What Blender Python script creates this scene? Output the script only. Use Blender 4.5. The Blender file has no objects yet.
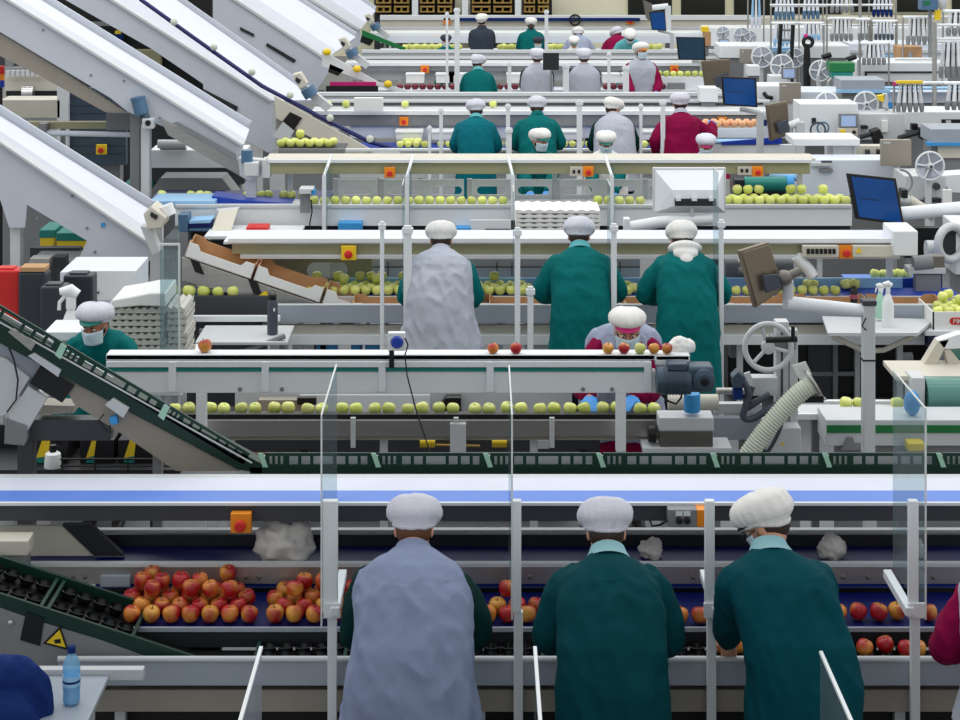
import bpy, bmesh, math, random
from mathutils import Vector, Matrix, noise as mnoise
random.seed(7)
PI = math.pi
SC = bpy.context.scene
COL = SC.collection

# ------------------------------------------------------------------ camera, world, lights, exposure
FOC = 1800.0      # focal length in pixels of the 960 px wide frame
CAMH = 4.5
cam = bpy.data.cameras.new('camera')
cam.sensor_width = 36.0
cam.lens = FOC / 960.0 * 36.0
cam.shift_y = -0.5
cam.clip_end = 300
camo = bpy.data.objects.new('camera', cam)
COL.objects.link(camo)
camo.location = (0, 0, CAMH)
camo.rotation_euler = (PI / 2, 0, 0)
SC.camera = camo

wd = bpy.data.worlds.new('hall_light')
SC.world = wd
wd.use_nodes = True
bgn = wd.node_tree.nodes['Background']
bgn.inputs[0].default_value = (0.95, 0.98, 1.0, 1)
bgn.inputs[1].default_value = 0.74

def lamp_row(y, z, power, sx=30, sy=1.2, x=0):
    l = bpy.data.lights.new('ceiling_lamp_row', 'AREA')
    l.shape = 'RECTANGLE'; l.size = sx; l.size_y = sy
    l.energy = power; l.color = (1.0, 0.995, 0.985)
    o = bpy.data.objects.new('ceiling_lamp_row', l)
    COL.objects.link(o); o.location = (x, y, z)
    return o
for yy, pw in ((10.6, 250), (13.5, 300), (17, 350), (21, 375), (25.5, 400), (30, 400), (35, 420), (41, 420)):
    lamp_row(yy, 8.5, pw)

SC.view_settings.view_transform = 'Standard'
SC.view_settings.look = 'None'
SC.view_settings.gamma = 1
SC.view_settings.use_curve_mapping = False
SC.view_settings.exposure = 0.0

# ------------------------------------------------------------------ helpers
def X(x, Y): return (x - 480.0) * Y / FOC
def Z(y, Y): return CAMH - (y + 120.0) * Y / FOC
def P(x, y, Y): return Vector((X(x, Y), Y, Z(y, Y)))

def lin(c):
    c = c / 255.0
    return c / 12.92 if c <= 0.04045 else ((c + 0.055) / 1.055) ** 2.4
MATS = {}
def mat(key, rgb, rough=0.5, metal=0.0, var=0.06, scale=6.0, bump=0.0, bscale=60.0, stretch=None, emit=0.0, trans=0.0, alpha=1.0, ior=1.45, sheen=0.0):
    if key in MATS: return MATS[key]
    m = bpy.data.materials.new(key); m.use_nodes = True
    nt = m.node_tree; bs = nt.nodes['Principled BSDF']
    c = [lin(v) for v in rgb]
    tc = nt.nodes.new('ShaderNodeTexCoord')
    nz = nt.nodes.new('ShaderNodeTexNoise'); nz.inputs['Scale'].default_value = scale; nz.inputs['Detail'].default_value = 5
    if stretch:
        mp = nt.nodes.new('ShaderNodeMapping'); mp.inputs['Scale'].default_value = stretch
        nt.links.new(tc.outputs['Object'], mp.inputs[0]); nt.links.new(mp.outputs[0], nz.inputs['Vector'])
    else:
        nt.links.new(tc.outputs['Object'], nz.inputs['Vector'])
    mx = nt.nodes.new('ShaderNodeMix'); mx.data_type = 'RGBA'
    mx.inputs[6].default_value = (*[v * (1 - 2 * var) for v in c], 1)
    mx.inputs[7].default_value = (*[min(1, v * (1 + 2 * var)) for v in c], 1)
    nt.links.new(nz.outputs['Fac'], mx.inputs[0])
    nt.links.new(mx.outputs[2], bs.inputs['Base Color'])
    bs.inputs['Roughness'].default_value = rough
    bs.inputs['Metallic'].default_value = metal
    bs.inputs['IOR'].default_value = ior
    if key.startswith('cloth'): bs.inputs['Specular IOR Level'].default_value = 0.12
    if sheen: bs.inputs['Sheen Weight'].default_value = sheen
    if trans: bs.inputs['Transmission Weight'].default_value = trans
    if alpha < 1: bs.inputs['Alpha'].default_value = alpha
    if emit:
        nt.links.new(mx.outputs[2], bs.inputs['Emission Color']); bs.inputs['Emission Strength'].default_value = emit
    if bump:
        n2 = nt.nodes.new('ShaderNodeTexNoise'); n2.inputs['Scale'].default_value = bscale; n2.inputs['Detail'].default_value = 3
        nt.links.new(tc.outputs['Object'], n2.inputs['Vector'])
        bp = nt.nodes.new('ShaderNodeBump'); bp.inputs['Strength'].default_value = bump; bp.inputs['Distance'].default_value = 0.01
        nt.links.new(n2.outputs['Fac'], bp.inputs['Height']); nt.links.new(bp.outputs[0], bs.inputs['Normal'])
    MATS[key] = m
    return m

def apple_mat(key, base, blush, thresh, soft):
    m = bpy.data.materials.new(key); m.use_nodes = True
    nt = m.node_tree; bs = nt.nodes['Principled BSDF']
    tc = nt.nodes.new('ShaderNodeTexCoord'); oi = nt.nodes.new('ShaderNodeObjectInfo')
    ad = nt.nodes.new('ShaderNodeVectorMath'); ad.operation = 'ADD'
    sc = nt.nodes.new('ShaderNodeVectorMath'); sc.operation = 'SCALE'; sc.inputs['Scale'].default_value = 0.9
    cb = nt.nodes.new('ShaderNodeCombineXYZ')
    for i in range(3): nt.links.new(oi.outputs['Random'], cb.inputs[i])
    nt.links.new(cb.outputs[0], sc.inputs[0])
    nt.links.new(tc.outputs['Object'], ad.inputs[0]); nt.links.new(sc.outputs[0], ad.inputs[1])
    nz = nt.nodes.new('ShaderNodeTexNoise'); nz.inputs['Scale'].default_value = 9; nz.inputs['Detail'].default_value = 2
    nt.links.new(ad.outputs[0], nz.inputs['Vector'])
    mr = nt.nodes.new('ShaderNodeMapRange'); mr.inputs[1].default_value = thresh - soft; mr.inputs[2].default_value = thresh + soft
    nt.links.new(nz.outputs['Fac'], mr.inputs[0])
    mx = nt.nodes.new('ShaderNodeMix'); mx.data_type = 'RGBA'
    mx.inputs[6].default_value = (*[lin(v) for v in base], 1); mx.inputs[7].default_value = (*[lin(v) for v in blush], 1)
    nt.links.new(mr.outputs[0], mx.inputs[0])
    n3 = nt.nodes.new('ShaderNodeTexNoise'); n3.inputs['Scale'].default_value = 140
    nt.links.new(tc.outputs['Object'], n3.inputs['Vector'])
    hs = nt.nodes.new('ShaderNodeHueSaturation')
    m2 = nt.nodes.new('ShaderNodeMapRange'); m2.inputs[3].default_value = 0.8; m2.inputs[4].default_value = 1.15
    nt.links.new(oi.outputs['Random'], m2.inputs[0]); nt.links.new(m2.outputs[0], hs.inputs['Value'])
    nt.links.new(mx.outputs[2], hs.inputs['Color']); nt.links.new(hs.outputs[0], bs.inputs['Base Color'])
    bs.inputs['Roughness'].default_value = 0.33
    MATS[key] = m
    return m

class MB:
    """collects shapes in world (or local) coordinates and links them as one mesh object"""
    def __init__(s): s.v = []; s.f = []
    def add(s, vs, fs):
        b = len(s.v); s.v += [tuple(v) for v in vs]; s.f += [tuple(i + b for i in f) for f in fs]; return s
    def box(s, x0, x1, y0, y1, z0, z1):
        return s.add([(x0, y0, z0), (x1, y0, z0), (x1, y1, z0), (x0, y1, z0), (x0, y0, z1), (x1, y0, z1), (x1, y1, z1), (x0, y1, z1)],
                     [(0, 3, 2, 1), (4, 5, 6, 7), (0, 1, 5, 4), (1, 2, 6, 5), (2, 3, 7, 6), (3, 0, 4, 7)])
    def pbox(s, x0, x1, ya, yb, Y0, Y1):
        return s.box(X(x0, Y0), X(x1, Y0), Y0, Y1, Z(yb, Y0), Z(ya, Y0))
    def ext(s, pts, vec):
        n = len(pts); pts = [Vector(p) for p in pts]; vec = Vector(vec)
        vs = pts + [p + vec for p in pts]
        fs = [tuple(range(n)), tuple(range(2 * n - 1, n - 1, -1))] + [(i, (i + 1) % n, n + (i + 1) % n, n + i) for i in range(n)]
        return s.add(vs, fs)
    def ppoly(s, px, Y0, Y1):
        return s.ext([P(a, b, Y0) for a, b in px], (0, Y1 - Y0, 0))
    def quadplate(s, a, b, c, d, t):
        a, b, c, d = map(Vector, (a, b, c, d)); n = (b - a).cross(d - a).normalized() * t
        return s.ext([a, b, c, d], n)
    def tube(s, pts, r, n=10, cap=True):
        pts = [Vector(p) for p in pts]; k = len(pts)
        rs = r if isinstance(r, (list, tuple)) else [r] * k
        T = [(pts[min(i + 1, k - 1)] - pts[max(i - 1, 0)]).normalized() for i in range(k)]
        up = Vector((0, 0, 1)) if abs(T[0].z) < 0.9 else Vector((0, 1, 0))
        nrm = (up - T[0] * up.dot(T[0])).normalized()
        vs = []; fs = []
        for i in range(k):
            nrm = (nrm - T[i] * nrm.dot(T[i])).normalized(); bi = T[i].cross(nrm)
            for j in range(n):
                a = 2 * PI * j / n
                vs.append(pts[i] + (nrm * math.cos(a) + bi * math.sin(a)) * rs[i])
        for i in range(k - 1):
            for j in range(n):
                fs.append((i * n + j, i * n + (j + 1) % n, (i + 1) * n + (j + 1) % n, (i + 1) * n + j))
        if cap:
            fs.append(tuple(range(n - 1, -1, -1))); fs.append(tuple((k - 1) * n + j for j in range(n)))
        return s.add(vs, fs)
    def lathe(s, prof, org, axis=(0, 0, 1), n=20):
        ax = Vector(axis).normalized(); up = Vector((0, 0, 1)) if abs(ax.z) < 0.9 else Vector((1, 0, 0))
        u = (up - ax * up.dot(ax)).normalized(); w = ax.cross(u); org = Vector(org)
        vs = []; fs = []
        for (r, h) in prof:
            for j in range(n):
                a = 2 * PI * j / n
                vs.append(org + ax * h + (u * math.cos(a) + w * math.sin(a)) * max(r, 1e-4))
        for i in range(len(prof) - 1):
            for j in range(n):
                fs.append((i * n + j, i * n + (j + 1) % n, (i + 1) * n + (j + 1) % n, (i + 1) * n + j))
        fs.append(tuple(range(n - 1, -1, -1))); fs.append(tuple((len(prof) - 1) * n + j for j in range(n)))
        return s.add(vs, fs)
    def ball(s, c, rx, ry=None, rz=None, nu=16, nv=10, M=None, fn=None):
        ry = rx if ry is None else ry; rz = rx if rz is None else rz
        c = Vector(c); vs = []; fs = []
        for i in range(1, nv):
            t = PI * i / nv
            for j in range(nu):
                a = 2 * PI * j / nu
                p = Vector((math.sin(t) * math.cos(a) * rx, math.sin(t) * math.sin(a) * ry, math.cos(t) * rz))
                if fn: p = fn(p, t, a)
                vs.append(c + p)
        top = len(vs); vs.append(c + Vector((0, 0, rz))); vs.append(c + Vector((0, 0, -rz)))
        for i in range(nv - 2):
            for j in range(nu):
                fs.append((i * nu + j, (i + 1) * nu + j, (i + 1) * nu + (j + 1) % nu, i * nu + (j + 1) % nu))
        for j in range(nu):
            fs.append((top, j, (j + 1) % nu)); fs.append((top + 1, (nv - 2) * nu + (j + 1) % nu, (nv - 2) * nu + j))
        if M: vs = [M @ v for v in vs]
        return s.add(vs, fs)
    def torus(s, c, R, r, axis=(0, 1, 0), n=28, m=8, a0=0, a1=2 * PI):
        ax = Vector(axis).normalized(); up = Vector((0, 0, 1)) if abs(ax.z) < 0.9 else Vector((1, 0, 0))
        u = (up - ax * up.dot(ax)).normalized(); w = ax.cross(u); c = Vector(c)
        full = abs(a1 - a0 - 2 * PI) < 1e-6
        vs = []; fs = []; k = n if full else n + 1
        for i in range(k):
            a = a0 + (a1 - a0) * i / n; d = u * math.cos(a) + w * math.sin(a)
            for j in range(m):
                b = 2 * PI * j / m
                vs.append(c + d * (R + r * math.cos(b)) + ax * r * math.sin(b))
        for i in range(n):
            for j in range(m):
                i2 = (i + 1) % k
                fs.append((i * m + j, i * m + (j + 1) % m, i2 * m + (j + 1) % m, i2 * m + j))
        if not full:
            fs.append(tuple(range(m))); fs.append(tuple((k - 1) * m + j for j in range(m - 1, -1, -1)))
        return s.add(vs, fs)
    def build(s, name, material, parent=None, bev=0.0, ang=0.7, fix=True):
        off = Vector((0, 0, 0)); q = parent
        while q is not None: off += q.location; q = q.parent
        me = bpy.data.meshes.new(name)
        me.from_pydata([tuple(Vector(v) - off) for v in s.v], [], s.f)
        if fix:
            bm = bmesh.new(); bm.from_mesh(me); bmesh.ops.recalc_face_normals(bm, faces=bm.faces); bm.to_mesh(me); bm.free()
        for p in me.polygons: p.use_smooth = True
        me.set_sharp_from_angle(angle=ang)
        me.materials.append(MATS[material] if isinstance(material, str) else material)
        o = bpy.data.objects.new(name, me); COL.objects.link(o)
        if parent is not None: o.parent = parent
        if bev:
            b = o.modifiers.new('bevel', 'BEVEL'); b.width = bev; b.segments = 2; b.limit_method = 'ANGLE'; b.angle_limit = 0.6
        return o

def tag(o, label, cat, group=None, kind=None):
    o['label'] = label; o['category'] = cat
    if group: o['group'] = group
    if kind: o['kind'] = kind
    return o
def thing(name, label, cat, loc=(0, 0, 0), group=None):
    o = bpy.data.objects.new(name, None); COL.objects.link(o); o.location = loc
    o.empty_display_size = 0.1
    return tag(o, label, cat, group)
def struct(o, kind='structure'):
    o['kind'] = kind; return o
def children(o): return [c for c in COL.objects if c.parent == o]
CH = {}
def copy_tree(o, parent=None, kids=None):
    c = o.copy(); COL.objects.link(c)
    if parent is not None: c.parent = parent
    if o.name not in CH: CH[o.name] = children(o)
    for ch in CH[o.name]: copy_tree(ch, c)
    return c
def copy_to(o, loc, label=None, group=None, rz=None, scale=None, rot=None):
    c = copy_tree(o); c.location = loc
    if rz is not None: c.rotation_euler = (0, 0, rz)
    if rot is not None: c.rotation_euler = rot
    if scale is not None: c.scale = scale if isinstance(scale, tuple) else (scale,) * 3
    if label: c['label'] = label
    if group: c['group'] = group
    return c

# ------------------------------------------------------------------ materials
mat('white_paint', (226, 230, 232), 0.42, 0, 0.03, 3)
mat('cool_white', (214, 221, 232), 0.4, 0, 0.03, 3)
mat('incline_white', (196, 201, 210), 0.4, 0, 0.03, 3)
mat('lavender_belt', (214, 218, 232), 0.5, 0, 0.03, 4)
mat('light_grey', (200, 203, 205), 0.45, 0, 0.04, 4)
mat('counter_grey', (158, 166, 176), 0.4, 0, 0.04, 4)
mat('mid_grey', (128, 130, 132), 0.5, 0, 0.06, 5)
mat('warm_grey', (150, 143, 132), 0.5, 0, 0.08, 5)
mat('warm_white', (205, 200, 186), 0.5, 0, 0.06, 4)
mat('olive_grey', (158, 155, 122), 0.5, 0, 0.06, 4)
mat('dark_grey', (62, 64, 70), 0.5, 0, 0.08, 5)
mat('charcoal', (34, 36, 40), 0.55, 0, 0.1, 6)
mat('black', (14, 14, 16), 0.5, 0, 0.1, 6)
mat('black_gloss', (12, 13, 16), 0.25, 0, 0.1, 8)
mat('steel', (178, 176, 172), 0.34, 0.75, 0.08, 3, stretch=(1, 1, 12))
mat('dark_steel', (120, 116, 110), 0.42, 0.7, 0.1, 3, stretch=(1, 1, 10))
mat('bronze_steel', (128, 116, 100), 0.32, 0.75, 0.1, 3)
mat('chrome', (205, 205, 205), 0.18, 0.9, 0.03, 4)
mat('blue_belt', (26, 62, 165), 0.4, 0, 0.08, 4)
mat('navy_belt', (16, 26, 92), 0.38, 0, 0.1, 4)
mat('sky_belt', (88, 130, 216), 0.45, 0, 0.05, 4)
mat('pale_blue', (150, 196, 232), 0.45, 0, 0.05, 4)
mat('bright_blue', (58, 150, 214), 0.5, 0, 0.06, 4)
mat('dark_green', (12, 48, 38), 0.42, 0, 0.1, 6)
mat('crate_green', (12, 54, 43), 0.42, 0, 0.1, 6)
mat('pale_green', (170, 214, 190), 0.45, 0, 0.06, 6)
mat('stripe_green', (20, 112, 58), 0.45, 0, 0.05, 5)
mat('teal_trim', (28, 128, 118), 0.4, 0, 0.05, 5)
mat('glass_green', (90, 140, 130), 0.15, 0, 0.05, 3)
mat('orange', (238, 142, 26), 0.45, 0, 0.05, 5)
mat('yellow', (240, 205, 40), 0.45, 0, 0.05, 5)
mat('red', (206, 38, 34), 0.45, 0, 0.05, 5)
mat('magenta', (196, 20, 110), 0.5, 0, 0.05, 5)
mat('motor_blue', (78, 112, 142), 0.42, 0.1, 0.08, 6)
mat('motor_slate', (66, 82, 98), 0.42, 0.2, 0.08, 6)
mat('hose_cream', (206, 212, 196), 0.5, 0, 0.05, 6)
mat('cable_grey', (70, 76, 88), 0.45, 0, 0.08, 6)
mat('cardboard', (186, 146, 106), 0.8, 0, 0.08, 8)
mat('carton_white', (232, 232, 228), 0.7, 0, 0.03, 6)
mat('paper_pulp', (205, 203, 194), 0.9, 0, 0.1, 30, bump=0.6, bscale=90)
mat('tarp_black', (22, 22, 26), 0.4, 0, 0.1, 6)
mat('wood', (168, 138, 72), 0.75, 0, 0.15, 5, stretch=(1, 6, 6))
mat('cream_wall', (232, 228, 200), 0.7, 0, 0.04, 2)
mat('window_dark', (34, 36, 32), 0.2, 0, 0.2, 2)
mat('floor_concrete', (120, 122, 124), 0.55, 0, 0.12, 1.5)
mat('rubber_black', (18, 19, 20), 0.42, 0, 0.1, 10)
# cloth
mat('cloth_green', (6, 102, 102), 0.8, 0, 0.07, 5, bump=0.25, bscale=160)
mat('cloth_green_shaded', (2, 64, 70), 0.8, 0, 0.07, 5, bump=0.25, bscale=160)  # green coat cloth with the dim foreground put into its colour
mat('cloth_grey_shaded', (134, 144, 172), 0.8, 0, 0.05, 6, bump=0.3, bscale=200)  # grey tabard cloth, colour darkened to stand for shade on the nearest row
mat('cloth_teal_shaded', (2, 68, 78), 0.8, 0, 0.07, 5, bump=0.25, bscale=160)  # teal coat cloth, foreground shade put into the colour
mat('cloth_teal', (6, 102, 114), 0.8, 0, 0.07, 5, bump=0.25, bscale=160)
mat('collar_blue', (140, 186, 192), 0.75, 0, 0.05, 6)
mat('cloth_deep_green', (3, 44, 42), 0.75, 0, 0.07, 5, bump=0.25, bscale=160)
mat('cloth_grey', (154, 162, 184), 0.8, 0, 0.05, 6, bump=0.3, bscale=200)
mat('cloth_silver', (178, 182, 194), 0.8, 0, 0.05, 6, bump=0.3, bscale=200)
mat('cloth_burgundy', (132, 8, 62), 0.75, 0, 0.07, 5, bump=0.25, bscale=160)
mat('cloth_charcoal', (58, 66, 78), 0.8, 0, 0.07, 5, bump=0.25, bscale=160)
mat('cloth_teal_light', (96, 172, 178), 0.75, 0, 0.05, 6, bump=0.2, bscale=160)
mat('cloth_navy', (22, 46, 104), 0.7, 0, 0.12, 5, bump=0.5, bscale=25)
mat('cloth_white', (232, 230, 226), 0.85, 0, 0.04, 10, bump=0.35, bscale=120)
mat('cloth_lilac', (212, 212, 222), 0.85, 0, 0.04, 10, bump=0.35, bscale=120)
mat('cloth_dark', (30, 34, 42), 0.8, 0, 0.08, 6)
mat('skin', (206, 150, 122), 0.55, 0, 0.06, 14)
mat('skin_tan', (176, 116, 88), 0.55, 0, 0.06, 14)
mat('hair_brown', (52, 36, 28), 0.55, 0, 0.2, 40, stretch=(8, 8, 1))
mat('hair_light', (98, 62, 38), 0.55, 0, 0.2, 40, stretch=(8, 8, 1))
mat('hair_grey', (120, 112, 104), 0.55, 0, 0.2, 40, stretch=(8, 8, 1))
mat('glove_blue', (70, 150, 226), 0.45, 0, 0.05, 12)
mat('mask_blue', (196, 218, 228), 0.8, 0, 0.03, 20, bump=0.2, bscale=150)
mat('eye_white', (225, 222, 216), 0.3)
mat('eye_dark', (38, 26, 20), 0.2)
mat('lip', (176, 96, 88), 0.5)
mat('screen_blue', (14, 66, 128), 0.2, 0, 0.25, 2.5, emit=0.18)
mat('screen_dim', (26, 58, 80), 0.22, 0, 0.15, 2, emit=0.12)
mat('screen_pale', (150, 172, 208), 0.3, 0, 0.05, 5, emit=0.35)
mat('plastic_black', (28, 30, 34), 0.4, 0, 0.05, 5)
mat('tank_black', (48, 52, 60), 0.42, 0, 0.06, 5)
mat('bottle_white', (238, 240, 240), 0.35, 0, 0.02, 5)
mat('label_pink', (150, 70, 90), 0.5)
apple_mat('apple_green', (205, 216, 96), (224, 226, 140), 0.5, 0.2)
apple_mat('apple_red', (226, 160, 62), (166, 20, 28), 0.44, 0.13)
apple_mat('apple_dark_red', (120, 20, 40), (90, 12, 34), 0.5, 0.2)
apple_mat('apple_blush', (240, 196, 140), (240, 160, 120), 0.5, 0.2)

def clear_mat(key, rgb, fac, rough=0.05):
    m = bpy.data.materials.new(key); m.use_nodes = True
    nt = m.node_tree; nt.nodes.clear()
    out = nt.nodes.new('ShaderNodeOutputMaterial'); mx = nt.nodes.new('ShaderNodeMixShader')
    tr = nt.nodes.new('ShaderNodeBsdfTransparent'); pr = nt.nodes.new('ShaderNodeBsdfPrincipled')
    tr.inputs[0].default_value = (*[lin(v) for v in rgb], 1)
    pr.inputs['Base Color'].default_value = (*[lin(v) for v in rgb], 1); pr.inputs['Roughness'].default_value = rough
    nz = nt.nodes.new('ShaderNodeTexNoise'); nz.inputs['Scale'].default_value = 3
    mr = nt.nodes.new('ShaderNodeMapRange'); mr.inputs[3].default_value = fac * 0.7; mr.inputs[4].default_value = fac * 1.3
    nt.links.new(nz.outputs['Fac'], mr.inputs[0]); nt.links.new(mr.outputs[0], mx.inputs[0])
    nt.links.new(tr.outputs[0], mx.inputs[1]); nt.links.new(pr.outputs[0], mx.inputs[2]); nt.links.new(mx.outputs[0], out.inputs[0])
    MATS[key] = m; return m
clear_mat('acrylic', (228, 236, 238), 0.10)
clear_mat('acrylic_frost', (214, 218, 226), 0.34, 0.3)
clear_mat('acrylic_edge', (236, 240, 238), 0.75, 0.2)
clear_mat('bag_plastic', (232, 226, 220), 0.72, 0.3)
clear_mat('water_blue', (170, 218, 242), 0.42, 0.1)

# ------------------------------------------------------------------ hall shell
struct(MB().box(-26, 26, -4, 48, -0.2, 0).build('floor', 'floor_concrete'))
_w = MB().box(-26, 26, 46, 46.3, 0, 12).build('wall_back', 'cream_wall'); struct(_w)

# ------------------------------------------------------------------ people
def rings_mesh(mb, rings, n=28, e=2.4):
    """rings: (centre, half width, half depth, tilt matrix) closed loft with super-ellipse rings"""
    vs = []; fs = []
    for (c, rx, ry, M) in rings:
        for j in range(n):
            a = 2 * PI * j / n; ca, sa = math.cos(a), math.sin(a)
            p = Vector((math.copysign(abs(ca) ** (2 / e), ca) * rx, math.copysign(abs(sa) ** (2 / e), sa) * ry, 0))
            vs.append(Vector(c) + (M @ p))
    k = len(rings)
    for i in range(k - 1):
        for j in range(n):
            fs.append((i * n + j, i * n + (j + 1) % n, (i + 1) * n + (j + 1) % n, (i + 1) * n + j))
    fs.append(tuple(range(n - 1, -1, -1))); fs.append(tuple((k - 1) * n + j for j in range(n)))
    mb.add(vs, fs)

def limb(mb, pts, rs, n=14):
    """tapered tube with rounded ends"""
    pts = [Vector(p) for p in pts]
    d0 = (pts[0] - pts[1]).normalized(); d1 = (pts[-1] - pts[-2]).normalized()
    P2 = [pts[0] + d0 * rs[0] * 0.7] + pts + [pts[-1] + d1 * rs[-1] * 0.7]
    R2 = [rs[0] * 0.55] + list(rs) + [rs[-1] * 0.55]
    # resample with smooth interpolation
    Q = []; S = []
    for i in range(len(P2) - 1):
        for t in (0, 0.34, 0.67):
            Q.append(P2[i].lerp(P2[i + 1], t)); S.append(R2[i] + (R2[i + 1] - R2[i]) * t)
    Q.append(P2[-1]); S.append(R2[-1])
    for _ in range(2):
        Q = [Q[0]] + [(Q[i - 1] + Q[i] * 2 + Q[i + 1]) / 4 for i in range(1, len(Q) - 1)] + [Q[-1]]
    mb.tube(Q, S, n)

def remeshed(mb, voxel, smooth=3, fac=0.5, flat=True):
    me = bpy.data.meshes.new('tmp'); me.from_pydata([tuple(v) for v in mb.v], [], mb.f)
    bm = bmesh.new(); bm.from_mesh(me)
    bmesh.ops.recalc_face_normals(bm, faces=bm.faces)
    bm.to_mesh(me); bm.free()
    o = bpy.data.objects.new('tmp', me); COL.objects.link(o)
    r = o.modifiers.new('r', 'REMESH'); r.mode = 'VOXEL'; r.voxel_size = voxel
    if smooth:
        s = o.modifiers.new('s', 'SMOOTH'); s.factor = fac; s.iterations = smooth
    dg = bpy.context.evaluated_depsgraph_get()
    out = bpy.data.meshes.new_from_object(o.evaluated_get(dg))
    bpy.data.objects.remove(o); bpy.data.meshes.remove(me)
    return out

def folds(me, amp, seed, sleeves=True):
    nv = [v.normal.copy() for v in me.vertices]
    for v, n in zip(me.vertices, nv):
        p = v.co
        q = Vector((p.x * 7.5 + seed + 0.8 * p.z, p.y * 7.5, p.z * 2.0))
        a = mnoise.noise(q)
        b = 1 - abs(mnoise.noise(Vector((p.x * 11 - seed + p.z * 3.0, p.y * 11, p.z * 4.5)))) * 2
        c = mnoise.noise(Vector((p.x * 26, p.y * 26, p.z * 16 + seed)))
        w = 1.0
        if p.z > 1.36: w = 0.45
        v.co = p + n * (amp * (0.9 * a + 0.7 * (b - 0.4) + 0.28 * c)) * w

def link_mesh(name, me, material, parent):
    me.name = name; me.materials.clear(); me.materials.append(MATS[material])
    for p in me.polygons: p.use_smooth = True
    o = bpy.data.objects.new(name, me); COL.objects.link(o)
    if parent is not None: o.parent = parent
    return o

def hand(mb, wrist, fwd, palm_n, side, curl=0.5, s=1.0):
    """palm, four bent fingers of unequal length and a thumb leaving the side of the palm"""
    f = fwd.normalized(); n = (palm_n - f * palm_n.dot(f)).normalized(); w = f.cross(n).normalized() * side   # w points to the thumb side
    pal = wrist + f * 0.045 * s
    M = Matrix((w, f, n)).transposed().to_4x4(); M.translation = pal
    mb.ball((0, 0, 0), 0.042 * s, 0.055 * s, 0.017 * s, 12, 8, M)
    lens = (0.070, 0.078, 0.072, 0.056)
    for k in range(4):
        off = (0.029 - 0.019 * k) * s
        b = wrist + f * 0.085 * s + w * off
        base = wrist + f * 0.05 * s + w * off * 0.8
        L = lens[k] * s; pts = [base, b]; d = f.copy()
        for q in range(3):
            ang = curl * (0.45 + 0.25 * q)
            d = (d * math.cos(ang) - n * math.sin(ang)).normalized() if False else (d + n * ang * 0.9).normalized()
            pts.append(pts[-1] + d * L * (0.42, 0.32, 0.26)[q])
        mb.tube(pts, [0.010 * s, 0.0098 * s, 0.0092 * s, 0.0082 * s, 0.0066 * s], 8)
    tb = wrist + f * 0.022 * s + w * 0.026 * s
    d1 = (f * 0.7 + w * 0.8 + n * 0.25).normalized(); d2 = (f * 0.95 + w * 0.25 + n * 0.35).normalized()
    mb.tube([tb - w * 0.012 * s, tb + d1 * 0.030 * s, tb + d1 * 0.036 * s + d2 * 0.028 * s, tb + d1 * 0.036 * s + d2 * 0.052 * s],
            [0.014 * s, 0.012 * s, 0.0105 * s, 0.0075 * s], 8)

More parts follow.
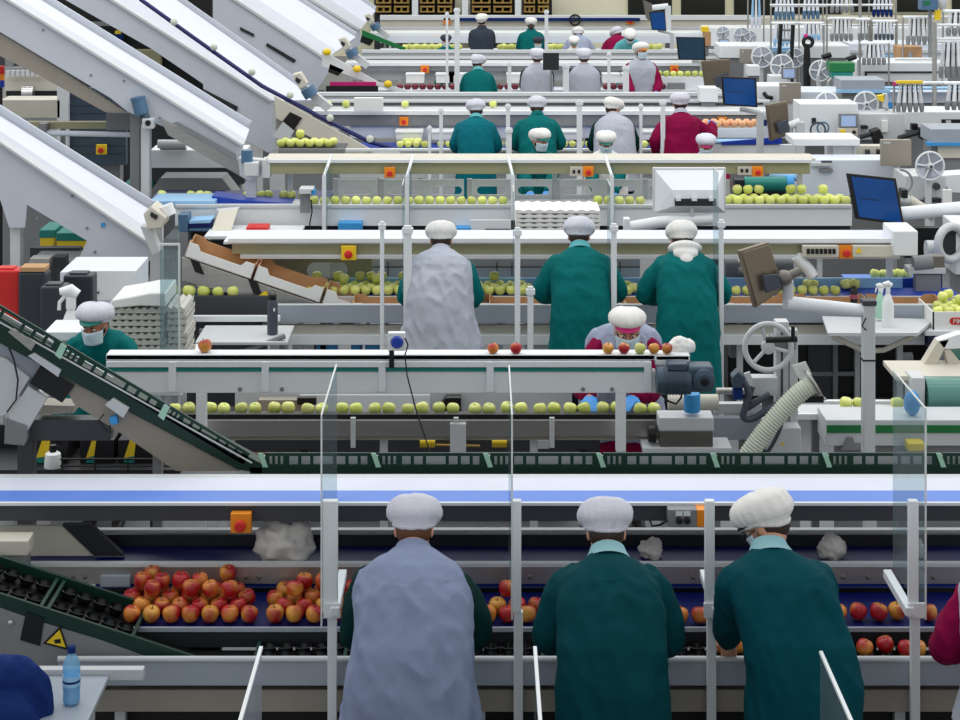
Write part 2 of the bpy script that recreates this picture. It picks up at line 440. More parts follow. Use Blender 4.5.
NPERS = [0]
def person(px, y_top, Y, label, face=0.0, lean=0.16, nod=0.45, yaw=0.0, h=None, wide=1.0, coat='cloth_green', vest=None, vest_hem=0.62,
           collar=None, cap='cloth_white', peak=None, mask=None, skin='skin', hair='hair_brown', hands=((-.13, .36, 1.0), (.13, .36, 1.0)),
           gloves=None, detail=2, hood=False, glasses=False, hem=0.40, group=None, bodyshift=0.0, roll=0.0, elbow_out=1.0, cap_tilt=0.10, vest_w=1.0, hair_long=False, floor=0.0, headshift=0.0, lift=0.0):
    """one worker; local frame faces +y.  The head top is put at pixel (px, y_top) of depth Y."""
    NPERS[0] += 1; seed = NPERS[0] * 3.17
    root = thing('person', label, 'person', (0, 0, 0), group)
    zp = 0.93
    def Bm(z):   # bend rotation at height z
        t = max(0.0, min(1.0, (z - zp) / 0.30))
        return Matrix.Rotation(-lean * t, 3, 'X')
    def B(p):
        p = Vector(p)
        if p.z <= zp: return p
        p.x += headshift * min(1.0, (p.z - zp) / .53) ** 1.3
        # integrate the bend in small steps so that the back curves
        y = 0.0; z = zp; st = 0.02
        while z < p.z - 1e-6:
            d = min(st, p.z - z); t = max(0.0, min(1.0, (z - zp) / 0.30))
            y += math.sin(lean * t) * d; z += d
        zz = zp
        k = zp
        while k < p.z - 1e-6:
            d = min(st, p.z - k); t = max(0.0, min(1.0, (k - zp) / 0.30)); zz += math.cos(lean * t) * d; k += d
        M = Bm(p.z)
        return Vector((p.x, y, zz)) + M @ Vector((0, p.y, 0))
    # ---- skeleton
    if h:
        lo, hi = 0.02, 1.25
        for _ in range(18):
            lean = (lo + hi) / 2
            zt = (B((0, -0.005, 1.455)) + Matrix.Rotation(-(lean + nod * 0.35), 3, 'X') @ Vector((0, 0.012, 0.135))).z + .150
            if zt * h > Z(y_top, Y) - floor: lo = lean
            else: hi = lean
    N = B((0, -0.005, 1.455))
    RH = Matrix.Rotation(yaw, 3, 'Z') @ Matrix.Rotation(-(lean * 0.6 + nod), 3, 'X') @ Matrix.Rotation(roll, 3, 'Y')
    HC = N + Matrix.Rotation(-(lean + nod * 0.35), 3, 'X') @ Vector((0, 0.012, 0.135))
    HM = RH.to_4x4(); HM.translation = HC
    SH = [B((sx * 0.180, 0, 1.365)) for sx in (-1, 1)]
    arms = []
    for i, sx in enumerate((-1, 1)):
        S = SH[i]; H = Vector(hands[i]); up, fo = 0.285, 0.255
        d = H - S; L = min(d.length, up + fo - 0.005); d.normalize(); H = S + d * L
        a = (up * up - fo * fo + L * L) / (2 * L); hh = math.sqrt(max(0, up * up - a * a))
        pole = Vector((sx * 0.50 * elbow_out, -0.30, -0.80)); pole = (pole - d * pole.dot(d)).normalized()
        E = S + d * a + pole * hh
        arms.append((S, E, H))
    # ---- body: one continuous surface
    mb = MB(); I3 = Matrix.Identity(3)
    rings = [(0.78, .150, .105), (0.92, .165, .115), (1.05, .145, .10), (1.22, .16, .108), (1.34, .150, .090), (1.41, .09, .07), (1.46, .055, .055)]
    rings_mesh(mb, [(B((0, 0, z)), rx, ry, Bm(z)) for z, rx, ry in rings], 22, 2.2)
    limb(mb, [B((0, 0, 1.42)), N + Vector((0, 0, 0.03)), HM @ Vector((0, -0.02, -0.05))], [0.056, 0.052, 0.052])
    mb.ball((0, -0.008, 0.03), 0.076, 0.094, 0.086, 20, 14, HM)
    mb.ball((0, 0.030, -0.045), 0.058, 0.062, 0.070, 16, 12, HM)
    mb.ball((0, 0.072, -0.088), 0.024, 0.018, 0.018, 10, 8, HM)
    mb.ball((0, 0.098, -0.022), 0.0125, 0.017, 0.018, 10, 8, HM); mb.ball((0, 0.090, -0.002), 0.009, 0.014, 0.026, 10, 8, HM)
    mb.ball((0, 0.083, 0.022), 0.050, 0.012, 0.010, 12, 8, HM)
    mb.ball((0, 0.088, -0.057), 0.024, 0.010, 0.009, 12, 8, HM)
    for sx in (-1, 1):
        mb.ball((sx * 0.077, -0.008, -0.010), 0.010, 0.022, 0.032, 10, 8, HM)
        mb.ball((sx * 0.042, 0.062, -0.025), 0.024, 0.024, 0.022, 10, 8, HM)
    for i, sx in enumerate((-1, 1)):
        S, E, H = arms[i]
        limb(mb, [S + Vector((-sx * .02, 0, -.03)), S.lerp(E, .5), E, E.lerp(H, .45), H], [.048, .046, .042, .040, .028])
        hand(mb, H, (H - E) + Vector((-sx * .02, 0.04, -0.10)), Vector((0, -0.15, -1.0)), -sx if True else sx, 0.45)
        hip = Vector((sx * .085, 0, .86)); kn = Vector((sx * .095, .02, .48)); an = Vector((sx * .10, -.02, .09))
        limb(mb, [hip, hip.lerp(kn, .5), kn, kn.lerp(an, .4), an], [.085, .078, .058, .055, .038])
        limb(mb, [an + Vector((0, -.03, -.045)), an + Vector((0, .06, -.05)), an + Vector((sx * .015, .15, -.06))], [.038, .038, .030])
    body = link_mesh('body', remeshed(mb, (0.0052, 0.0062, 0.009)[2 - detail], 2), skin, root)
    # ---- face
    if detail > 0:
        for sx in (-1, 1):
            e = MB().ball((sx * 0.031, 0.0815, 0.004), 0.0125, 0.010, 0.0085, 12, 8, HM).build('eye', 'eye_white', root)
            MB().ball((sx * 0.031, 0.0905, 0.003), 0.0058, 0.0030, 0.0062, 10, 6, HM).build('iris', 'eye_dark', e)
            MB().tube([HM @ Vector((sx * (0.014 + 0.011 * k), 0.0965 - 0.0022 * k * k, 0.0195 + (0.004 if k == 1 else 0.002 if k else 0))) for k in range(4)],
                      [.0022, .0036, .0034, .0018], 6).build('eyebrow', hair, root)
    # ---- hair below the cap
    hb = MB().ball((0, -0.028, -0.012), 0.0795, 0.079, 0.076, 18, 12, HM)
    if hair_long: limb(hb, [HM @ Vector((0, -0.08, -0.02)), HM @ Vector((0, -0.095, -0.08)), HM @ Vector((0, -0.085, -0.15))], [.055, .05, .03])
    hb.build('hair', hair, root)
    # ---- cap
    def capfn(rxs, rys, zs, droop):
        nu, m = 72, MB(); T = Matrix.Rotation(cap_tilt, 4, 'X')
        prof = [(.80, -.022), (.86, -.010), (.84, .000), (.99, .012), (1.07, .034), (1.08, .060), (1.03, .085), (.92, .107), (.74, .124), (.50, .135), (.25, .140), (.02, .141)]
        vs = []; fs = []
        for i, (r, z) in enumerate(prof):
            for j in range(nu):
                a = 2 * PI * j / nu
                w = max(0, 1 - abs(i - 4) / 5.0)
                pl = 1 + 0.022 * w * math.sin(a * 19 + 1.5 * math.sin(3 * a + seed)) + 0.05 * w * mnoise.noise(Vector((math.cos(a) * 1.6 + seed, math.sin(a) * 1.6, z * 14)))
                x = r * rxs * math.cos(a) * pl; y = r * rys * math.sin(a) * pl
                back = max(0, -math.sin(a))
                if i > 2: y -= droop * back * (0.5 + 0.5 * w)
                zz = z * zs - (0.036 * back if i < 6 else 0.010 * back) * (1 if i > 2 else 1.4)
                zz += 0.006 * mnoise.noise(Vector((math.cos(a) * 2.5, math.sin(a) * 2.5 + seed, i * .4)))
                vs.append(HM @ (Vector((0, -.008, .032 + lift)) + (T @ Vector((x, y, zz)))))
        for i in range(len(prof) - 1):
            for j in range(nu): fs.append((i * nu + j, i * nu + (j + 1) % nu, (i + 1) * nu + (j + 1) % nu, (i + 1) * nu + j))
        fs.append(tuple((len(prof) - 1) * nu + j for j in range(nu)))
        fs.append(tuple(range(nu - 1, -1, -1)))
        return m.add(vs, fs)
    c = capfn(0.115, 0.128, 0.80, 0.018).build('cap', cap, root, ang=1.4)
    if peak:
        m = MB(); vs = []; fs = []; k = 17
        for i in range(k):
            a = PI * (0.10 + 0.80 * i / (k - 1))
            rin = Vector((math.cos(a) * .089, math.sin(a) * .104 - .008, .056 + lift)); rout = Vector((math.cos(a) * .094, math.sin(a) * .104 - .008 + .036 * math.sin(a) ** 1.5, .034 + lift))
            for q in (rin, rout): vs.append(HM @ q); vs.append(HM @ (q + Vector((0, 0.002, 0.007))))
        for i in range(k - 1):
            b = i * 4; d = b + 4
            fs += [(b, d, d + 2, b + 2), (b + 1, b + 3, d + 3, d + 1), (b, b + 1, d + 1, d), (b + 2, d + 2, d + 3, b + 3)]
        fs += [(0, 2, 3, 1), ((k - 1) * 4, (k - 1) * 4 + 1, (k - 1) * 4 + 3, (k - 1) * 4 + 2)]
        m.add(vs, fs).build('cap_peak', peak, root)
    if mask:
        m = MB(); vs = []; fs = []; nu, nv = 15, 9
        for i in range(nv):
            v = i / (nv - 1)
            for j in range(nu):
                a = PI * (0.06 + 0.88 * j / (nu - 1)); z = -0.006 - 0.098 * v
                bul = math.sin(PI * min(1, v * 0.9 + .12)) * 0.5 + 0.5
                pleat = 0.0016 * (1 if i % 2 else -1)
                rx = .075 - .013 * v; ry = .066 + .016 * bul * (1 - .35 * v)
                nosep = .017 * math.exp(-((a - PI / 2) / .30) ** 2) * max(0, 1 - abs(v - .15) * 2.2)
                vs.append(HM @ Vector((math.cos(a) * (rx + .004), math.sin(a) * (ry + pleat + nosep) + .028, z)))
        for i in range(nv - 1):
            for j in range(nu - 1): fs.append((i * nu + j, i * nu + j + 1, (i + 1) * nu + j + 1, (i + 1) * nu + j))
        mk = m.add(vs, fs).build('face_mask', mask, root, fix=False)
        so = mk.modifiers.new('thick', 'SOLIDIFY'); so.thickness = 0.003
        for sx in (-1, 1):
            MB().tube([HM @ Vector((sx * .066, .04, -.02)), HM @ Vector((sx * .081, .012, .005)), HM @ Vector((sx * .083, -.012, .008)), HM @ Vector((sx * .079, .0, -.045)), HM @ Vector((sx * .060, .045, -.085))], .0018, 6).build('ear_loop', mask, mk)
    if glasses:
        g = MB()
        for sx in (-1, 1):
            g.torus((sx * .032, .108, .000), .022, .0022, (0, 1, 0), 18, 6)
            g.tube([(sx * .055, .105, .002), (sx * .079, .06, .004), (sx * .080, -.005, .004)], .002, 6)
        g.tube([(-.010, .108, .003), (0, .112, .005), (.010, .108, .003)], .002, 6)
        g.v = [HM @ Vector(v) for v in g.v]
        g.build('glasses', 'black', root)
    # ---- trousers and shoes
    for sx in (-1, 1):
        m = MB(); limb(m, [(sx * .085, 0, .84), (sx * .095, .015, .48), (sx * .10, -.02, .12)], [.105, .088, .072])
        m.build('trouser_leg', 'cloth_dark', root)
        m = MB(); limb(m, [(sx * .10, -.05, .045), (sx * .10, .05, .045), (sx * .115, .145, .035)], [.044, .046, .034])
        m.build('shoe', 'black', root)
    # ---- coat with sleeves
    mb = MB()
    cr = [(hem, .262, .190), (.60, .255, .185), (.80, .245, .178), (.95, .236, .168), (1.08, .226, .156), (1.22, .226, .158), (1.30, .224, .152), (1.355, .208, .138), (1.40, .172, .120), (1.435, .128, .100), (1.46, .090, .082), (1.478, .072, .070)]
    rings_mesh(mb, [(B((0, -0.004, z)), rx, ry, Bm(z)) for z, rx, ry in cr], 30, 2.35)
    for i, sx in enumerate((-1, 1)):
        S, E, H = arms[i]; wr = E.lerp(H, .93)
        limb(mb, [S + Vector((-sx * .08, 0, .0)), S + Vector((-sx * .02, 0, -.02)), S + Vector((-sx * .0, 0, -.045)), S.lerp(E, .5), E, E.lerp(wr, .5), wr], [.072, .084, .086, .080, .076, .066, .054])
    me = remeshed(mb, (0.0105, 0.013, 0.017)[2 - detail], 3)
    folds(me, 0.015 if detail else 0.008, seed)
    link_mesh('coat', me, coat, root)
    if gloves:
        for i, sx in enumerate((-1, 1)):
            S, E, H = arms[i]
            g = MB(); d = (H - E).normalized()
            limb(g, [H - d * .05, H - d * .01], [.040, .034]); hand(g, H, (H - E) + Vector((-sx * .02, 0.04, -0.10)), Vector((0, -0.15, -1.0)), -sx, 0.45, 1.10)
            link_mesh('glove', remeshed(g, 0.0055 if detail else .008, 1), gloves, root)
    if vest:
        mb = MB(); vw = vest_w
        vr = [(vest_hem, .292 * vw, .212), (.80, .272 * vw, .202), (.95, .256, .190), (1.08, .244, .176), (1.22, .240, .174), (1.30, .238, .168), (1.36, .222, .155), (1.405, .186, .134), (1.44, .138, .112), (1.464, .098, .092), (1.48, .080, .078)]
        rings_mesh(mb, [(B((0, -0.006, z)), rx * 1.03 + .004, ry * 1.05 + .004, Bm(z)) for z, rx, ry in vr], 30, 2.5)
        me = remeshed(mb, (0.0105, 0.013, 0.017)[2 - detail], 3); folds(me, 0.020 if detail > 1 else .010, seed + 5)
        link_mesh('tabard', me, vest, root)
    col = MB(); CR = Bm(1.46)
    cc = vest if (vest and not collar) else (collar or coat)
    vs = []; fs = []; nu = 26
    for i, (r, z) in enumerate(((.100, 1.436), (.078, 1.478), (.072, 1.498), (.066, 1.500), (.064, 1.47))):
        for j in range(nu):
            a = 2 * PI * j / nu
            vs.append(B((0, -.008, z)) + CR @ Vector((math.cos(a) * r * 1.06, math.sin(a) * r, 0.012 * max(0, -math.sin(a)))))
    for i in range(4):
        for j in range(nu): fs.append((i * nu + j, i * nu + (j + 1) % nu, (i + 1) * nu + (j + 1) % nu, (i + 1) * nu + j))
    col.add(vs, fs).build('collar', cc, root, fix=False)
    if hood:
        m = MB(); MM = Bm(1.4).to_4x4(); MM.translation = B((0, -.135, 1.40))
        m.ball((0, .035, .040), .135, .085, .050, 20, 12, MM); m.ball((0, .005, -.02), .100, .040, .055, 18, 12, MM); m.ball((0, .0, -.075), .055, .034, .05, 18, 12, MM)
        me = remeshed(m, .009, 4); folds(me, .006, 3.3); link_mesh('hood', me, 'cloth_white', root)
    # ---- scale, turn and place so that the cap top lands at the right height
    top = max((HM @ Vector((0, 0, .16))).z, HC.z + .150 + lift)
    ztop = Z(y_top, Y)
    sc = h if h else (ztop - floor) / top
    root.scale = (sc * wide, sc * wide, sc)
    root.rotation_euler = (0, 0, face)
    hx = HC.x * math.cos(face) - HC.y * math.sin(face); hy = HC.x * math.sin(face) + HC.y * math.cos(face)
    root.location = (X(px, Y) - hx * sc * wide, Y - hy * sc * wide, floor)
    return root

# ------------------------------------------------------------------ the workers
FH = 1.045
person(414, 495, 8.25, 'person in pale grey tabard with dark green sleeves at the nearest belt, back turned', h=FH, coat='cloth_deep_green', vest='cloth_grey_shaded', nod=.30, hair='hair_light', vest_hem=.50, vest_w=1.04, hands=((-.14, .46, .98), (.20, .46, .98)), cap='cloth_lilac')
person(606, 498, 8.25, 'person in plain dark green coat with pale collar at middle of nearest belt', h=FH, coat='cloth_green_shaded', collar='collar_blue', nod=.28, cap='cloth_lilac', hands=((-.15, .44, .98), (.15, .44, .98)), hair='hair_brown')
person(766, 490, 8.25, 'person in dark green coat with glasses looking left at the nearest belt', h=FH, coat='cloth_teal_shaded', collar='collar_blue', nod=.25, yaw=1.0, headshift=-.11, cap='cloth_white', peak='black', mask='mask_blue', glasses=True, hands=((-.25, .50, .90), (.06, .48, .95)), elbow_out=.4)
person(1004, 505, 8.2, 'person in burgundy sleeves and grey tabard cut by right edge of nearest row', h=1.05, coat='cloth_burgundy', vest='cloth_silver', vest_hem=.80, vest_w=1.15, nod=.3, hands=((-.24, .42, .96), (.12, .42, .98)))
# facing workers behind the pair conveyor
person(627, 308, 12.15, 'person facing camera in grey tabard and cap with magenta peak, reaching for apples', face=PI, cap_tilt=.2, lift=.014, h=1.03, coat='cloth_burgundy', vest='cloth_grey', nod=-.32, peak='magenta', mask='mask_blue', gloves='glove_blue', hands=((-.04, .56, 1.03), (.26, .56, 1.03)), cap='cloth_white')
person(95, 303, 12.2, 'person facing camera in dark green coat and green-banded cap, beside pulp tray stack', face=PI, cap_tilt=.2, lift=.014, h=1.0, coat='cloth_green', nod=-.22, yaw=-.25, peak='teal_trim', mask='mask_blue', hands=((-.12, .5, .9), (.2, .5, .9)), cap='cloth_lilac', skin='skin_tan')
# second row, backs
person(441, 221, 14.8, 'person in pale grey tabard at the second belt, left of two green coats', h=1.04, coat='cloth_green', vest='cloth_silver', vest_hem=.72, vest_w=1.12, nod=.28, cap='cloth_white', skin='skin_tan')
person(579, 217, 14.8, 'person in teal green coat with light collar at middle of the second belt', h=1.06, coat='cloth_green', collar='cloth_teal_light', nod=.3, yaw=-.1, cap='cloth_lilac', elbow_out=1.5, hands=((-.15, .38, 1.0), (.15, .38, 1.0)))
person(682, 221, 14.8, 'person in teal green coat with a white hood hanging at the back', h=1.06, coat='cloth_green', hood=True, nod=.3, cap='cloth_white', elbow_out=1.5, hands=((-.15, .38, 1.0), (.15, .38, 1.0)))
# third line, facing camera
person(540, 127, 20.4, 'person facing camera with white cap and blue mask, green peak, third line', face=PI, cap_tilt=.16, lean=.15, coat='cloth_green', nod=.1, yaw=.55, peak='teal_trim', mask='mask_blue', gloves='glove_blue', hands=((-.05, .55, 1.02), (.12, .55, 1.02)), detail=1)
person(606, 130, 20.4, 'person facing camera with head bowed, white cap and dark green band, third line', face=PI, cap_tilt=.16, lean=.15, coat='cloth_green', vest='cloth_white', nod=.25, peak='teal_trim', mask='mask_blue', gloves='glove_blue', hands=((-.05, .55, 1.02), (.12, .55, 1.02)), detail=1)
person(706, 133, 20.4, 'person facing camera with head bowed and burgundy cap band, third line', face=PI, cap_tilt=.16, lean=.15, coat='cloth_burgundy', vest='cloth_silver', nod=.25, peak='magenta', mask='mask_blue', detail=1, cap='cloth_lilac')
# third row, backs
person(476, 99, 23.2, 'person in teal coat at the third belt, leftmost of that row', h=1.02, coat='cloth_teal', collar='cloth_teal_light', nod=.25, yaw=.15, detail=1, cap='cloth_lilac')
person(537, 96, 23.2, 'person in teal coat bending wide-elbowed at the third belt', h=1.04, coat='cloth_green', nod=.3, detail=1, cap='cloth_lilac', elbow_out=1.6)
person(613, 97, 23.2, 'person in silver tabard with dark sleeves and tilted cap, third belt', h=1.03, coat='cloth_deep_green', vest='cloth_silver', nod=.25, yaw=-.7, detail=1, vest_hem=.55)
person(680, 92, 23.2, 'person in burgundy coat at the third belt, right arm reaching aside', h=1.05, coat='cloth_burgundy', collar='cloth_silver', nod=.2, detail=1, cap='cloth_lilac', gloves='glove_blue', hands=((-.3, .2, .95), (.40, .34, 1.28)))
# fourth row
person(478, 54, 29.1, 'person in dark green coat at the fourth belt, head turned right', h=1.0, coat='cloth_green', collar='cloth_teal_light', nod=.2, yaw=-.5, detail=0, cap='cloth_lilac')
person(537, 45, 29.1, 'person in silver tabard with deep green sleeves at the fourth belt', h=1.03, coat='cloth_deep_green', vest='cloth_silver', nod=.2, detail=0, cap='cloth_lilac')
person(584, 45, 29.1, 'person in pale tabard at the fourth belt beside the burgundy worker', h=1.03, coat='cloth_deep_green', vest='cloth_silver', nod=.2, detail=0, cap='cloth_lilac')
person(641, 41, 29.4, 'person turned to camera in burgundy sleeves, grey tabard and peaked white cap', face=PI, cap_tilt=.16, coat='cloth_burgundy', vest='cloth_silver', nod=.0, yaw=.45, lean=.05, peak='orange', mask='mask_blue', detail=1, gloves='glove_blue', hands=((-.2, .30, .98), (.15, .34, .98)), vest_w=.8)
# beyond
person(574, 36, 34.65, 'person bowed under a white cap with green peak, beyond fourth row', face=PI, cap_tilt=.16, lean=.15, coat='cloth_white', nod=.5, peak='teal_trim', detail=0)
person(630, 29, 34.65, 'person in pale green coat facing camera with a dark cap peak', face=PI, cap_tilt=.16, h=1.02, coat='cloth_teal_light', nod=.3, peak='cloth_dark', detail=0, mask='mask_blue')
person(446, 34, 34.65, 'person in dark cap with green coat, facing camera, far left of row', face=PI, cap_tilt=.16, lean=.15, coat='cloth_green', nod=.2, detail=0, cap='cloth_charcoal', mask='mask_blue')
person(538, 36, 34.65, 'person facing camera in dark cap behind the silver tabard', face=PI, cap_tilt=.16, lean=.15, coat='cloth_green', nod=.2, detail=0, cap='cloth_charcoal', mask='mask_blue')
person(482, 12, 36.6, 'person in charcoal jacket with white cap in the farthest row', h=1.03, coat='cloth_charcoal', nod=.15, yaw=-.3, detail=0, floor=0)
person(531, 17, 36.6, 'person in teal coat with long dark hair in the farthest row', h=1.0, coat='cloth_green', nod=.1, detail=0, hair_long=True, floor=0)
person(578, 27, 36.2, 'person in white cap and pale tabard in the farthest row', h=1.0, coat='cloth_grey', nod=.2, detail=0, floor=0)
person(617, 27, 36.2, 'person in burgundy coat leaning left in the farthest row', h=1.0, coat='cloth_burgundy', nod=.3, yaw=.4, detail=0, cap='cloth_lilac', roll=-.2)
person(611, 16, 41.5, 'person in magenta cap just visible over the last beam', face=PI, cap_tilt=.16, lean=.15, coat='cloth_grey', nod=.2, detail=0, cap='magenta')

# ------------------------------------------------------------------ builders for the line furniture
def unit(name, label, cat, parts, at, group=None):
    """thing with several parts; at = (px, Y) of its base"""
    r = thing(name, label, cat, (X(at[0], at[1]), at[1], 0), group)
    for pn, m, fn, *bev in parts:
        mb = MB(); fn(mb); mb.build(pn, m, r, bev[0] if bev else 0)
    return r
def pb(*a): return lambda m: m.pbox(*a)
def wb(*a): return lambda m: m.box(*a)
def pp(pts, a, b): return lambda m: m.ppoly(pts, a, b)
def single(name, label, cat, m, fn, group=None, bev=0.0):
    mb = MB(); fn(mb); o = mb.build(name, m, None, bev); return tag(o, label, cat, group)
def leg_parts(xs, Y, ztop, m='light_grey', w=.05, name='leg'):
    return [(name, m, wb(X(x, Y) - w / 2, X(x, Y) + w / 2, Y, Y + w, 0, ztop)) for x in xs]

# ---- apples
def apple_mesh(r=.04):
    prof = [(0.02, -.62), (.22, -.80), (.50, -.88), (.78, -.68), (.95, -.28), (1.0, .08), (.95, .42), (.76, .72), (.48, .84), (.25, .80), (.10, .66), (.02, .56)]
    return MB().lathe([(a * r, b * r) for a, b in prof], (0, 0, 0), n=16)
PROTO = {}
def apple(kind, x, y, zbot, label, group, r=.041, stem=False):
    k = kind
    if k not in PROTO:
        o = apple_mesh().build({'apple_green': 'green_apple', 'apple_red': 'red_apple', 'apple_dark_red': 'dark_red_apple', 'apple_blush': 'blush_apple'}[k], k)
        PROTO[k] = o
        s = MB().tube([(0, 0, .021), (.002, 0, .034), (.006, 0, .046)], [.0016, .0014, .002], 6).build('stem', 'hair_brown', o)
        PROTO[k + 's'] = s; c = o
    else:
        c = PROTO[k].copy(); COL.objects.link(c)
        if stem:
            s = PROTO[k + 's'].copy(); COL.objects.link(s); s.parent = c
    f = r / .04 * random.uniform(.92, .985)
    c.scale = (f, f, f * random.uniform(.94, 1.0))
    c.rotation_euler = (random.uniform(-.3, .3), random.uniform(-.3, .3), random.uniform(0, 6.28))
    c.location = (x, y, zbot + .0405 * f)
    c['label'] = label; c['category'] = 'apple'; c['group'] = group
    return c

def estop(px, py, Y, label, w=.10, m='yellow'):
    h = w * .95; x = X(px, Y); z = Z(py, Y)
    r = thing('emergency_stop', label, 'switch', (x, Y, z))
    MB().box(x - w / 2, x + w / 2, Y - .05, Y - .001, z - h / 2, z + h / 2).build('housing', m, r, .004)
    MB().lathe([(w * .2, 0), (w * .2, .02), (w * .27, .022), (w * .27, .035), (w * .2, .042)], (x, Y - .05, z - h * .05), (0, -1, 0), 16).build('push_button', 'red', r)
    return r

# ================================================================== nearest line
unit('sorting_counter', 'long grey metal counter edge where the three nearest workers stand', 'counter', [
    ('front_panel', 'counter_grey', pb(58, 1010, 660, 686, 8.50, 8.53), .004),
    ('top_lip', 'light_grey', lambda m: m.tube([P(58, 659, 8.5), P(1010, 659, 8.5)], .014, 12)),
    ('lower_rail', 'warm_grey', pb(90, 1010, 690, 712, 8.53, 8.58), .003),
    ('dark_panel', 'black', wb(X(95, 8.7), X(1010, 8.7), 8.70, 8.72, 0, .70)),  # added black sheet standing in for the darkness under the counter
    ('trough_bed', 'rubber_black', wb(X(90, 8.53), X(1010, 8.53), 8.53, 8.74, .745, .76)),
] + leg_parts((120, 480, 900), 8.60, .745), (480, 8.6))
# black trays with cups in the trough
def cup_tray(name, label, group, x0, x1, y0, y1, z, nx, ny=1, M=None, loc=None):
    r = thing(name, label, 'tray', (0, 0, 0), group)
    b = MB(); b.box(x0, x1, y0, y1, z, z + .006); b.build('tray_base', 'rubber_black', r)
    for q in (x0, x1 - .016): MB().box(q, q + .016, y0, y1, z, z + .05).build('divider', 'crate_green', r)
    dx = (x1 - x0 - .03) / nx; dy = (y1 - y0) / ny
    for i in range(nx):
        for j in range(ny):
            c = (x0 + .015 + dx * (i + .5), y0 + dy * (j + .5), z + .006); q = min(dx, dy) * .48
            MB().lathe([(q * .55, 0), (q * .9, .018), (q, .040), (q * .94, .042), (q * .84, .020), (q * .5, .006)], c, n=18).build('cup', 'black_gloss', r)
    return r
xs = X(255, 8.6)
for i in range(7):
    x0 = xs + i * .455
    cup_tray('cup_tray', 'black cup tray with green end bars lying in the trough behind the counter', 'cup trays in the trough', x0, x0 + .44, 8.545, 8.725, .762, 5, 2)
# apples' belt
unit('apple_belt', 'dark blue belt carrying red apples in front of the three nearest workers', 'conveyor', [
    ('belt', 'navy_belt', wb(X(95, 8.75), X(1010, 8.75), 8.757, 9.20, .835, .86)),
    ('front_lip', 'counter_grey', wb(X(95, 8.75), X(1010, 8.75), 8.742, 8.757, .848, .868)),
    ('lower_plate', 'charcoal', wb(X(95, 8.75), X(1010, 8.75), 8.75, 8.757, .77, .848)),
    ('end_roller', 'blue_belt', lambda m: m.tube([(X(95, 9.2), 9.245, .900), (X(1010, 9.2), 9.245, .900)], .034, 14)),
    ('back_plate', 'charcoal', wb(X(95, 9.2), X(1010, 9.2), 9.285, 9.30, .80, .955)),
] + leg_parts((60, 500, 940), 8.95, .835), (500, 8.95))
r = unit('cross_beam', 'grey steel beam with bolts running above the red apples', 'beam', [
    ('beam', 'steel', pb(25, 1010, 567, 584, 9.17, 9.20), .002),
    ('edge_strip', 'light_grey', pb(25, 1010, 563.5, 567, 9.165, 9.20)),
    ('bracket', 'counter_grey', pb(100, 130, 576, 587, 9.15, 9.17), .002),
] , (500, 9.18))
for bx in (43, 73, 85, 103, 127, 180, 203, 246, 259, 422, 530, 693, 760, 843, 868, 933):
    MB().lathe([(.011, 0), (.011, .006), (.004, .010)], (X(bx, 9.17), 9.17, Z(577, 9.17)), (0, -1, 0), 10).build('bolt', 'dark_steel', r)
unit('return_belt', 'navy blue empty belt below the white and blue upper belt', 'conveyor', [
    ('belt', 'navy_belt', wb(X(25, 9.2), X(1010, 9.2), 9.20, 9.50, .965, .985)),
    ('shade_panel', 'charcoal', wb(X(25, 9.5), X(1010, 9.5), 9.50, 9.52, .90, 1.045)),  # added dark sheet in place of the shaded space beneath the upper belt
    ('guide_rail', 'white_paint', pb(28, 1010, 530, 535, 9.58, 9.62), .002),
] + leg_parts((40, 500, 960), 9.53, .90), (500, 9.4))
unit('upper_conveyor', 'long white and blue upper belt crossing the whole nearest line', 'conveyor', [
    ('front_beam', 'dark_grey', pb(-30, 1010, 505.5, 521, 9.21, 9.26), .003),
    ('edge_strip', 'white_paint', pb(-30, 1010, 502.8, 506, 9.195, 9.215), .002),
    ('blue_belt', 'sky_belt', wb(X(-30, 9.2), X(1010, 9.2), 9.215, 9.400, 1.27, 1.312)),
    ('white_belt', 'lavender_belt', wb(X(-30, 9.2), X(1010, 9.2), 9.402, 9.62, 1.27, 1.306)),
    ('rear_rail', 'light_grey', wb(X(-30, 9.2), X(1010, 9.2), 9.62, 9.69, 1.25, 1.303), .004),
] + leg_parts((10, 300, 1000), 9.525, 1.27), (480, 9.4))
estop(242, 520, 9.2, 'orange box with red stop button under the upper belt, near plastic bag', .105, 'orange')
r = thing('control_box', 'small grey box with two black knobs under the upper belt', 'control box', P(684, 518, 9.2))
MB().pbox(668, 697, 510, 527, 9.12, 9.2).build('housing', 'mid_grey', r, .003)
MB().pbox(697, 706, 510, 527, 9.12, 9.2).build('orange_plate', 'orange', r, .003)
for kx in (679, 687):
    k = MB().pbox(kx - 3.4, kx + 3.4, 511.5, 516, 9.117, 9.12).build('knob_plate', 'white_paint', r)
    MB().lathe([(.017, 0), (.017, .015), (.012, .02)], (X(kx, 9.12), 9.12, Z(520, 9.12)), (0, -1, 0), 14).build('knob', 'black', r)
MB().tube([P(668, 520, 9.14), P(660, 525, 9.15), P(652, 526, 9.17), P(650, 520, 9.19)], .006, 8).build('cable', 'black', r)
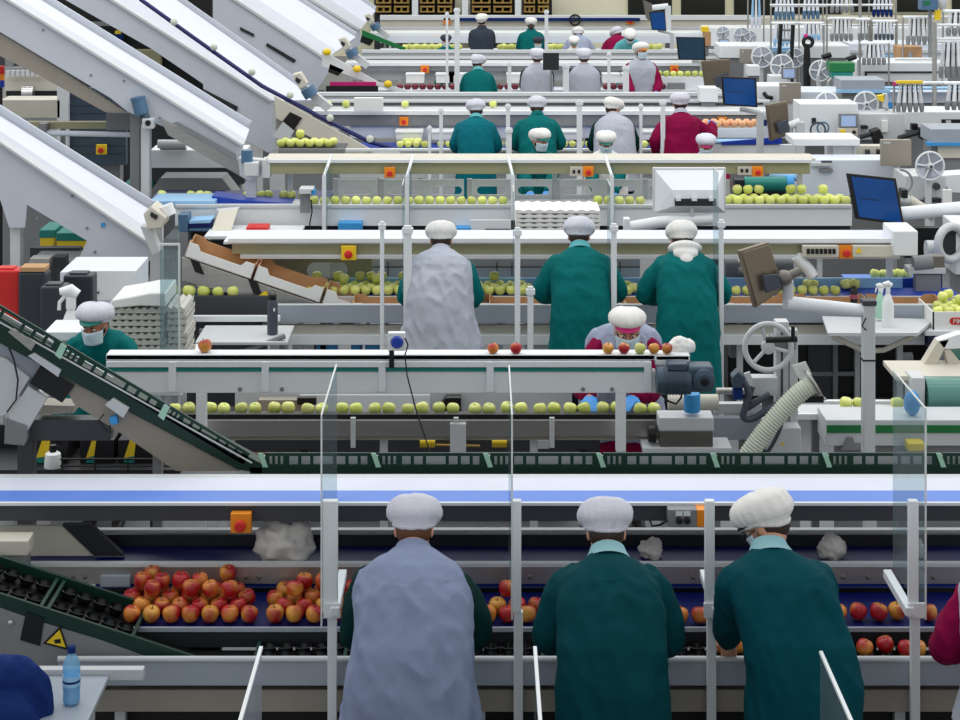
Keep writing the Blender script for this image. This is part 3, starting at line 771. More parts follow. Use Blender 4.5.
# red apples
def belt_apples(kind, label, group, spans, Y0, Y1, zb, r, step, second=0, stem=True, jit=.0015, keep=1.0):
    rows = max(1, int((Y1 - Y0) / step) + 1); pts = []
    for j in range(rows):
        y = Y0 + j * step
        for (a, b) in spans:
            x = X(a, y) + (step / 2 if j % 2 else 0)
            while x < X(b, y):
                if random.random() < keep:
                    px, py = x + random.uniform(-jit, jit), y + random.uniform(-jit, jit)
                    apple(kind, px, py, zb, label, group, r, stem); pts.append((px, py))
                x += step
    if second:
        for (px, py) in pts:
            if random.random() < second and py > Y0 + step * .5:
                qx, qy = px + step * .5, py + step * .28
                if any(abs(qx - X(b, qy)) < step * .4 for a, b in spans): continue
                if all((qx - u) ** 2 + (qy - w) ** 2 > (step * .95) ** 2 for u, w in done2):
                    apple(kind, qx, qy, zb + r * 1.66, label, group, r, stem); done2.append((qx, qy))
done2 = []
L = 'red and yellow apple heaped on the blue belt left of the grey tabard'
belt_apples('apple_red', L, 'red apples heaped at the left', [(132, 250), (275, 345)], 8.82, 9.14, .861, .046, .096, .5)
L = 'red and yellow apple on the blue belt between grey tabard and middle green coat'
belt_apples('apple_red', L, 'red apples by the second post', [(488, 545)], 8.82, 9.0, .861, .046, .096, .4)
L = 'red and yellow apple on the blue belt between the two green coats'
belt_apples('apple_red', L, 'red apples by the third post', [(680, 722)], 8.81, 8.9, .861, .046, .096, .5)
L = 'red and yellow apple in the single row right of the green coat with glasses'
for ax in (838, 858, 878, 897, 928): apple('apple_red', X(ax, 8.86), 8.86 + random.uniform(-.02, .02), .861, L, 'red apples in a single row at the right', .045, True)
L = 'red apple low in the trough at the right, just behind the counter lip'
for ax in (864, 886, 905, 916, 938): apple('apple_red', X(ax, 8.62), 8.60 + random.uniform(-.01, .05), .79, L, 'red apples in the right end of the trough', .043, True)
L = 'red apple in the trough below the hand of the worker with glasses'
for ax in (722, 738): apple('apple_red', X(ax, 8.63), 8.63, .79, L, 'red apples under the hand', .04, True)
apple('apple_red', X(462, 8.75), 8.80, .861, 'red apple held beside the right sleeve of the grey tabard', 'red apple by the sleeve', .04, True)

# posts with screens
def screen_post(px, label, w_up=9, pane=None, bar=True, side=1):
    Y = 8.40; x = X(px, Y); s = Y / FOC
    r = thing('screen_post', label, 'post', (x, Y, 0))
    MB().box(x - w_up * s / 2, x + w_up * s / 2, Y, Y + .04, 1.08, 1.60).build('upper_post', 'white_paint', r, .003)
    MB().box(x - .020 + .008, x + .022 + .008, Y + .005, Y + .04, .02, 1.08).build('lower_post', 'white_paint', r, .003)
    MB().box(x - .07, x + .09, Y - .04, Y + .08, 0, .02).build('foot_plate', 'mid_grey', r)
    if bar:
        b = MB().box(x + .006 * side, x + .046 * side, Y - .03, Y + .44, 1.075, 1.115) if side > 0 else MB().box(x - .046, x - .006, Y - .03, Y + .44, 1.075, 1.115)
        b.build('side_bar', 'white_paint', r, .003)
        MB().box(x - .03, x + .05, Y - .015, Y + .0, 1.06, 1.13).build('clamp', 'white_paint', r, .002)
    if pane:
        xp, y1, z0, z1 = pane
        p = MB().box(xp - .003, xp + .003, Y + .002, y1, z0, z1).build('clear_pane', 'acrylic', r)
        e = MB(); e.box(xp - .004, xp + .004, Y - .004, y1 + .003, z1, z1 + .007); e.box(xp - .004, xp + .004, Y - .006, Y + .002, z0, z1); e.build('pane_edge', 'acrylic_edge', p)
    return r
screen_post(330, 'grey post with clear screen left of the grey tabard worker', 15, (X(321.5, 8.4), 9.27, 1.02, 2.0), True, 1)
screen_post(516.5, 'grey post with clear screen between grey tabard and middle green coat', 9.5, (X(512, 8.4), 9.25, 1.05, 2.0), False)
screen_post(710, 'grey post with white side bar between the two nearest green coats', 9.5, None, True, 1)
screen_post(914, 'grey post with clear screen and side bar near the right edge', 9.5, (X(925.5, 8.4), 9.05, 1.05, 2.03), True, -1)
def floor_screen(xp, y0, y1, z1, label, m):
    r = thing('clear_screen', label, 'screen', (xp, y1, 0))
    p = MB().box(xp - .003, xp + .003, y0, y1, .35, z1).build('clear_pane', m, r)
    MB().box(xp - .008, xp + .008, y0, y1 + .004, z1, z1 + .014).build('pane_edge', 'white_paint', r, .002)
    MB().box(xp - .03, xp + .03, y1 - .06, y1 - .01, 0, .36).build('foot_post', 'light_grey', r, .003)
    return r
floor_screen(X(821, 7.66), 6.0, 7.66, 1.205, 'clear screen with white top edge in front of the coat of the worker with glasses', 'acrylic')
floor_screen(X(535, 7.66), 6.0, 7.66, 1.225, 'clear screen seen edge-on between grey tabard and middle green coat', 'acrylic')
floor_screen(X(261, 7.66), 6.0, 7.66, 1.225, 'frosted screen with white top edge left of the grey tabard', 'acrylic_frost')

# inclined tray conveyor at the lower left
def zat(x, Y, a, b):  # plane through pixel columns
    return a[1] + (b[1] - a[1]) * (x - a[0]) / (b[0] - a[0])
a0 = P(-60, 573, 8.56); a1 = P(212, 661, 8.56)
slope = math.atan2(a1.z - a0.z, a1.x - a0.x)
r = thing('inclined_tray_conveyor', 'black cup conveyor sloping down from the left to the nearest counter', 'conveyor', (a0.x, 8.7, 0))
for yy, nm in ((8.55, 'front_rail'), (8.93, 'rear_rail')):
    m = MB(); m.ext([(a0.x, yy, a0.z), (a1.x, yy, a1.z), (a1.x, yy, a1.z - .075), (a0.x, yy, a0.z - .075)], (0, .018, 0)); m.build(nm, 'dark_green', r, .003)
m = MB(); m.ext([(a0.x, 8.57, a0.z - .07), (a1.x, 8.57, a1.z - .07), (a1.x, 8.57, a1.z - .09), (a0.x, 8.57, a0.z - .09)], (0, .36, 0)); m.build('bed', 'rubber_black', r)
MB().ppoly([(-40, 594), (40, 622), (100, 640), (144, 656), (142, 672), (-40, 672)], 8.545, 8.549).build('side_plate', 'mid_grey', r)
MB().ppoly([(26, 612), (44, 619), (40, 646), (20, 640)], 8.54, 8.544).build('black_cover', 'black', r)
MB().box(a0.x + .2, a0.x + .26, 8.7, 8.76, 0, .93).build('leg', 'mid_grey', r)
sg = MB(); sg.ppoly([(60, 626.5), (68, 650), (43, 643.5)], 8.538, 8.543); sg = sg.build('warning_sign', 'black', r)
MB().ppoly([(59.5, 630), (65.5, 647.5), (46.5, 642.6)], 8.535, 8.538).build('yellow_field', 'yellow', sg)
m = MB(); m.ppoly([(54, 640), (60, 639), (61, 643), (55, 643.5)], 8.533, 8.535); m.build('hand_symbol', 'black', sg)
MB().lathe([(.012, 0), (.012, .012), (.006, .016)], P(11, 622, 8.545), (0, -1, 0), 10).build('bolt', 'chrome', r)
d = (a1 - a0).normalized(); nrm = Vector((-d.z, 0, d.x))
for i in range(2):
    st = a0 + d * (.05 + i * .46); st.z -= .065
    t = cup_tray('cup_tray', 'black cup tray with green end bars riding down the slope at lower left', 'cup trays on the slope', 0, .44, 0, .355, 0, 5, 2)
    t.location = (st.x, 8.572, st.z); t.rotation_euler = (0, -slope, 0)
unit('chute', 'beige and dark sloped chute below the upper belt at far left', 'chute', [
    ('pale_plate', 'warm_white', pp([(-20, 526), (62, 526), (94, 556), (16, 556)], 9.35, 9.37)),
    ('dark_edge', 'charcoal', pp([(62, 525), (90, 525), (124, 556), (94, 556)], 9.33, 9.37)),
], (50, 9.36))
unit('junction_box', 'beige junction box with grey base at left edge above the sloping trays', 'box', [
    ('lid', 'warm_white', pb(-30, 28, 541, 556, 9.02, 9.15), .005), ('base', 'mid_grey', pb(-30, 25, 556, 575, 9.03, 9.15), .005)], (0, 9.1))
# plastic bags
def crumpled(name, label, cat, m, c, rx, ry, rz, seed, amp=.35, Y0=.985):
    def fn(p, t, a):
        q = p.normalized(); k = 1 + amp * mnoise.noise(q * 2.1 + Vector((seed,) * 3)) + amp * .35 * mnoise.noise(q * 4.5 + Vector((seed,) * 3))
        p = p * k
        if p.z < -rz * .6: p.z = -rz * .6
        return p
    c = Vector(c)
    if 'bag' in name and Y0 is not None: c.z = Y0 + rz * .6 + .002
    o = MB().ball(c, rx, ry, rz, 36, 24, None, fn).build(name, m, None, ang=1.6); return tag(o, label, cat)
crumpled('plastic_bag', 'crumpled translucent plastic bag on the navy belt left of first post', 'bag', 'bag_plastic', P(285, 549, 9.32), .15, .11, .13, 2.2)
crumpled('plastic_bag', 'small crumpled plastic bag right of the middle worker collar', 'bag', 'bag_plastic', P(651, 552, 9.34), .06, .06, .06, 5.1)
crumpled('plastic_bag', 'small crumpled plastic bag right of the shoulder of the worker with glasses', 'bag', 'bag_plastic', P(832, 557, 9.34), .07, .06, .07, 8.4)
crumpled('plastic_bag', 'scrap of white plastic seen through the right clear screen', 'bag', 'bag_plastic', P(918, 556, 9.34), .03, .03, .06, 1.4)
# lower left table, bottle, jacket
unit('side_table', 'small grey steel table at the lower left corner with a bottle on it', 'table', [
    ('table_top', 'counter_grey', wb(X(-40, 8), X(96, 8), 7.70, 8.28, .815, .84), .004),
    ('white_bar', 'light_grey', wb(X(36, 8.28), X(143, 8.28), 8.285, 8.33, .815, .865), .003),
] + leg_parts((-20, 84), 8.0, .815), (30, 8.0))
bx, by = X(71.5, 8.0), 8.0
r = thing('water_bottle', 'blue plastic water bottle with navy cap standing on the steel table', 'bottle', (bx, by, .84))
R0 = .039
prof = [(R0 * .6, .002), (R0 * .95, .012), (R0, .03), (R0 * .93, .05), (R0, .07), (R0, .09)] + [(R0 * (1 if k % 2 else .95), .09 + .012 * k) for k in range(6)] + [(R0, .165), (R0 * .96, .18), (R0 * .7, .205), (R0 * .38, .222), (R0 * .36, .232)]
MB().lathe(prof, (bx, by, .84), n=20).build('bottle_body', 'water_blue', r)
MB().lathe([(R0 * .90, .004), (R0 * .90, .12)], (bx, by, .842), n=18).build('water', 'water_blue', r)
lb = MB().lathe([(R0 * 1.01, .085), (R0 * 1.015, .087), (R0 * 1.015, .128), (R0 * 1.01, .13)], (bx, by, .84), n=20).build('label', 'pale_blue', r)
MB().lathe([(R0 * 1.02, .100), (R0 * 1.025, .101), (R0 * 1.025, .109), (R0 * 1.02, .110)], (bx, by, .84), n=20).build('printed_band', 'cloth_navy', lb)
MB().lathe([(R0 * .46, .228), (R0 * .48, .23), (R0 * .48, .252), (R0 * .4, .256)], (bx, by, .84), n=16).build('bottle_cap', 'cloth_navy', r)
jb = MB()
limb(jb, [P(-30, 690, 7.9), P(5, 672, 7.92), P(32, 676, 7.92), P(40, 700, 7.92), P(44, 740, 7.9)], [.11, .085, .07, .065, .06])
limb(jb, [P(-20, 720, 7.86), P(20, 705, 7.84), P(30, 735, 7.84)], [.12, .08, .07])
me = remeshed(jb, .01, 3); folds(me, .016, 9.1)
j = link_mesh('jacket', me, 'cloth_navy', None); tag(j, 'navy blue jacket slung at the lower left corner beside the water bottle', 'jacket')

# ================================================================== green frame conveyor behind the upper belt
YG = 9.95
def slotted(mb, p0, p1, hgt, Y, t, n_seg_frac):
    """slotted side wall along p0->p1 (top edge), real openings between ribs"""
    d = p1 - p0; L = d.length; u = d.normalized(); v = Vector((u.z, 0, -u.x)) * hgt
    def quad(a, b, c, e):
        A = p0 + u * (a * L) + v * c; Bq = p0 + u * (b * L) + v * c; Cq = p0 + u * (b * L) + v * e; Dq = p0 + u * (a * L) + v * e
        mb.ext([A, Bq, Cq, Dq], (0, t, 0))
    quad(0, 1, 0, .22); quad(0, 1, .80, 1.0)
    for a, b in n_seg_frac: quad(a, b, .22, .80)
RIB = [(0, .04), (.065, .09), (.115, .14), (.165, .22), (.30, .33), (.41, .44), (.62, .65), (.73, .76), (.84, .87), (.93, 1.0)]
r = thing('green_frame_conveyor', 'dark green slotted frame conveyor running level behind the upper belt', 'conveyor', (X(610, YG), YG, 0))
xs = [262, 375, 487, 600, 714, 826, 940, 1052]
for i in range(7):
    m = MB(); slotted(m, P(xs[i] + 3, 453, YG), P(xs[i + 1], 453, YG), abs(Z(453, YG) - Z(467, YG)), YG, .012, RIB)
    m.build('slotted_frame', 'crate_green', r)
    MB().ext([P(xs[i] - 4, 453, YG - .004), P(xs[i] + 1, 453, YG - .004), P(xs[i] + 6, 467, YG - .004), P(xs[i] + 1, 467, YG - .004)], (0, -.006, 0)).build('strap', 'pale_green', r)
MB().pbox(250, 1050, 467.5, 474, YG, YG + .10).build('base_rail', 'dark_green', r)
MB().pbox(262, 1050, 456, 467, YG + .07, YG + .085).build('inner_guide', 'light_grey', r)
for x in (300, 620, 900): MB().box(X(x, YG), X(x, YG) + .05, YG + .03, YG + .08, 0, Z(474, YG)).build('leg', 'mid_grey', r)
r = thing('green_incline_conveyor', 'dark green slotted conveyor sloping down from left edge to the level frame', 'conveyor', (X(130, YG), YG, 0))
segs = [(-38, 282.5), (65, 343.5), (168, 404.6), (252, 454.5)]
for i in range(3):
    p0, p1 = P(segs[i][0], segs[i][1], YG), P(segs[i + 1][0] - 2, segs[i + 1][1] - 1, YG)
    m = MB(); slotted(m, p0, p1, .072, YG, .012, RIB); m.build('slotted_frame', 'crate_green', r)
    MB().ext([p0 + Vector((-.02, -.004, 0.005)), p0 + Vector((.012, -.004, -.012)), p0 + Vector((-.022, -.004, -.085)), p0 + Vector((-.055, -.004, -.06))], (0, -.006, 0)).build('strap', 'pale_green', r)
p0, p1 = P(-40, 297, YG), P(262, 470, YG)
MB().ext([P(-40, 299, YG), P(262, 464, YG), P(262, 474, YG), P(240, 470, YG), P(-40, 322, YG)], (0, .10, 0)).build('base_rail', 'dark_green', r)
MB().tube([P(-40, 300, YG - .004), P(252, 463, YG - .004)], .005, 6).build('edge_strip', 'light_grey', r)
MB().ext([P(-40, 288, YG + .07), P(250, 458, YG + .07), P(250, 466, YG + .07), P(-40, 300, YG + .07)], (0, .012, 0)).build('inner_guide', 'light_grey', r)
MB().ppoly([(62, 381), (84, 388), (240, 471), (176, 471), (122, 434), (74, 404)], YG + .03, YG + .07).build('side_plate', 'warm_grey', r)
MB().box(X(150, YG), X(150, YG) + .05, YG + .08, YG + .13, 0, Z(430, YG)).build('leg', 'mid_grey', r)
s_ = MB(); s_.ppoly([(105, 405), (112, 400), (128, 410), (123, 418)], YG - .05, YG).build('sensor_bracket', 'light_grey', r)
MB().ppoly([(109, 418), (116, 416), (118, 424), (111, 425)], YG - .04, YG).build('sensor', 'bright_blue', r)
MB().tube([P(110, 425, YG - .02), P(111, 433, YG - .02), P(104, 428, YG - .02), P(99, 420, YG - .01), P(104, 414, YG - .01)], .004, 6).build('cable', 'black', r)
MB().ppoly([(28, 356), (34, 353), (61, 370), (58, 377)], YG - .012, YG).build('cover_strip', 'light_grey', r)
MB().ppoly([(8, 332), (13, 329), (35, 344), (31, 351)], YG - .03, YG).build('guide_block', 'steel', r)

# grey machine at the left below the incline
unit('drive_housing', 'grey angular drive housing under the green incline at left edge', 'machine', [
    ('upper_plate', 'counter_grey', pp([(-30, 330), (12, 340), (52, 372), (30, 402), (-30, 345 + 20)], 10.02, 10.06)),
    ('large_panel', 'light_grey', pp([(-30, 352), (5, 358), (30, 378), (6, 415), (-30, 425)], 9.99, 10.03), .004),
    ('arm_plate', 'light_grey', pp([(28, 386), (47, 398), (27, 432), (8, 418)], 9.98, 10.02), .004),
    ('foot', 'mid_grey', pp([(5, 418), (27, 426), (27, 440), (24, 446), (4, 444)], 9.97, 10.03), .004),
    ('black_guard', 'black', pp([(40, 366), (74, 386), (62, 403), (29, 383)], 9.96, 10.02), .003),
    ('cross_bar', 'dark_grey', pb(28, 110, 420, 441, 10.05, 10.15), .004),
    ('tray', 'warm_grey', pp([(40, 405), (74, 406), (74, 413), (37, 415)], 10.06, 10.2)),
    ('stand', 'dark_grey', wb(X(15, 10), X(30, 10), 10.05, 10.15, 0, Z(440, 10.05))),
    ('cable', 'black', lambda m: m.tube([P(8, 345, 9.97), P(14, 360, 9.96), P(18, 380, 9.96), P(16, 400, 9.95), P(7, 412, 9.96)], .005, 6)),
], (20, 10.05))
# shelf of clutter under the incline
unit('low_shelf', 'dark low rack under the green incline holding striped yellow boxes', 'rack', [
    ('back_board', 'black', pb(-30, 150, 425, 476, 10.9, 10.93)),
    ('shelf_board', 'charcoal', pb(-30, 180, 470, 474, 10.5, 10.9)),
    ('wire_rail', 'black', lambda m: (m.tube([P(60, 459, 10.48), P(178, 459, 10.48)], .006, 6), m.tube([P(60, 466, 10.48), P(178, 466, 10.48)], .006, 6), [m.tube([P(x, 459, 10.48), P(x, 472, 10.48)], .005, 6) for x in (62, 95, 128, 160, 177)])),
    ('post', 'charcoal', wb(X(-20, 10.5), X(-20, 10.5) + .04, 10.5, 10.54, 0, 1.1)),
    ('post', 'charcoal', wb(X(150, 10.9), X(150, 10.9) + .04, 10.9, 10.94, 0, 1.1)),
], (60, 10.7))
for i, (x0, x1, t) in enumerate(((36, 50, 0), (86, 96, 1), (124, 136, 2))):
    unit('striped_box', ('black box with a yellow band nearest the left edge under the incline', 'black box with a narrow yellow wedge at middle of the low rack', 'black box with a slanted yellow band next to the cardboard box')[i], 'box', [
        ('box_body', 'tarp_black', pb(x0 - 6, x1 + 18, 440, 469, 10.62, 10.85), .004),
        ('yellow_band', 'yellow', pp([(x0, 458), (x0 + 6, 440), (x1, 440), (x1 - 2, 456)], 10.61, 10.62)),
        ('teal_band', 'teal_trim', pp([(x0, 458), (x1 - 2, 456), (x1 - 2, 463), (x0, 463)], 10.61, 10.62))], (x0 + 8, 10.73))
unit('cardboard_box', 'plain cardboard box under the green incline, left of grey wall', 'box', [
    ('box_body', 'cardboard', pb(142, 172, 436, 470, 10.75, 10.99), .003), ('tape', 'warm_white', pb(150, 152, 436, 470, 10.745, 10.75))], (157, 10.85))
unit('spray_jar', 'white jar with dark neck on the low rack at left', 'jar', [
    ('jar_body', 'bottle_white', lambda m: m.lathe([(.05, 0), (.055, .01), (.045, .10), (.03, .11)], (X(53, 10.56), 10.56, Z(470.5, 10.56)), n=14)),
    ('neck', 'black', lambda m: m.lathe([(.02, .11), (.02, .15)], (X(53, 10.56), 10.56, Z(470.5, 10.56)), n=10))], (53, 10.56))

# ================================================================== white beam with the pair conveyor (second line, near side)
r = unit('white_beam_conveyor', 'long white rail beam with teal stripe above the green apple pairs', 'conveyor', [
    ('top_rail', 'white_paint', pb(106, 655, 354.5, 360, 11.40, 11.52), .004),
    ('mid_rail', 'white_paint', pb(106, 650, 361.5, 367.5, 11.38, 11.50), .003),
    ('teal_stripe', 'teal_trim', pb(106, 652, 368, 371.5, 11.39, 11.49)),
    ('side_plate', 'white_paint', pb(106, 656, 371.5, 393, 11.40, 11.48), .003),
    ('belt', 'white_paint', wb(X(106, 11.4), X(690, 11.4), 11.40, 11.53, Z(355, 11.4) - .03, Z(355, 11.4) - .004)),
    ('end_cap', 'white_paint', pb(655, 690, 355, 366, 11.40, 11.52), .01),
], (380, 11.45))
for x in (172, 265, 382, 490, 648):
    MB().pbox(x - 3.5, x + 3.5, 362, 392, 11.365, 11.40).build('bracket', 'white_paint', r, .002)
for x in (240, 282, 383, 583, 612):
    MB().lathe([(.014, 0), (.014, .008), (.006, .012)], (X(x, 11.4), 11.4, Z(389, 11.4)), (0, -1, 0), 8).build('bolt', 'mid_grey', r)
for x in (201, 621):
    MB().pbox(x - 5, x + 5, 393, 452, 11.40, 11.46).build('support_post', 'white_paint', r, .003)
    MB().box(X(x, 11.43) - .03, X(x, 11.43) + .03, 11.405, 11.455, 0, Z(451, 11.43)).build('leg', 'light_grey', r)
# geared motor on its right end
Y = 11.30
r = thing('gear_motor', 'slate blue gear motor at the right end of the white rail beam', 'motor', P(685, 395, Y))
MB().lathe([(.045, -.215), (.082, -.21), (.088, -.19), (.088, .0), (.07, .01)], P(690, 380, Y), (1, 0, 0), 24).build('motor_body', 'motor_slate', r)
for k in range(8):
    MB().lathe([(.088, 0), (.094, .002), (.094, .006), (.088, .008)], P(663 + k * 3.0, 380, Y), (1, 0, 0), 24).build('cooling_fin', 'motor_slate', r)
MB().pbox(668, 688, 364, 371, Y - .06, Y + .06).build('terminal_box', 'motor_slate', r, .008)
MB().pbox(688, 714, 367, 393, Y - .07, Y + .08).build('gearbox', 'motor_slate', r, .02)
MB().lathe([(.07, 0), (.068, .02), (.045, .03), (.045, .045), (.02, .046)], (X(704, Y - .07), Y - .07, Z(380, Y - .07)), (0, -1, 0), 20).build('output_hub', 'motor_slate', r)
MB().lathe([(.028, .044), (.024, .056), (.01, .058)], (X(704, Y - .07), Y - .07, Z(380, Y - .07)), (0, -1, 0), 14).build('shaft_cap', 'black', r)
MB().tube([P(660, 393, Y), P(668, 401, Y), P(676, 404, Y), P(681, 398, Y), P(682, 392, Y)], .007, 8).build('cable', 'black', r)
# junction box with loose cable on the post near x=397
r = thing('sensor_box', 'small white sensor box with blue plug and hanging cable on the white beam', 'sensor', P(397, 352, 11.36))
MB().pbox(388, 405, 333, 351, 11.33, 11.38).build('housing', 'white_paint', r, .004)
MB().lathe([(.035, 0), (.04, .006), (.03, .02)], (X(397, 11.33), 11.33, Z(342, 11.33)), (0, -1, 0), 16).build('plug', 'blue_belt', r)
MB().pbox(389, 394, 350, 368, 11.33, 11.36).build('connector', 'black', r, .003)
MB().tube([P(405, 338, 11.32), P(408, 345, 11.32), P(405, 355, 11.32), P(407, 375, 11.3), P(416, 410, 11.25), P(426, 440, 11.2), P(431, 455, 11.15)], .005, 6).build('cable', 'black', r)

# ---- pair conveyor with green apples
r = unit('pair_conveyor', 'grey conveyor carrying green apples two by two', 'conveyor', [
    ('apple_bed', 'rubber_black', wb(X(168, 11.7), X(662, 11.7), 11.66, 11.84, .985, 1.005), .003),
    ('black_rail', 'black', pb(168, 662, 414.5, 419, 11.62, 11.66)),
    ('face_rail', 'steel', pb(150, 668, 420, 437, 11.60, 11.66), .004),
    ('lower_edge', 'warm_grey', pb(150, 668, 437, 440, 11.62, 11.70)),
], (420, 11.7))
for x in (353, 552, 456):
    MB().pbox(x - 2.5, x + 2.5, 418, 448, 11.575, 11.60).build('clamp', 'light_grey', r, .002)
for x in (220, 380, 530, 660):
    MB().box(X(x, 11.7), X(x, 11.7) + .05, 11.68, 11.73, 0, .985).build('leg', 'light_grey', r)
MB().pbox(450, 466, 424, 455, 11.56, 11.60).build('cover_plate', 'light_grey', r, .003)
L = 'green apple in one of the pairs on the narrow conveyor under the white beam'
for c in (182, 217, 248, 281, 315, 349, 382, 415, 446, 482, 514, 547, 577, 610, 647):
    for dx in (-7, 7):
        
        apple('apple_green', X(c + dx, 11.75), 11.75 + random.uniform(-.02, .02), 1.006, L, 'green apples riding in pairs', .0455)
# red apples on the white beam
for c, k in ((493, 'apple_red'), (516, 'apple_red'), (608, 'apple_red'), (624, 'apple_red'), (640, 'apple_green'), (654, 'apple_red'), (667, 'apple_red')):
    L = 'red apple on top of the white beam in front of the woman with magenta peak' if k == 'apple_red' else 'single green apple among red ones on top of the white beam'
    apple(k, X(c, 11.425), 11.425, Z(355, 11.4), L, 'apples on the white beam', .038, True)
apple('apple_red', X(205, 11.46), 11.46, Z(355, 11.4), 'lone red apple on the left stretch of the white beam', 'lone red apple', .045, True)
crumpled('white_cloth', 'folded white cloth heap on the right end of the white beam', 'cloth', 'carton_white', P(681, 352, 11.52) + Vector((0, 0, .035)), .085, .05, .06, 3.3, .2)
# white equipment behind the apple pairs
unit('back_cabinet', 'low pale cabinet behind the apple pairs on the left', 'cabinet', [
    ('body', 'light_grey', wb(X(235, 12.6), X(572, 12.6), 12.60, 12.9, .1, .93), .004),
    ('door_panel', 'white_paint', wb(X(300, 12.6), X(430, 12.6), 12.585, 12.6, .2, .90), .003),
    ('dark_slot', 'charcoal', wb(X(290, 12.6), X(460, 12.6), 12.58, 12.6, .45, .58)),
    ('dark_box', 'black', pp([(434, 416), (446, 398), (461, 398), (461, 418)], 12.5, 12.59)),
    ('top_box', 'warm_grey', pb(258, 303, 400, 416, 12.5, 12.59), .003),
    ('top_box', 'black', pb(297, 316, 398, 405, 12.45, 12.5), .003),
    ('foot', 'mid_grey', wb(X(240, 12.6), X(560, 12.6), 12.65, 12.85, 0, .1)),
], (400, 12.75))
unit('printed_carton', 'beige carton with green printed band below the pair conveyor', 'box', [
    ('box_body', 'cardboard', pb(250, 306, 438.5, 470, 12.1, 12.4), .004),
    ('stand', 'mid_grey', wb(X(255, 12.2), X(300, 12.2), 12.15, 12.35, 0, Z(470, 12.1))), ('green_print', 'stripe_green', pp([(276, 442), (296, 439), (296, 449), (276, 454)], 12.09, 12.1))], (280, 12.25))
single('yellow_tube', 'short yellow roll on a brown rod under the pair conveyor, middle', 'roll', 'yellow', lambda m: m.tube([P(420, 443, 11.95), P(435, 443, 11.95)], .028, 12))
single('yellow_tube', 'short yellow roll under the pair conveyor, right of the middle screen', 'roll', 'yellow', lambda m: m.tube([P(492, 443, 11.95), P(507, 443, 11.95)], .028, 12))
unit('rod_rack', 'dark lower rack under the pair conveyor with a brown rod', 'rack', [
    ('dark_plate', 'dark_grey', pb(235, 600, 440, 452, 12.0, 12.03)),
    ('rod', 'wood', lambda m: m.tube([P(436, 445, 11.97), P(480, 446, 11.97)], .008, 8)),
    ('white_block', 'white_paint', pb(533, 549, 440, 449, 11.93, 12.0), .003),
    ('leg', 'dark_grey', wb(X(300, 12), X(300, 12) + .05, 12.0, 12.05, 0, .7)),
    ('leg', 'dark_grey', wb(X(580, 12), X(580, 12) + .05, 12.0, 12.05, 0, .7)),
], (430, 12.0))
unit('gear_cover', 'grey sheet metal cover box at the right end of the pair conveyor', 'box', [
    ('lid', 'light_grey', pb(659, 714, 418, 431, 11.45, 11.62), .004), ('front', 'dark_steel', pb(660, 713, 431, 447, 11.44, 11.62), .003),
    ('knob', 'black', lambda m: m.lathe([(.05, 0), (.055, .01), (.05, .05)], P(656, 434, 11.5), (-1, 0, 0), 14)),
    ('base_plate', 'light_grey', pb(643, 732, 448, 454, 11.42, 11.64), .003),
    ('stand', 'mid_grey', wb(X(670, 11.5), X(720, 11.5), 11.48, 11.6, 0, Z(454, 11.5)))], (690, 11.5))
single('blue_cup', 'short blue cylinder hanging under the gear motor', 'cylinder', 'bright_blue', lambda m: m.lathe([(.05, -.06), (.053, -.055), (.053, .05), (.05, .055)], P(692, 402, 11.52), (0, 0, 1), 18))
unit('roller_drum', 'pale cylindrical roller behind the blue cylinder at right of the pair conveyor', 'roller', [
    ('drum', 'warm_white', lambda m: m.tube([P(668, 402, 11.75), P(718, 402, 11.75)], .05, 16)),
    ('shaft', 'steel', lambda m: m.tube([P(716, 391, 11.8), P(764, 391, 11.8)], .022, 10)),
    ('guide', 'light_grey', pb(715, 762, 404, 414, 11.82, 11.88), .003),
    ('lower_guide', 'counter_grey', pb(714, 760, 418, 440, 11.74, 11.8), .003),
    ('leg', 'mid_grey', wb(X(740, 11.75), X(740, 11.75) + .06, 11.76, 11.82, 0, 1.0))], (710, 11.75))

# ---- right hand machine: column, hand wheel, hose, cables
unit('machine_column', 'grey aluminium column with base block right of the gear motor', 'machine', [
    ('column', 'light_grey', pb(776, 789, 322, 452, 11.70, 11.80), .004),
    ('column', 'light_grey', pb(790, 798, 330, 452, 11.68, 11.76), .004),
    ('groove', 'dark_grey', pb(781, 783, 332, 430, 11.695, 11.70)),
    ('head_block', 'mid_grey', pb(772, 796, 338, 350, 11.62, 11.74), .004),
    ('base_block', 'light_grey', pb(766, 801, 428, 455, 11.55, 11.8), .005),
    ('side_block', 'light_grey', pb(748, 778, 378, 396, 11.64, 11.74), .004),
    ('warning_mark', 'yellow', pp([(781, 445.5), (784.5, 445.5), (782.7, 441.5)], 11.545, 11.55)),
    ('plinth', 'mid_grey', wb(X(768, 11.6), X(800, 11.6), 11.6, 11.78, 0, Z(455, 11.6))),
], (785, 11.7))
def wheel(name, label, cx, cy, rad, Y, rim=.18, spokes=3, m='steel', tube=False, axis=(0, -1, 0), spoke_name='spoke'):
    c = P(cx, cy, Y); R = rad * Y / FOC
    r = thing(name, label, 'wheel', (c.x, Y, c.z))
    MB().torus(c, R * (1 - rim / 2), R * rim / 2, axis, 36, 8).build('rim', m, r)
    a = Vector(axis).normalized(); up = Vector((0, 0, 1)); u = (up - a * up.dot(a)).normalized(); w = a.cross(u)
    for k in range(spokes):
        t = 2 * PI * k / spokes + .3; d = u * math.cos(t) + w * math.sin(t)
        MB().tube([c + d * R * .12, c + d * R * (1 - rim)], R * .075, 8).build(spoke_name, m, r)
    MB().lathe([(R * .26, -R * .1), (R * .26, R * .1), (R * .12, R * .16)], c, axis, 18).build('hub', m, r)
    return r
w = wheel('hand_wheel', 'large grey hand wheel beside the aluminium column', 768, 347, 26, 11.60, .22, 3, 'light_grey')
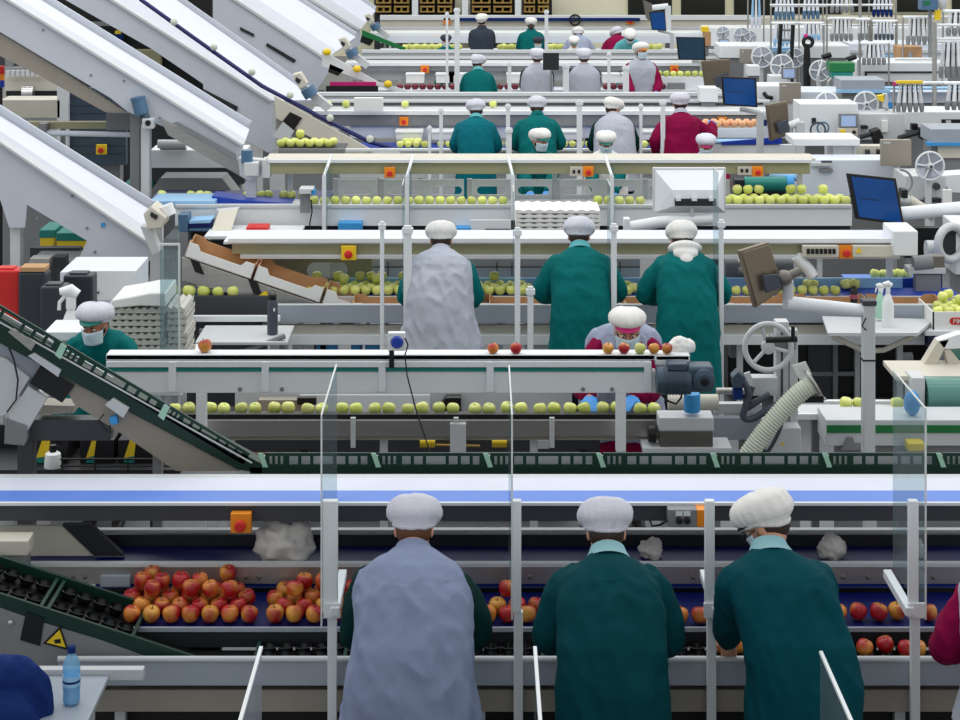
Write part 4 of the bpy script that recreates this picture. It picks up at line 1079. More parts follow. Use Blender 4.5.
MB().tube([P(766, 340, 11.5), P(797, 339, 11.5)], .02, 10).build('crank_arm', 'black', w)
MB().tube([P(793, 326, 11.48), P(793, 341, 11.48)], .013, 10).build('crank_handle', 'black', w)
def hose(name, label, px, Y, rad, m, ribs=0, cat='hose'):
    pts = [P(a, b, Y if isinstance(Y, (int, float)) else Y[i]) for i, (a, b) in enumerate(px)]
    for _ in range(2):
        q = [pts[0]]
        for i in range(len(pts) - 1): q += [pts[i].lerp(pts[i + 1], .25), pts[i].lerp(pts[i + 1], .75)]
        pts = q + [pts[-1]]
    if ribs:
        L = [0]
        for i in range(1, len(pts)): L.append(L[-1] + (pts[i] - pts[i - 1]).length)
        n = ribs * 2; Q = []; R = []
        for k in range(n + 1):
            t = L[-1] * k / n; i = max(j for j in range(len(L)) if L[j] <= t + 1e-9); i = min(i, len(pts) - 2)
            Q.append(pts[i].lerp(pts[i + 1], (t - L[i]) / max(1e-6, L[i + 1] - L[i]))); R.append(rad * (1.0 if k % 2 else .88))
        pts, rr = Q, R
    else: rr = rad
    o = MB().tube(pts, rr, 14).build(name, m, None, ang=1.2)
    return tag(o, label, cat)
hose('corrugated_hose', 'thick cream corrugated hose curving down in front of the column', [(812, 384), (800, 392), (782, 410), (764, 432), (750, 452), (744, 462)], 11.38, .062, 'hose_cream', 34)
unit('hose_collar', 'clear collar ring where the cream hose ends, with black sensor block', 'collar', [
    ('ring', 'steel', lambda m: m.torus(P(813, 382, 11.4), .075, .012, (1, 0, .6), 24, 8)),
    ('clear_guard', 'acrylic_edge', pp([(792, 366), (806, 362), (812, 374), (800, 380)], 11.44, 11.46)),
    ('sensor_block', 'black', pb(802, 824, 396, 403, 11.45, 11.55), .004),
    ('wing', 'light_grey', pp([(815, 388), (827, 400), (820, 402), (806, 392)], 11.50, 11.54))], (812, 11.45))
for i, pts in enumerate((((742, 380), (750, 392), (745, 408), (742, 418), (752, 420), (764, 412), (778, 404)), ((752, 386), (748, 398), (744, 410), (756, 402), (770, 394)), ((780, 402), (783, 420), (776, 438), (766, 454)), ((777, 404), (778, 425), (770, 440), (762, 454)))):
    hose('cable', ('grey bundled cable looping left of the column', 'thin grey cable crossing above the loop beside the column', 'dark cable hanging behind the cream hose, outer one', 'dark cable hanging behind the cream hose, inner one')[i], pts, 11.5 + .03 * i, .022 if i < 2 else .016, 'cable_grey', cat='cable')
unit('camera_unit', 'dark blue camera head on bracket above the cable loop', 'sensor', [
    ('head', 'motor_slate', pp([(732, 378), (738, 372), (746, 378), (742, 388), (734, 388)], 11.45, 11.55), .004),
    ('lower_body', 'cloth_navy', pb(734, 743, 387, 400, 11.47, 11.55), .004),
    ('bracket', 'light_grey', pp([(744, 374), (750, 372), (754, 384), (748, 388)], 11.5, 11.52))], (738, 11.5))
# post with monitor arm
r = thing('monitor_post', 'tall grey post with a swing arm holding the steel monitor', 'post', (X(869, 11.3), 11.3, 0))
MB().pbox(863.5, 875.5, 306, 456, 11.28, 11.36).build('post', 'light_grey', r, .006)
MB().box(X(869.5, 11.32) - .038, X(869.5, 11.32) + .038, 11.285, 11.355, 0, Z(455, 11.32)).build('post_foot', 'light_grey', r)
MB().pbox(863, 877, 301, 306, 11.27, 11.37).build('post_cap', 'dark_grey', r, .004)
MB().pbox(862.8, 876.2, 360, 361.5, 11.275, 11.365).build('seam_ring', 'black', r)
MB().tube([P(787, 303, 11.32), P(820, 306, 11.32), P(866, 311, 11.32)], [.045, .042, .04], 14).build('swing_arm', 'white_paint', r)
MB().tube([P(788, 281, 11.32), P(788, 308, 11.32)], .035, 12).build('riser', 'light_grey', r)
MB().ball(P(784, 278, 11.28), .055, .05, .05).build('ball_joint', 'dark_steel', r)
MB().tube([P(784, 278, 11.28), P(800, 271, 11.3)], .03, 10).build('handle', 'dark_steel', r)
MB().tube([P(866, 318, 11.26), P(862, 326, 11.25), P(866, 330, 11.26)], .005, 6).build('cable', 'black', r)
def monitor(label, px, Y, t=.03, front=False, m='bronze_steel', screen='screen_blue', inset=.07, arm=None, dep=(0, 0, 0, 0), backplate=None, name='monitor', edge='black'):
    """px: corners TL, TR, BR, BL in the picture; dep: extra depth of each corner"""
    c = [P(px[i][0], px[i][1], Y + dep[i]) for i in range(4)]
    mid = sum(c, Vector()) / 4
    r = thing(name, label, 'monitor', mid)
    n = (c[1] - c[0]).cross(c[3] - c[0]).normalized()
    if n.y < 0: n = -n
    MB().ext(c, n * t).build('housing', m if not front else edge, r, .004)
    if front:
        q = [mid + (v - mid) * (1 - inset * 1.6) - n * .004 for v in c]
        s = MB().ext(q, n * .006).build('display', screen, r)
        a, b = q[3].lerp(q[0], .48), q[2].lerp(q[1], .46)
        MB().ext([a.lerp(b, .1) - n * .002, a.lerp(b, .55) - n * .002, a.lerp(b, .55) - n * .002 + Vector((0, 0, .006)), a.lerp(b, .1) - n * .002 + Vector((0, 0, .006))], n * .002).build('text_line', 'charcoal', s)
    else:
        q = [mid + (v - mid) * .93 - n * .008 for v in c]
        MB().ext(q, n * .01).build('back_cover', m, r, .004)
        if backplate:
            q = [P(a, b, Y - .03) for a, b in backplate]; MB().ext(q, n * .03).build('mount_plate', 'cable_grey', r, .003)
    if arm: arm(r)
    return r
monitor('steel monitor seen from behind, tilted, on the swing arm at right', [(740, 251), (769, 242), (784, 289), (756, 308)], 11.25, .045, dep=(.0, .08, .08, .0), backplate=[(764, 276), (778, 274), (782, 288), (767, 293)])
# box with the green stripe and things around it
unit('striped_cabinet', 'pale cabinet with a dark green stripe at the right edge', 'cabinet', [
    ('body', 'light_grey', pb(826, 1000, 420, 446, 11.75, 12.05), .005), ('green_stripe', 'stripe_green', pb(827, 1000, 425.5, 433, 11.74, 11.75)),
    ('handle_plate', 'mid_grey', pp([(842, 450), (848, 438), (853, 438), (855, 444), (864, 444), (864, 450)], 11.72, 11.745)),
    ('foot', 'mid_grey', wb(X(840, 11.8), X(990, 11.8), 11.8, 12.0, 0, Z(446, 11.8)))], (900, 11.9))
unit('right_pair_conveyor', 'short conveyor with two green apples behind the monitor post', 'conveyor', [
    ('bed', 'light_grey', wb(X(798, 12.1), X(910, 12.1), 12.05, 12.25, Z(413, 12.05) - .02, Z(413, 12.05)), .003),
    ('face_rail', 'white_paint', pb(760, 912, 414, 420, 12.02, 12.05), .003), ('upper_rail', 'white_paint', pb(795, 905, 401, 406, 12.28, 12.32), .003),
    ('leg', 'mid_grey', wb(X(812, 12.1), X(812, 12.1) + .05, 12.1, 12.15, 0, Z(416, 12.1))), ('leg', 'mid_grey', wb(X(905, 12.1), X(905, 12.1) + .05, 12.1, 12.15, 0, Z(416, 12.1)))], (850, 12.1))
for c in (846, 859, 897): apple('apple_green', X(c, 12.12), 12.12, Z(413, 12.05), 'green apple on the short conveyor behind the monitor post', 'green apples behind the monitor post', .047)
unit('glass_drum', 'wide greenish metallic drum at right edge above the striped cabinet', 'drum', [
    ('drum', 'glass_green', lambda m: m.tube([P(924, 397, 12.3), P(1010, 397, 12.3)], .14, 24)),
    ('top_plate', 'warm_white', pb(896, 1010, 376, 381, 12.3, 12.7), .004), ('end_plate', 'light_grey', pb(912, 925, 378, 414, 12.2, 12.4), .004),
    ('stand', 'mid_grey', wb(X(930, 12.3), X(1000, 12.3), 12.3, 12.4, 0, Z(408, 12.3)))], (960, 12.3))
unit('angled_cover', 'cream angled machine cover with dark opening at right edge', 'machine', [
    ('cover_leg', 'warm_white', pp([(918, 374), (938, 341), (950, 339), (944, 350), (932, 376)], 12.6, 12.7), .004),
    ('cover_top', 'white_paint', pp([(938, 341), (960, 334), (1010, 334), (1010, 345), (952, 349), (944, 349)], 12.6, 12.7), .004),
    ('cover_foot', 'warm_white', pp([(950, 349), (965, 368), (1010, 368), (1010, 374), (950, 372), (944, 350)], 12.62, 12.7), .004),
    ('opening', 'glass_green', pb(950, 1010, 340, 368, 12.8, 12.9)),
    ('stand', 'mid_grey', wb(X(940, 12.7), X(1000, 12.7), 12.7, 12.85, 0, Z(372, 12.7)))], (965, 12.75))
single('blue_bag', 'small blue bag behind the right clear screen', 'bag', 'bright_blue', lambda m: m.ball(P(912, 403, 11.85), .055, .05, .085, 14, 10))
single('yellow_piece', 'yellow sponge block behind the right clear screen', 'block', 'yellow', lambda m: m.pbox(908, 925, 443, 452, 11.62, 11.72), None, .01)

# ================================================================== clutter left of the second line
YT = 13.2
unit('white_table', 'white table at left holding black canisters and the pulp tray stack', 'table', [
    ('table_top', 'white_paint', wb(X(-30, YT), X(188, YT), 12.9, 14.2, .80, .84), .006)] + leg_parts((-10, 70, 175), 13.0, .80) + leg_parts((0, 170), 14.0, .80), (90, 13.5))
unit('white_locker', 'white box cover behind the black canisters', 'cabinet', [
    ('top', 'white_paint', pp([(64, 300), (130, 300), (136, 271), (70, 271)], 14.3, 14.32)), ('body', 'cool_white', pb(60, 135, 272, 320, 14.32, 14.9), .006), ('foot', 'mid_grey', wb(X(62, 14.4), X(130, 14.4), 14.4, 14.8, 0, Z(320, 14.4))), ('handle', 'dark_grey', pb(94, 99, 292, 293.5, 14.29, 14.3))], (100, 14.5))
def canister(x0, x1, yt, yb, Y, m, label, cap=True, name='canister'):
    x, w, d = X((x0 + x1) / 2, Y), (x1 - x0) * Y / FOC, .16
    z1 = Z(yt, Y); r = thing(name, label, 'canister', (x, Y, .84))
    MB().box(x - w / 2, x + w / 2, Y, Y + d, .841, z1 - .02).build('can_body', m, r, .015)
    if cap: MB().pbox((x0 + x1) / 2 - (x1 - x0) * .3, (x0 + x1) / 2 + (x1 - x0) * .3, yt, yt + 6, Y + .03, Y + .13).build('can_cap', m, r, .004)
    return r
canister(-8, 19, 268, 305, 13.6, 'red', 'bright red canister at the left edge behind the green incline')
canister(18, 46, 270, 330, 13.45, 'tank_black', 'tall black canister next to the red one')
canister(40, 66, 284, 333, 13.25, 'tank_black', 'black canister in front, beside the white spray bottle')
canister(63, 93, 273, 308, 13.75, 'tank_black', 'black canister standing behind the white spray bottle')
unit('flat_carton', 'small brown and black carton lying on top of the tall black canister', 'box', [('box_body', 'black', pb(19, 44, 272, 278, 13.46, 13.6)), ('lid', 'cardboard', pb(20, 45, 267.5, 272, 13.45, 13.6), .003)], (32, 13.5))
def spray_bottle(cx, yt, yb, Y, label, body='bottle_white', zb=None):
    x = X(cx, Y); zt = Z(yt, Y); zb = Z(yb, Y) if zb is None else zb; h = zt - zb; R = h * .125
    r = thing('spray_bottle', label, 'bottle', (x, Y, zb))
    MB().lathe([(R * .9, 0), (R, .01), (R, h * .52), (R * .55, h * .68), (R * .34, h * .74), (R * .34, h * .78)], (x, Y, zb), n=18).build('bottle_body', body, r)
    m = MB(); m.tube([(x, Y, zb + h * .76), (x, Y, zb + h * .88)], R * .42, 12); m.build('collar', 'bottle_white', r)
    m = MB(); m.tube([(x + R * .6, Y, zb + h * .90), (x, Y, zb + h * .95), (x - R * .9, Y, zb + h * .93)], [R * .4, R * .5, R * .3], 10); m.build('spray_head', 'bottle_white', r)
    m = MB(); m.tube([(x - R * .4, Y, zb + h * .9), (x - R * .95, Y, zb + h * .82), (x - R * 1.0, Y, zb + h * .74)], R * .16, 8); m.build('trigger', 'bottle_white', r)
    return r
spray_bottle(71, 285, 333, 13.15, 'white spray bottle in front of black canisters, above the bowed woman', zb=.841)
# pulp trays: a stack of separate trays
for st, (x0, x1, yb, yt, lab) in enumerate(((110, 164, 345, 307, 'grey paper pulp tray in the tall stack right of the bowed woman'), (167, 186, 343, 306, 'grey paper pulp tray in the narrow stack behind the clear screen'))):
    Y = 13.1 + st * .05; n = 12
    base = .842; top = Z(yt, Y); dz = (top - base) / n
    for i in range(n):
        o = MB(); jx = random.uniform(-.01, .01)
        a, b = X(x0, Y) + jx, X(x1, Y) + jx; z = base + i * dz; k = 7 if st == 0 else 3; pts = []
        for q in range(k * 4 + 1):
            pts.append((a + (b - a) * q / (k * 4), Y, z + dz * (.75 + .22 * math.sin(q * PI / 2))))
        o.ext([(a, Y, z)] + [(b, Y, z)] + pts[::-1], (0, .40, 0)); tag(o.build('pulp_tray', 'paper_pulp'), lab, 'tray', 'pulp trays stack %s' % ('left', 'right')[st])
single('white_cloth', 'white cloth draped over the pulp tray stack', 'cloth', 'carton_white', lambda m: m.ext([P(106, 309, 13.05), P(112, 300, 13.05), P(130, 297, 13.05), P(150, 293, 13.05), P(166, 293, 13.05), P(166, 307, 13.05), P(140, 306, 13.05)], (0, .45, 0)), None, .01)
unit('white_bin', 'white flat lid box to the left of the bowed woman', 'box', [('lid', 'white_paint', pb(44, 90, 332, 341, 12.5, 12.85), .006), ('box_body', 'warm_white', pb(50, 88, 341, 372, 12.53, 12.82), .004), ('foot', 'mid_grey', wb(X(52, 12.6), X(86, 12.6), 12.55, 12.8, 0, Z(372, 12.55)))], (68, 12.7))
r = thing('clear_screen', 'tall clear screen standing at left between pulp trays and carton slope', 'screen', (X(172, 13.0), 13.0, 0))
MB().box(X(160, 12.9), X(160, 12.9) + .006, 12.9, 13.7, .86, Z(244, 12.9)).build('clear_pane', 'acrylic', r)
MB().pbox(160, 179, 250, 350, 12.9, 12.906).build('clear_pane', 'acrylic', r)
m = MB().pbox(159.5, 179.5, 243.5, 245.5, 12.895, 12.91); m.build('pane_edge', 'acrylic_edge', r)
MB().pbox(178, 180, 245, 350, 12.895, 12.91).build('pane_edge', 'acrylic_edge', r)
MB().box(X(163, 13), X(163, 13) + .03, 12.92, 12.95, 0, .86).build('foot_post', 'light_grey', r)

# ================================================================== second line (the row of workers behind the white beam)
unit('sorting_counter', 'grey counter edge of the second line where silver tabard and teal coats stand', 'counter', [
    ('front_panel', 'counter_grey', pb(273, 932, 305.5, 323, 15.20, 15.24), .004),
    ('top_lip', 'light_grey', lambda m: m.tube([P(273, 305, 15.21), P(932, 305, 15.21)], .012, 10)),
    ('lower_rail', 'warm_white', pb(262, 925, 325, 334, 15.26, 15.30), .003),
    ('white_rail', 'white_paint', pb(262, 925, 335, 345, 15.22, 15.28), .004),
    ('trough_bed', 'light_grey', wb(X(250, 15.24), X(940, 15.24), 15.24, 15.62, .76, .78)),
] + leg_parts((300, 500, 740, 900), 15.30, .76), (600, 15.4))
unit('apple_belt', 'blue belt of the second line carrying green apples behind the cartons', 'conveyor', [
    ('belt', 'blue_belt', wb(X(240, 15.7), X(960, 15.7), 15.66, 16.0, .85, .875)),
    ('front_lip', 'light_grey', wb(X(240, 15.64), X(960, 15.64), 15.63, 15.66, .80, .883), .003),
    ('back_rail', 'pale_blue', wb(X(340, 16.1), X(900, 16.1), 16.0, 16.03, .85, .96)),
] + leg_parts((330, 620, 920), 15.8, .85), (600, 15.8))
L = 'green apple on the blue belt left of the silver tabard, second line'
done2 = []
belt_apples('apple_green', L, 'green apples left of the silver tabard', [(300, 412)], 15.70, 15.95, .876, .047, .096, .5, False)
L = 'green apple on the blue belt between silver tabard and teal coats, second line'
belt_apples('apple_green', L, 'green apples between the tabard and the coats', [(478, 532)], 15.70, 15.95, .876, .047, .096, .35, False)
L = 'green apple on the blue belt in the gap between the two teal coats'
belt_apples('apple_green', L, 'green apples between the two teal coats', [(606, 634)], 15.70, 15.9, .876, .047, .096, 0, False)
L = 'green apple on the blue belt right of the white-hooded coat, second line'
belt_apples('apple_green', L, 'green apples right of the hooded coat', [(714, 840)], 15.70, 15.75, .876, .047, .096, .12, False, keep=.85)
unit('slot_panel', 'olive grey panel with a long white slot behind the green apples', 'panel', [
    ('panel', 'olive_grey', pb(240, 372, 258, 282, 16.14, 16.16), .002),
    ('white_slot', 'white_paint', lambda m: m.ext([P(a, b, 16.125) for a, b in ((312, 263), (330, 263), (330, 278), (312, 278), (308, 275), (306.5, 270.5), (308, 266))], (0, .012, 0))),
    ('grey_slot', 'light_grey', lambda m: m.ext([P(a, b, 16.125) for a, b in ((330, 263), (344, 263), (347, 267), (347.5, 271), (346, 275), (343, 278), (330, 278))], (0, .012, 0))),
    ('support', 'mid_grey', wb(X(250, 16.15), X(250, 16.15) + .04, 16.16, 16.2, 0, Z(282, 16.15)))], (306, 16.15))
unit('wire_guard', 'grey wire guard rail behind the apples between post and tabard', 'guard', [
    ('back_plate', 'light_grey', pb(372, 640, 259, 281, 16.2, 16.22)),
    ('wire', 'dark_grey', lambda m: m.tube([P(350, 267, 16.18), P(640, 267, 16.18)], .006, 6)),
] + [('rod', 'dark_grey', (lambda x: (lambda m: m.tube([P(x, 262, 16.17), P(x, 276, 16.17)], .006, 6)))(x)) for x in (367, 388, 497, 512, 620)] + [('support', 'mid_grey', wb(X(600, 16.2), X(600, 16.2) + .04, 16.22, 16.26, 0, Z(281, 16.2)))], (500, 16.2))
unit('upper_conveyor', 'long lavender white upper belt of the second line with olive beam', 'conveyor', [
    ('white_belt', 'lavender_belt', wb(X(228, 15.9), X(900, 15.9), 15.62, 16.14, 1.34, 1.362)),
    ('edge_strip', 'white_paint', pb(228, 905, 238.5, 243, 15.58, 15.62), .003),
    ('front_beam', 'olive_grey', pb(232, 900, 243.5, 254, 15.64, 15.70), .003),
    ('lower_rail', 'light_grey', pb(240, 900, 255, 259, 15.60, 15.66), .003),
    ('end_block', 'white_paint', pb(893, 918, 231, 256, 15.5, 15.9), .01),
] + leg_parts((236, 560, 890), 16.06, 1.34), (560, 15.9))
estop(349, 252, 15.62, 'yellow box with orange red stop button on the olive beam left of silver tabard', .13, 'yellow')
estop(845, 251, 15.62, 'orange stop button at the right end of the long switch panel', .12, 'orange')
r = thing('switch_panel', 'long pale panel with a row of black switches under the upper belt at right', 'panel', P(830, 252, 15.55))
MB().pbox(803, 839, 246, 257, 15.53, 15.60).build('plate', 'warm_white', r, .003)
for k in range(7): MB().pbox(807 + k * 4.3, 810 + k * 4.3, 249, 254, 15.515, 15.53).build('switch', 'black', r, .001)
r = thing('warning_panel', 'pale panel with a yellow warning triangle right of the orange stop button', 'panel', P(872, 251, 15.55))
MB().pbox(853, 893, 246, 257, 15.53, 15.60).build('plate', 'warm_white', r, .003)
MB().ppoly([(859, 246.8), (862, 253), (856, 253)], 15.52, 15.53).build('warning_sign', 'yellow', r)
# cartons
def carton(name, label, group=None, L=.60, W=.34, H=.13):
    r = thing(name, label, 'carton', (0, 0, 0), group)
    t = .007
    b = MB(); b.box(0, L, 0, W, 0, t); b.build('carton_bottom', 'cardboard', r)
    def wall(y, flip):
        prof = [(0, 0), (L, 0), (L, H), (L * .86, H), (L * .80, H * .62), (L * .20, H * .62), (L * .14, H), (0, H)]
        m = MB(); m.ext([(x, y, z) for x, z in prof], (0, t, 0)); m.build('side_wall', 'carton_white' if flip else 'cardboard', r)
        m = MB(); m.ext([(x, y + (t if flip else -.003), z) for x, z in prof], (0, .003, 0)); m.build('lining', 'cardboard' if flip else 'carton_white', r)
    wall(0, True)
    m = MB(); prof = [(0, 0), (L, 0), (L, H), (L * .86, H), (L * .80, H * .8), (L * .20, H * .8), (L * .14, H), (0, H)]
    m.ext([(x, W, z) for x, z in prof], (0, t, 0)); m.build('side_wall', 'cardboard', r)
    for x in (0, L - t):
        m = MB(); m.ext([(x, 0, 0), (x, W, 0), (x, W, H), (x, W * .7, H), (x, W * .62, H * .72), (x, W * .38, H * .72), (x, W * .3, H), (x, 0, H)], (t, 0, 0)); m.build('end_wall', 'cardboard', r)
    return r
c0 = carton('apple_carton', 'white and brown open carton in the trough left of the silver tabard', None)
c0.location = (X(352, 15.26), 15.26, .782)
for x, lab in ((396, 'white and brown open carton in the trough beside the tall grey post of second line'), (480, 'open carton in the trough just right of the silver tabard'), (556, 'open carton in the trough behind the teal coat with light collar'), (600, 'open carton in the trough in the gap between the two teal coats')):
    copy_to(c0, (X(x, 15.26) + (.2 if x == 396 else 0), 15.26, .782), lab)
for x, lab in ((724, 'open carton in the trough under the steel monitor'), (800, 'open carton in the trough behind the swing arm'), (874, 'open carton in the trough near the white spray bottle')):
    copy_to(c0, (X(x, 15.26), 15.26, .782), lab)
# cartons going down the slope
A, B_ = P(182, 257, 15.35), P(354, 316, 15.35)
dd = (B_ - A).normalized(); sl = math.atan2(dd.z, dd.x)
for i, lab in enumerate(('empty carton at the top of the slope, behind the clear screen', 'empty carton in the middle of the slope, above the grey flask', 'empty carton at the foot of the slope reaching the green apples')):
    c = copy_to(c0, A + dd * (.02 + i * .62) + Vector((0, 0, .012)), lab, rot=(0, -sl, 0))
r = thing('carton_slope', 'grey roller slope bringing empty cartons down to the second line', 'conveyor', (X(250, 15.4), 15.4, 0))
MB().ext([A, B_, B_ + Vector((0, 0, -.10)), A + Vector((0, 0, -.20))], (0, .02, 0)).build('side_plate', 'steel', r, .003)
MB().ext([A + Vector((0, .36, 0)), B_ + Vector((0, .36, 0)), B_ + Vector((0, .36, -.10)), A + Vector((0, .36, -.20))], (0, .02, 0)).build('side_plate', 'steel', r, .003)
for k in range(14):
    p = A + dd * (.05 + k * .125) + Vector((0, .02, -.022)); MB().tube([p, p + Vector((0, .34, 0))], .018, 8).build('roller', 'mid_grey', r)
for a, b in (((190, 259), (198, 272)), ((248, 279), (256, 293))):
    MB().ext([P(a[0], a[1], 15.335), P(a[0] + 9, a[1] + 3, 15.335), P(b[0] + 6, b[1] + 3, 15.335), P(b[0] - 3, b[1], 15.335)], (0, .012, 0)).build('black_clamp', 'black', r)
MB().ppoly([(258, 296), (266, 291), (269, 298), (262, 301)], 15.32, 15.335).build('yellow_tab', 'yellow', r)
MB().box(X(200, 15.4), X(200, 15.4) + .05, 15.42, 15.47, 0, Z(275, 15.4)).build('leg', 'mid_grey', r)
MB().box(X(320, 15.4), X(320, 15.4) + .05, 15.42, 15.47, 0, Z(318, 15.4)).build('leg', 'mid_grey', r)
unit('dark_trough', 'dark trough with big green apples under the carton slope', 'trough', [
    ('front', 'dark_grey', pb(178, 268, 296, 318, 15.30, 15.33), .004), ('bed', 'cloth_navy', wb(X(178, 15.3), X(268, 15.3), 15.33, 15.8, Z(303, 15.3), Z(300, 15.3))),
    ('foot', 'dark_grey', wb(X(185, 15.3), X(262, 15.3), 15.4, 15.7, 0, Z(303, 15.3)))], (225, 15.5))
L = 'large green apple in the dark trough under the carton slope'
done2 = []
belt_apples('apple_green', L, 'green apples in the dark trough', [(160, 235)], 15.38, 15.5, Z(300, 15.3), .060, .125, .4, False)
unit('fold_shelf', 'grey folding side shelf with a slanted brace at left of the second line', 'shelf', [
    ('shelf_board', 'light_grey', wb(X(196, 14.6), X(288, 14.6), 14.55, 15.1, .74, .765), .004),
    ('white_bar', 'white_paint', pb(188, 280, 316, 322, 15.12, 15.16), .004),
    ('brace', 'mid_grey', lambda m: m.tube([P(285, 336, 14.6), P(245, 351, 14.6), P(205, 358, 14.6)], .022, 8)),
    ('leg', 'mid_grey', wb(X(280, 15.1), X(280, 15.1) + .04, 15.05, 15.09, 0, .74)), ('leg', 'mid_grey', wb(X(200, 15.1), X(200, 15.1) + .04, 15.05, 15.09, 0, .74))], (240, 14.85))
x, Y = X(272.5, 14.8), 14.8
r = thing('flask', 'slim grey metal flask with black lid on the folding shelf', 'bottle', (x, Y, .765))
MB().lathe([(.042, .002), (.044, .01), (.044, .25), (.034, .28), (.03, .29)], (x, Y, .765), n=18).build('flask_body', 'cable_grey', r)
MB().lathe([(.032, .285), (.034, .29), (.034, .325), (.03, .33)], (x, Y, .765), n=16).build('flask_lid', 'black', r)
MB().torus((x, Y, 1.105), .022, .003, (0, 1, 0), 16, 6).build('carry_loop', 'dark_grey', r)
MB().box(x + .012, x + .026, Y - .0465, Y - .040, .765 + .20, .765 + .225).build('logo_mark', 'carton_white', r)
# row of things under the counter
for x0, x1, m, lab in ((270, 284, 'white_paint', 'white crate under the counter, left of the cyan crates'), (292, 314, 'white_paint', 'white crate under the counter, next to the first cyan crate'), (317, 335, 'bright_blue', 'cyan crate under the second line counter, leftmost of three'), (351, 360, 'bright_blue', 'narrow cyan crate under the second line counter'), (365, 379, 'bright_blue', 'cyan crate under the counter beside the tall grey post')):
    unit('storage_crate', lab, 'crate', [('crate_body', m, pb(x0, x1, 342, 395, 15.42, 15.8), .006), ('crate_rim', m, pb(x0 - 1, x1 + 1, 340, 344, 15.41, 15.81), .003), ('foot', m, wb(X(x0 + 1, 15.5), X(x1 - 1, 15.5), 15.45, 15.78, 0, Z(395, 15.42)))], ((x0 + x1) / 2, 15.6))
unit('dark_cabinet', 'dark machine cabinet under the counter at right of the second line', 'machine', [
    ('body', 'black', wb(X(728, 15.6), X(935, 15.6), 15.6, 15.9, .05, .74)),
    ('grey_door', 'dark_grey', pb(808, 832, 345, 410, 15.57, 15.6), .004), ('grey_rail', 'mid_grey', pb(806, 855, 372, 376, 15.55, 15.58)),
    ('upright', 'light_grey', pb(855, 860, 345, 410, 15.54, 15.6), .003), ('upright', 'mid_grey', pb(833, 838, 345, 410, 15.54, 15.6), .003), ('upright', 'mid_grey', pb(730, 746, 345, 358, 15.5, 15.6), .003),
    ('white_motor', 'light_grey', lambda m: m.tube([P(900, 358, 15.55), P(912, 358, 15.55)], .05, 12)),
    ('foot', 'black', wb(X(735, 15.6), X(930, 15.6), 15.65, 15.85, 0, .05))], (830, 15.7))
unit('fold_shelf', 'pale folding side shelf with V brace behind the monitor post at right', 'shelf', [
    ('shelf_board', 'light_grey', lambda m: m.ext([P(822, 316, 15.15), P(934, 319, 15.15), P(918, 333, 14.5), P(828, 333, 14.5)], (0, 0, -.025))),
    ('brace', 'warm_white', lambda m: m.tube([P(832, 336, 14.6), P(862, 350, 14.7), P(872, 351, 14.7)], .022, 8)),
    ('brace', 'warm_white', lambda m: m.tube([P(916, 335, 14.6), P(884, 350, 14.7), P(870, 351, 14.7)], .022, 8)),
    ('stem', 'mid_grey', wb(X(868, 14.7), X(873, 14.7), 14.72, 14.77, 0, Z(349, 14.7)))], (870, 14.8))
spray_bottle(888, 281, 327, 14.75, 'white spray bottle on the folding shelf at right behind the monitor post')
spray_bottle(880, 283, 318, 15.0, 'pale turquoise bottle standing just behind the white spray bottle', 'pale_green')
x, Y = X(854, 15.21), 15.21
r = thing('small_bottle', 'small black bottle with pink label beside the monitor arm', 'bottle', P(854, 304, Y))
MB().lathe([(.03, -.02), (.032, 0), (.032, .08), (.016, .105)], (x, 15.21, .945), n=14).build('bottle_body', 'black_gloss', r)
MB().lathe([(.016, .10), (.018, .105), (.018, .125)], (x, 15.21, .945), n=12).build('bottle_cap', 'black', r)
MB().lathe([(.033, .02), (.0335, .022), (.0335, .055), (.033, .057)], (x, 15.21, .945), n=14).build('label', 'label_pink', r)
# carton with red badge at right edge
r = unit('apple_carton', 'white carton with a red badge full of pale apples at the right edge', 'carton', [
    ('front_wall', 'carton_white', pb(933, 1010, 312, 331, 14.9, 14.915)), ('side_wall', 'carton_white', wb(X(933, 14.9), X(933, 14.9) + .01, 14.9, 15.4, Z(331, 14.9), Z(312, 14.9))),
    ('bottom', 'cardboard', wb(X(933, 14.9), X(1010, 14.9), 14.9, 15.4, Z(331, 14.9), Z(330, 14.9))), ('inside_tray', 'paper_pulp', wb(X(934, 14.9) + .01, X(1010, 14.9), 14.92, 15.4, Z(320, 14.9), Z(319, 14.9)))], (960, 15.1))
bd = MB(); pts = []
for k in range(9): a = PI / 2 + PI * k / 8; pts.append(P(953.3 + 3.6 * math.cos(a), 321.2 - 3.6 * math.sin(a), 14.895))
bd.ext(pts + [P(1000, 324.8, 14.895), P(1000, 317.6, 14.895)], (0, .005, 0)); bd = bd.build('red_badge', 'red', r)
def glyph(parent, strokes, x0, y0, w, h, Y, m, t):
    mm = MB()
    for (a, b, c, d) in strokes:
        p, q = P(x0 + a * w, y0 + b * h, Y), P(x0 + c * w, y0 + d * h, Y); v = (q - p); n = Vector((-v.z, 0, v.x)).normalized() * t / 2; e = v.normalized() * t / 2
        mm.ext([p - e + n, q + e + n, q + e - n, p - e - n], (0, -.003, 0))
    return mm.build('letter', m, parent)
glyph(bd, [(0, 0, 0, 1), (0, 0, 1, 0), (1, 0, 1, .5), (1, .5, 0, .5)], 953.6, 319.2, 1.7, 3.8, 14.894, 'carton_white', .006)
glyph(bd, [(0, 0, 0, 1)], 957.0, 319.2, 1, 3.8, 14.894, 'carton_white', .006)
glyph(bd, [(0, 1, 0, 0), (0, 0, 1, 1), (1, 1, 1, 0)], 958.6, 319.2, 2.2, 3.8, 14.894, 'carton_white', .006)
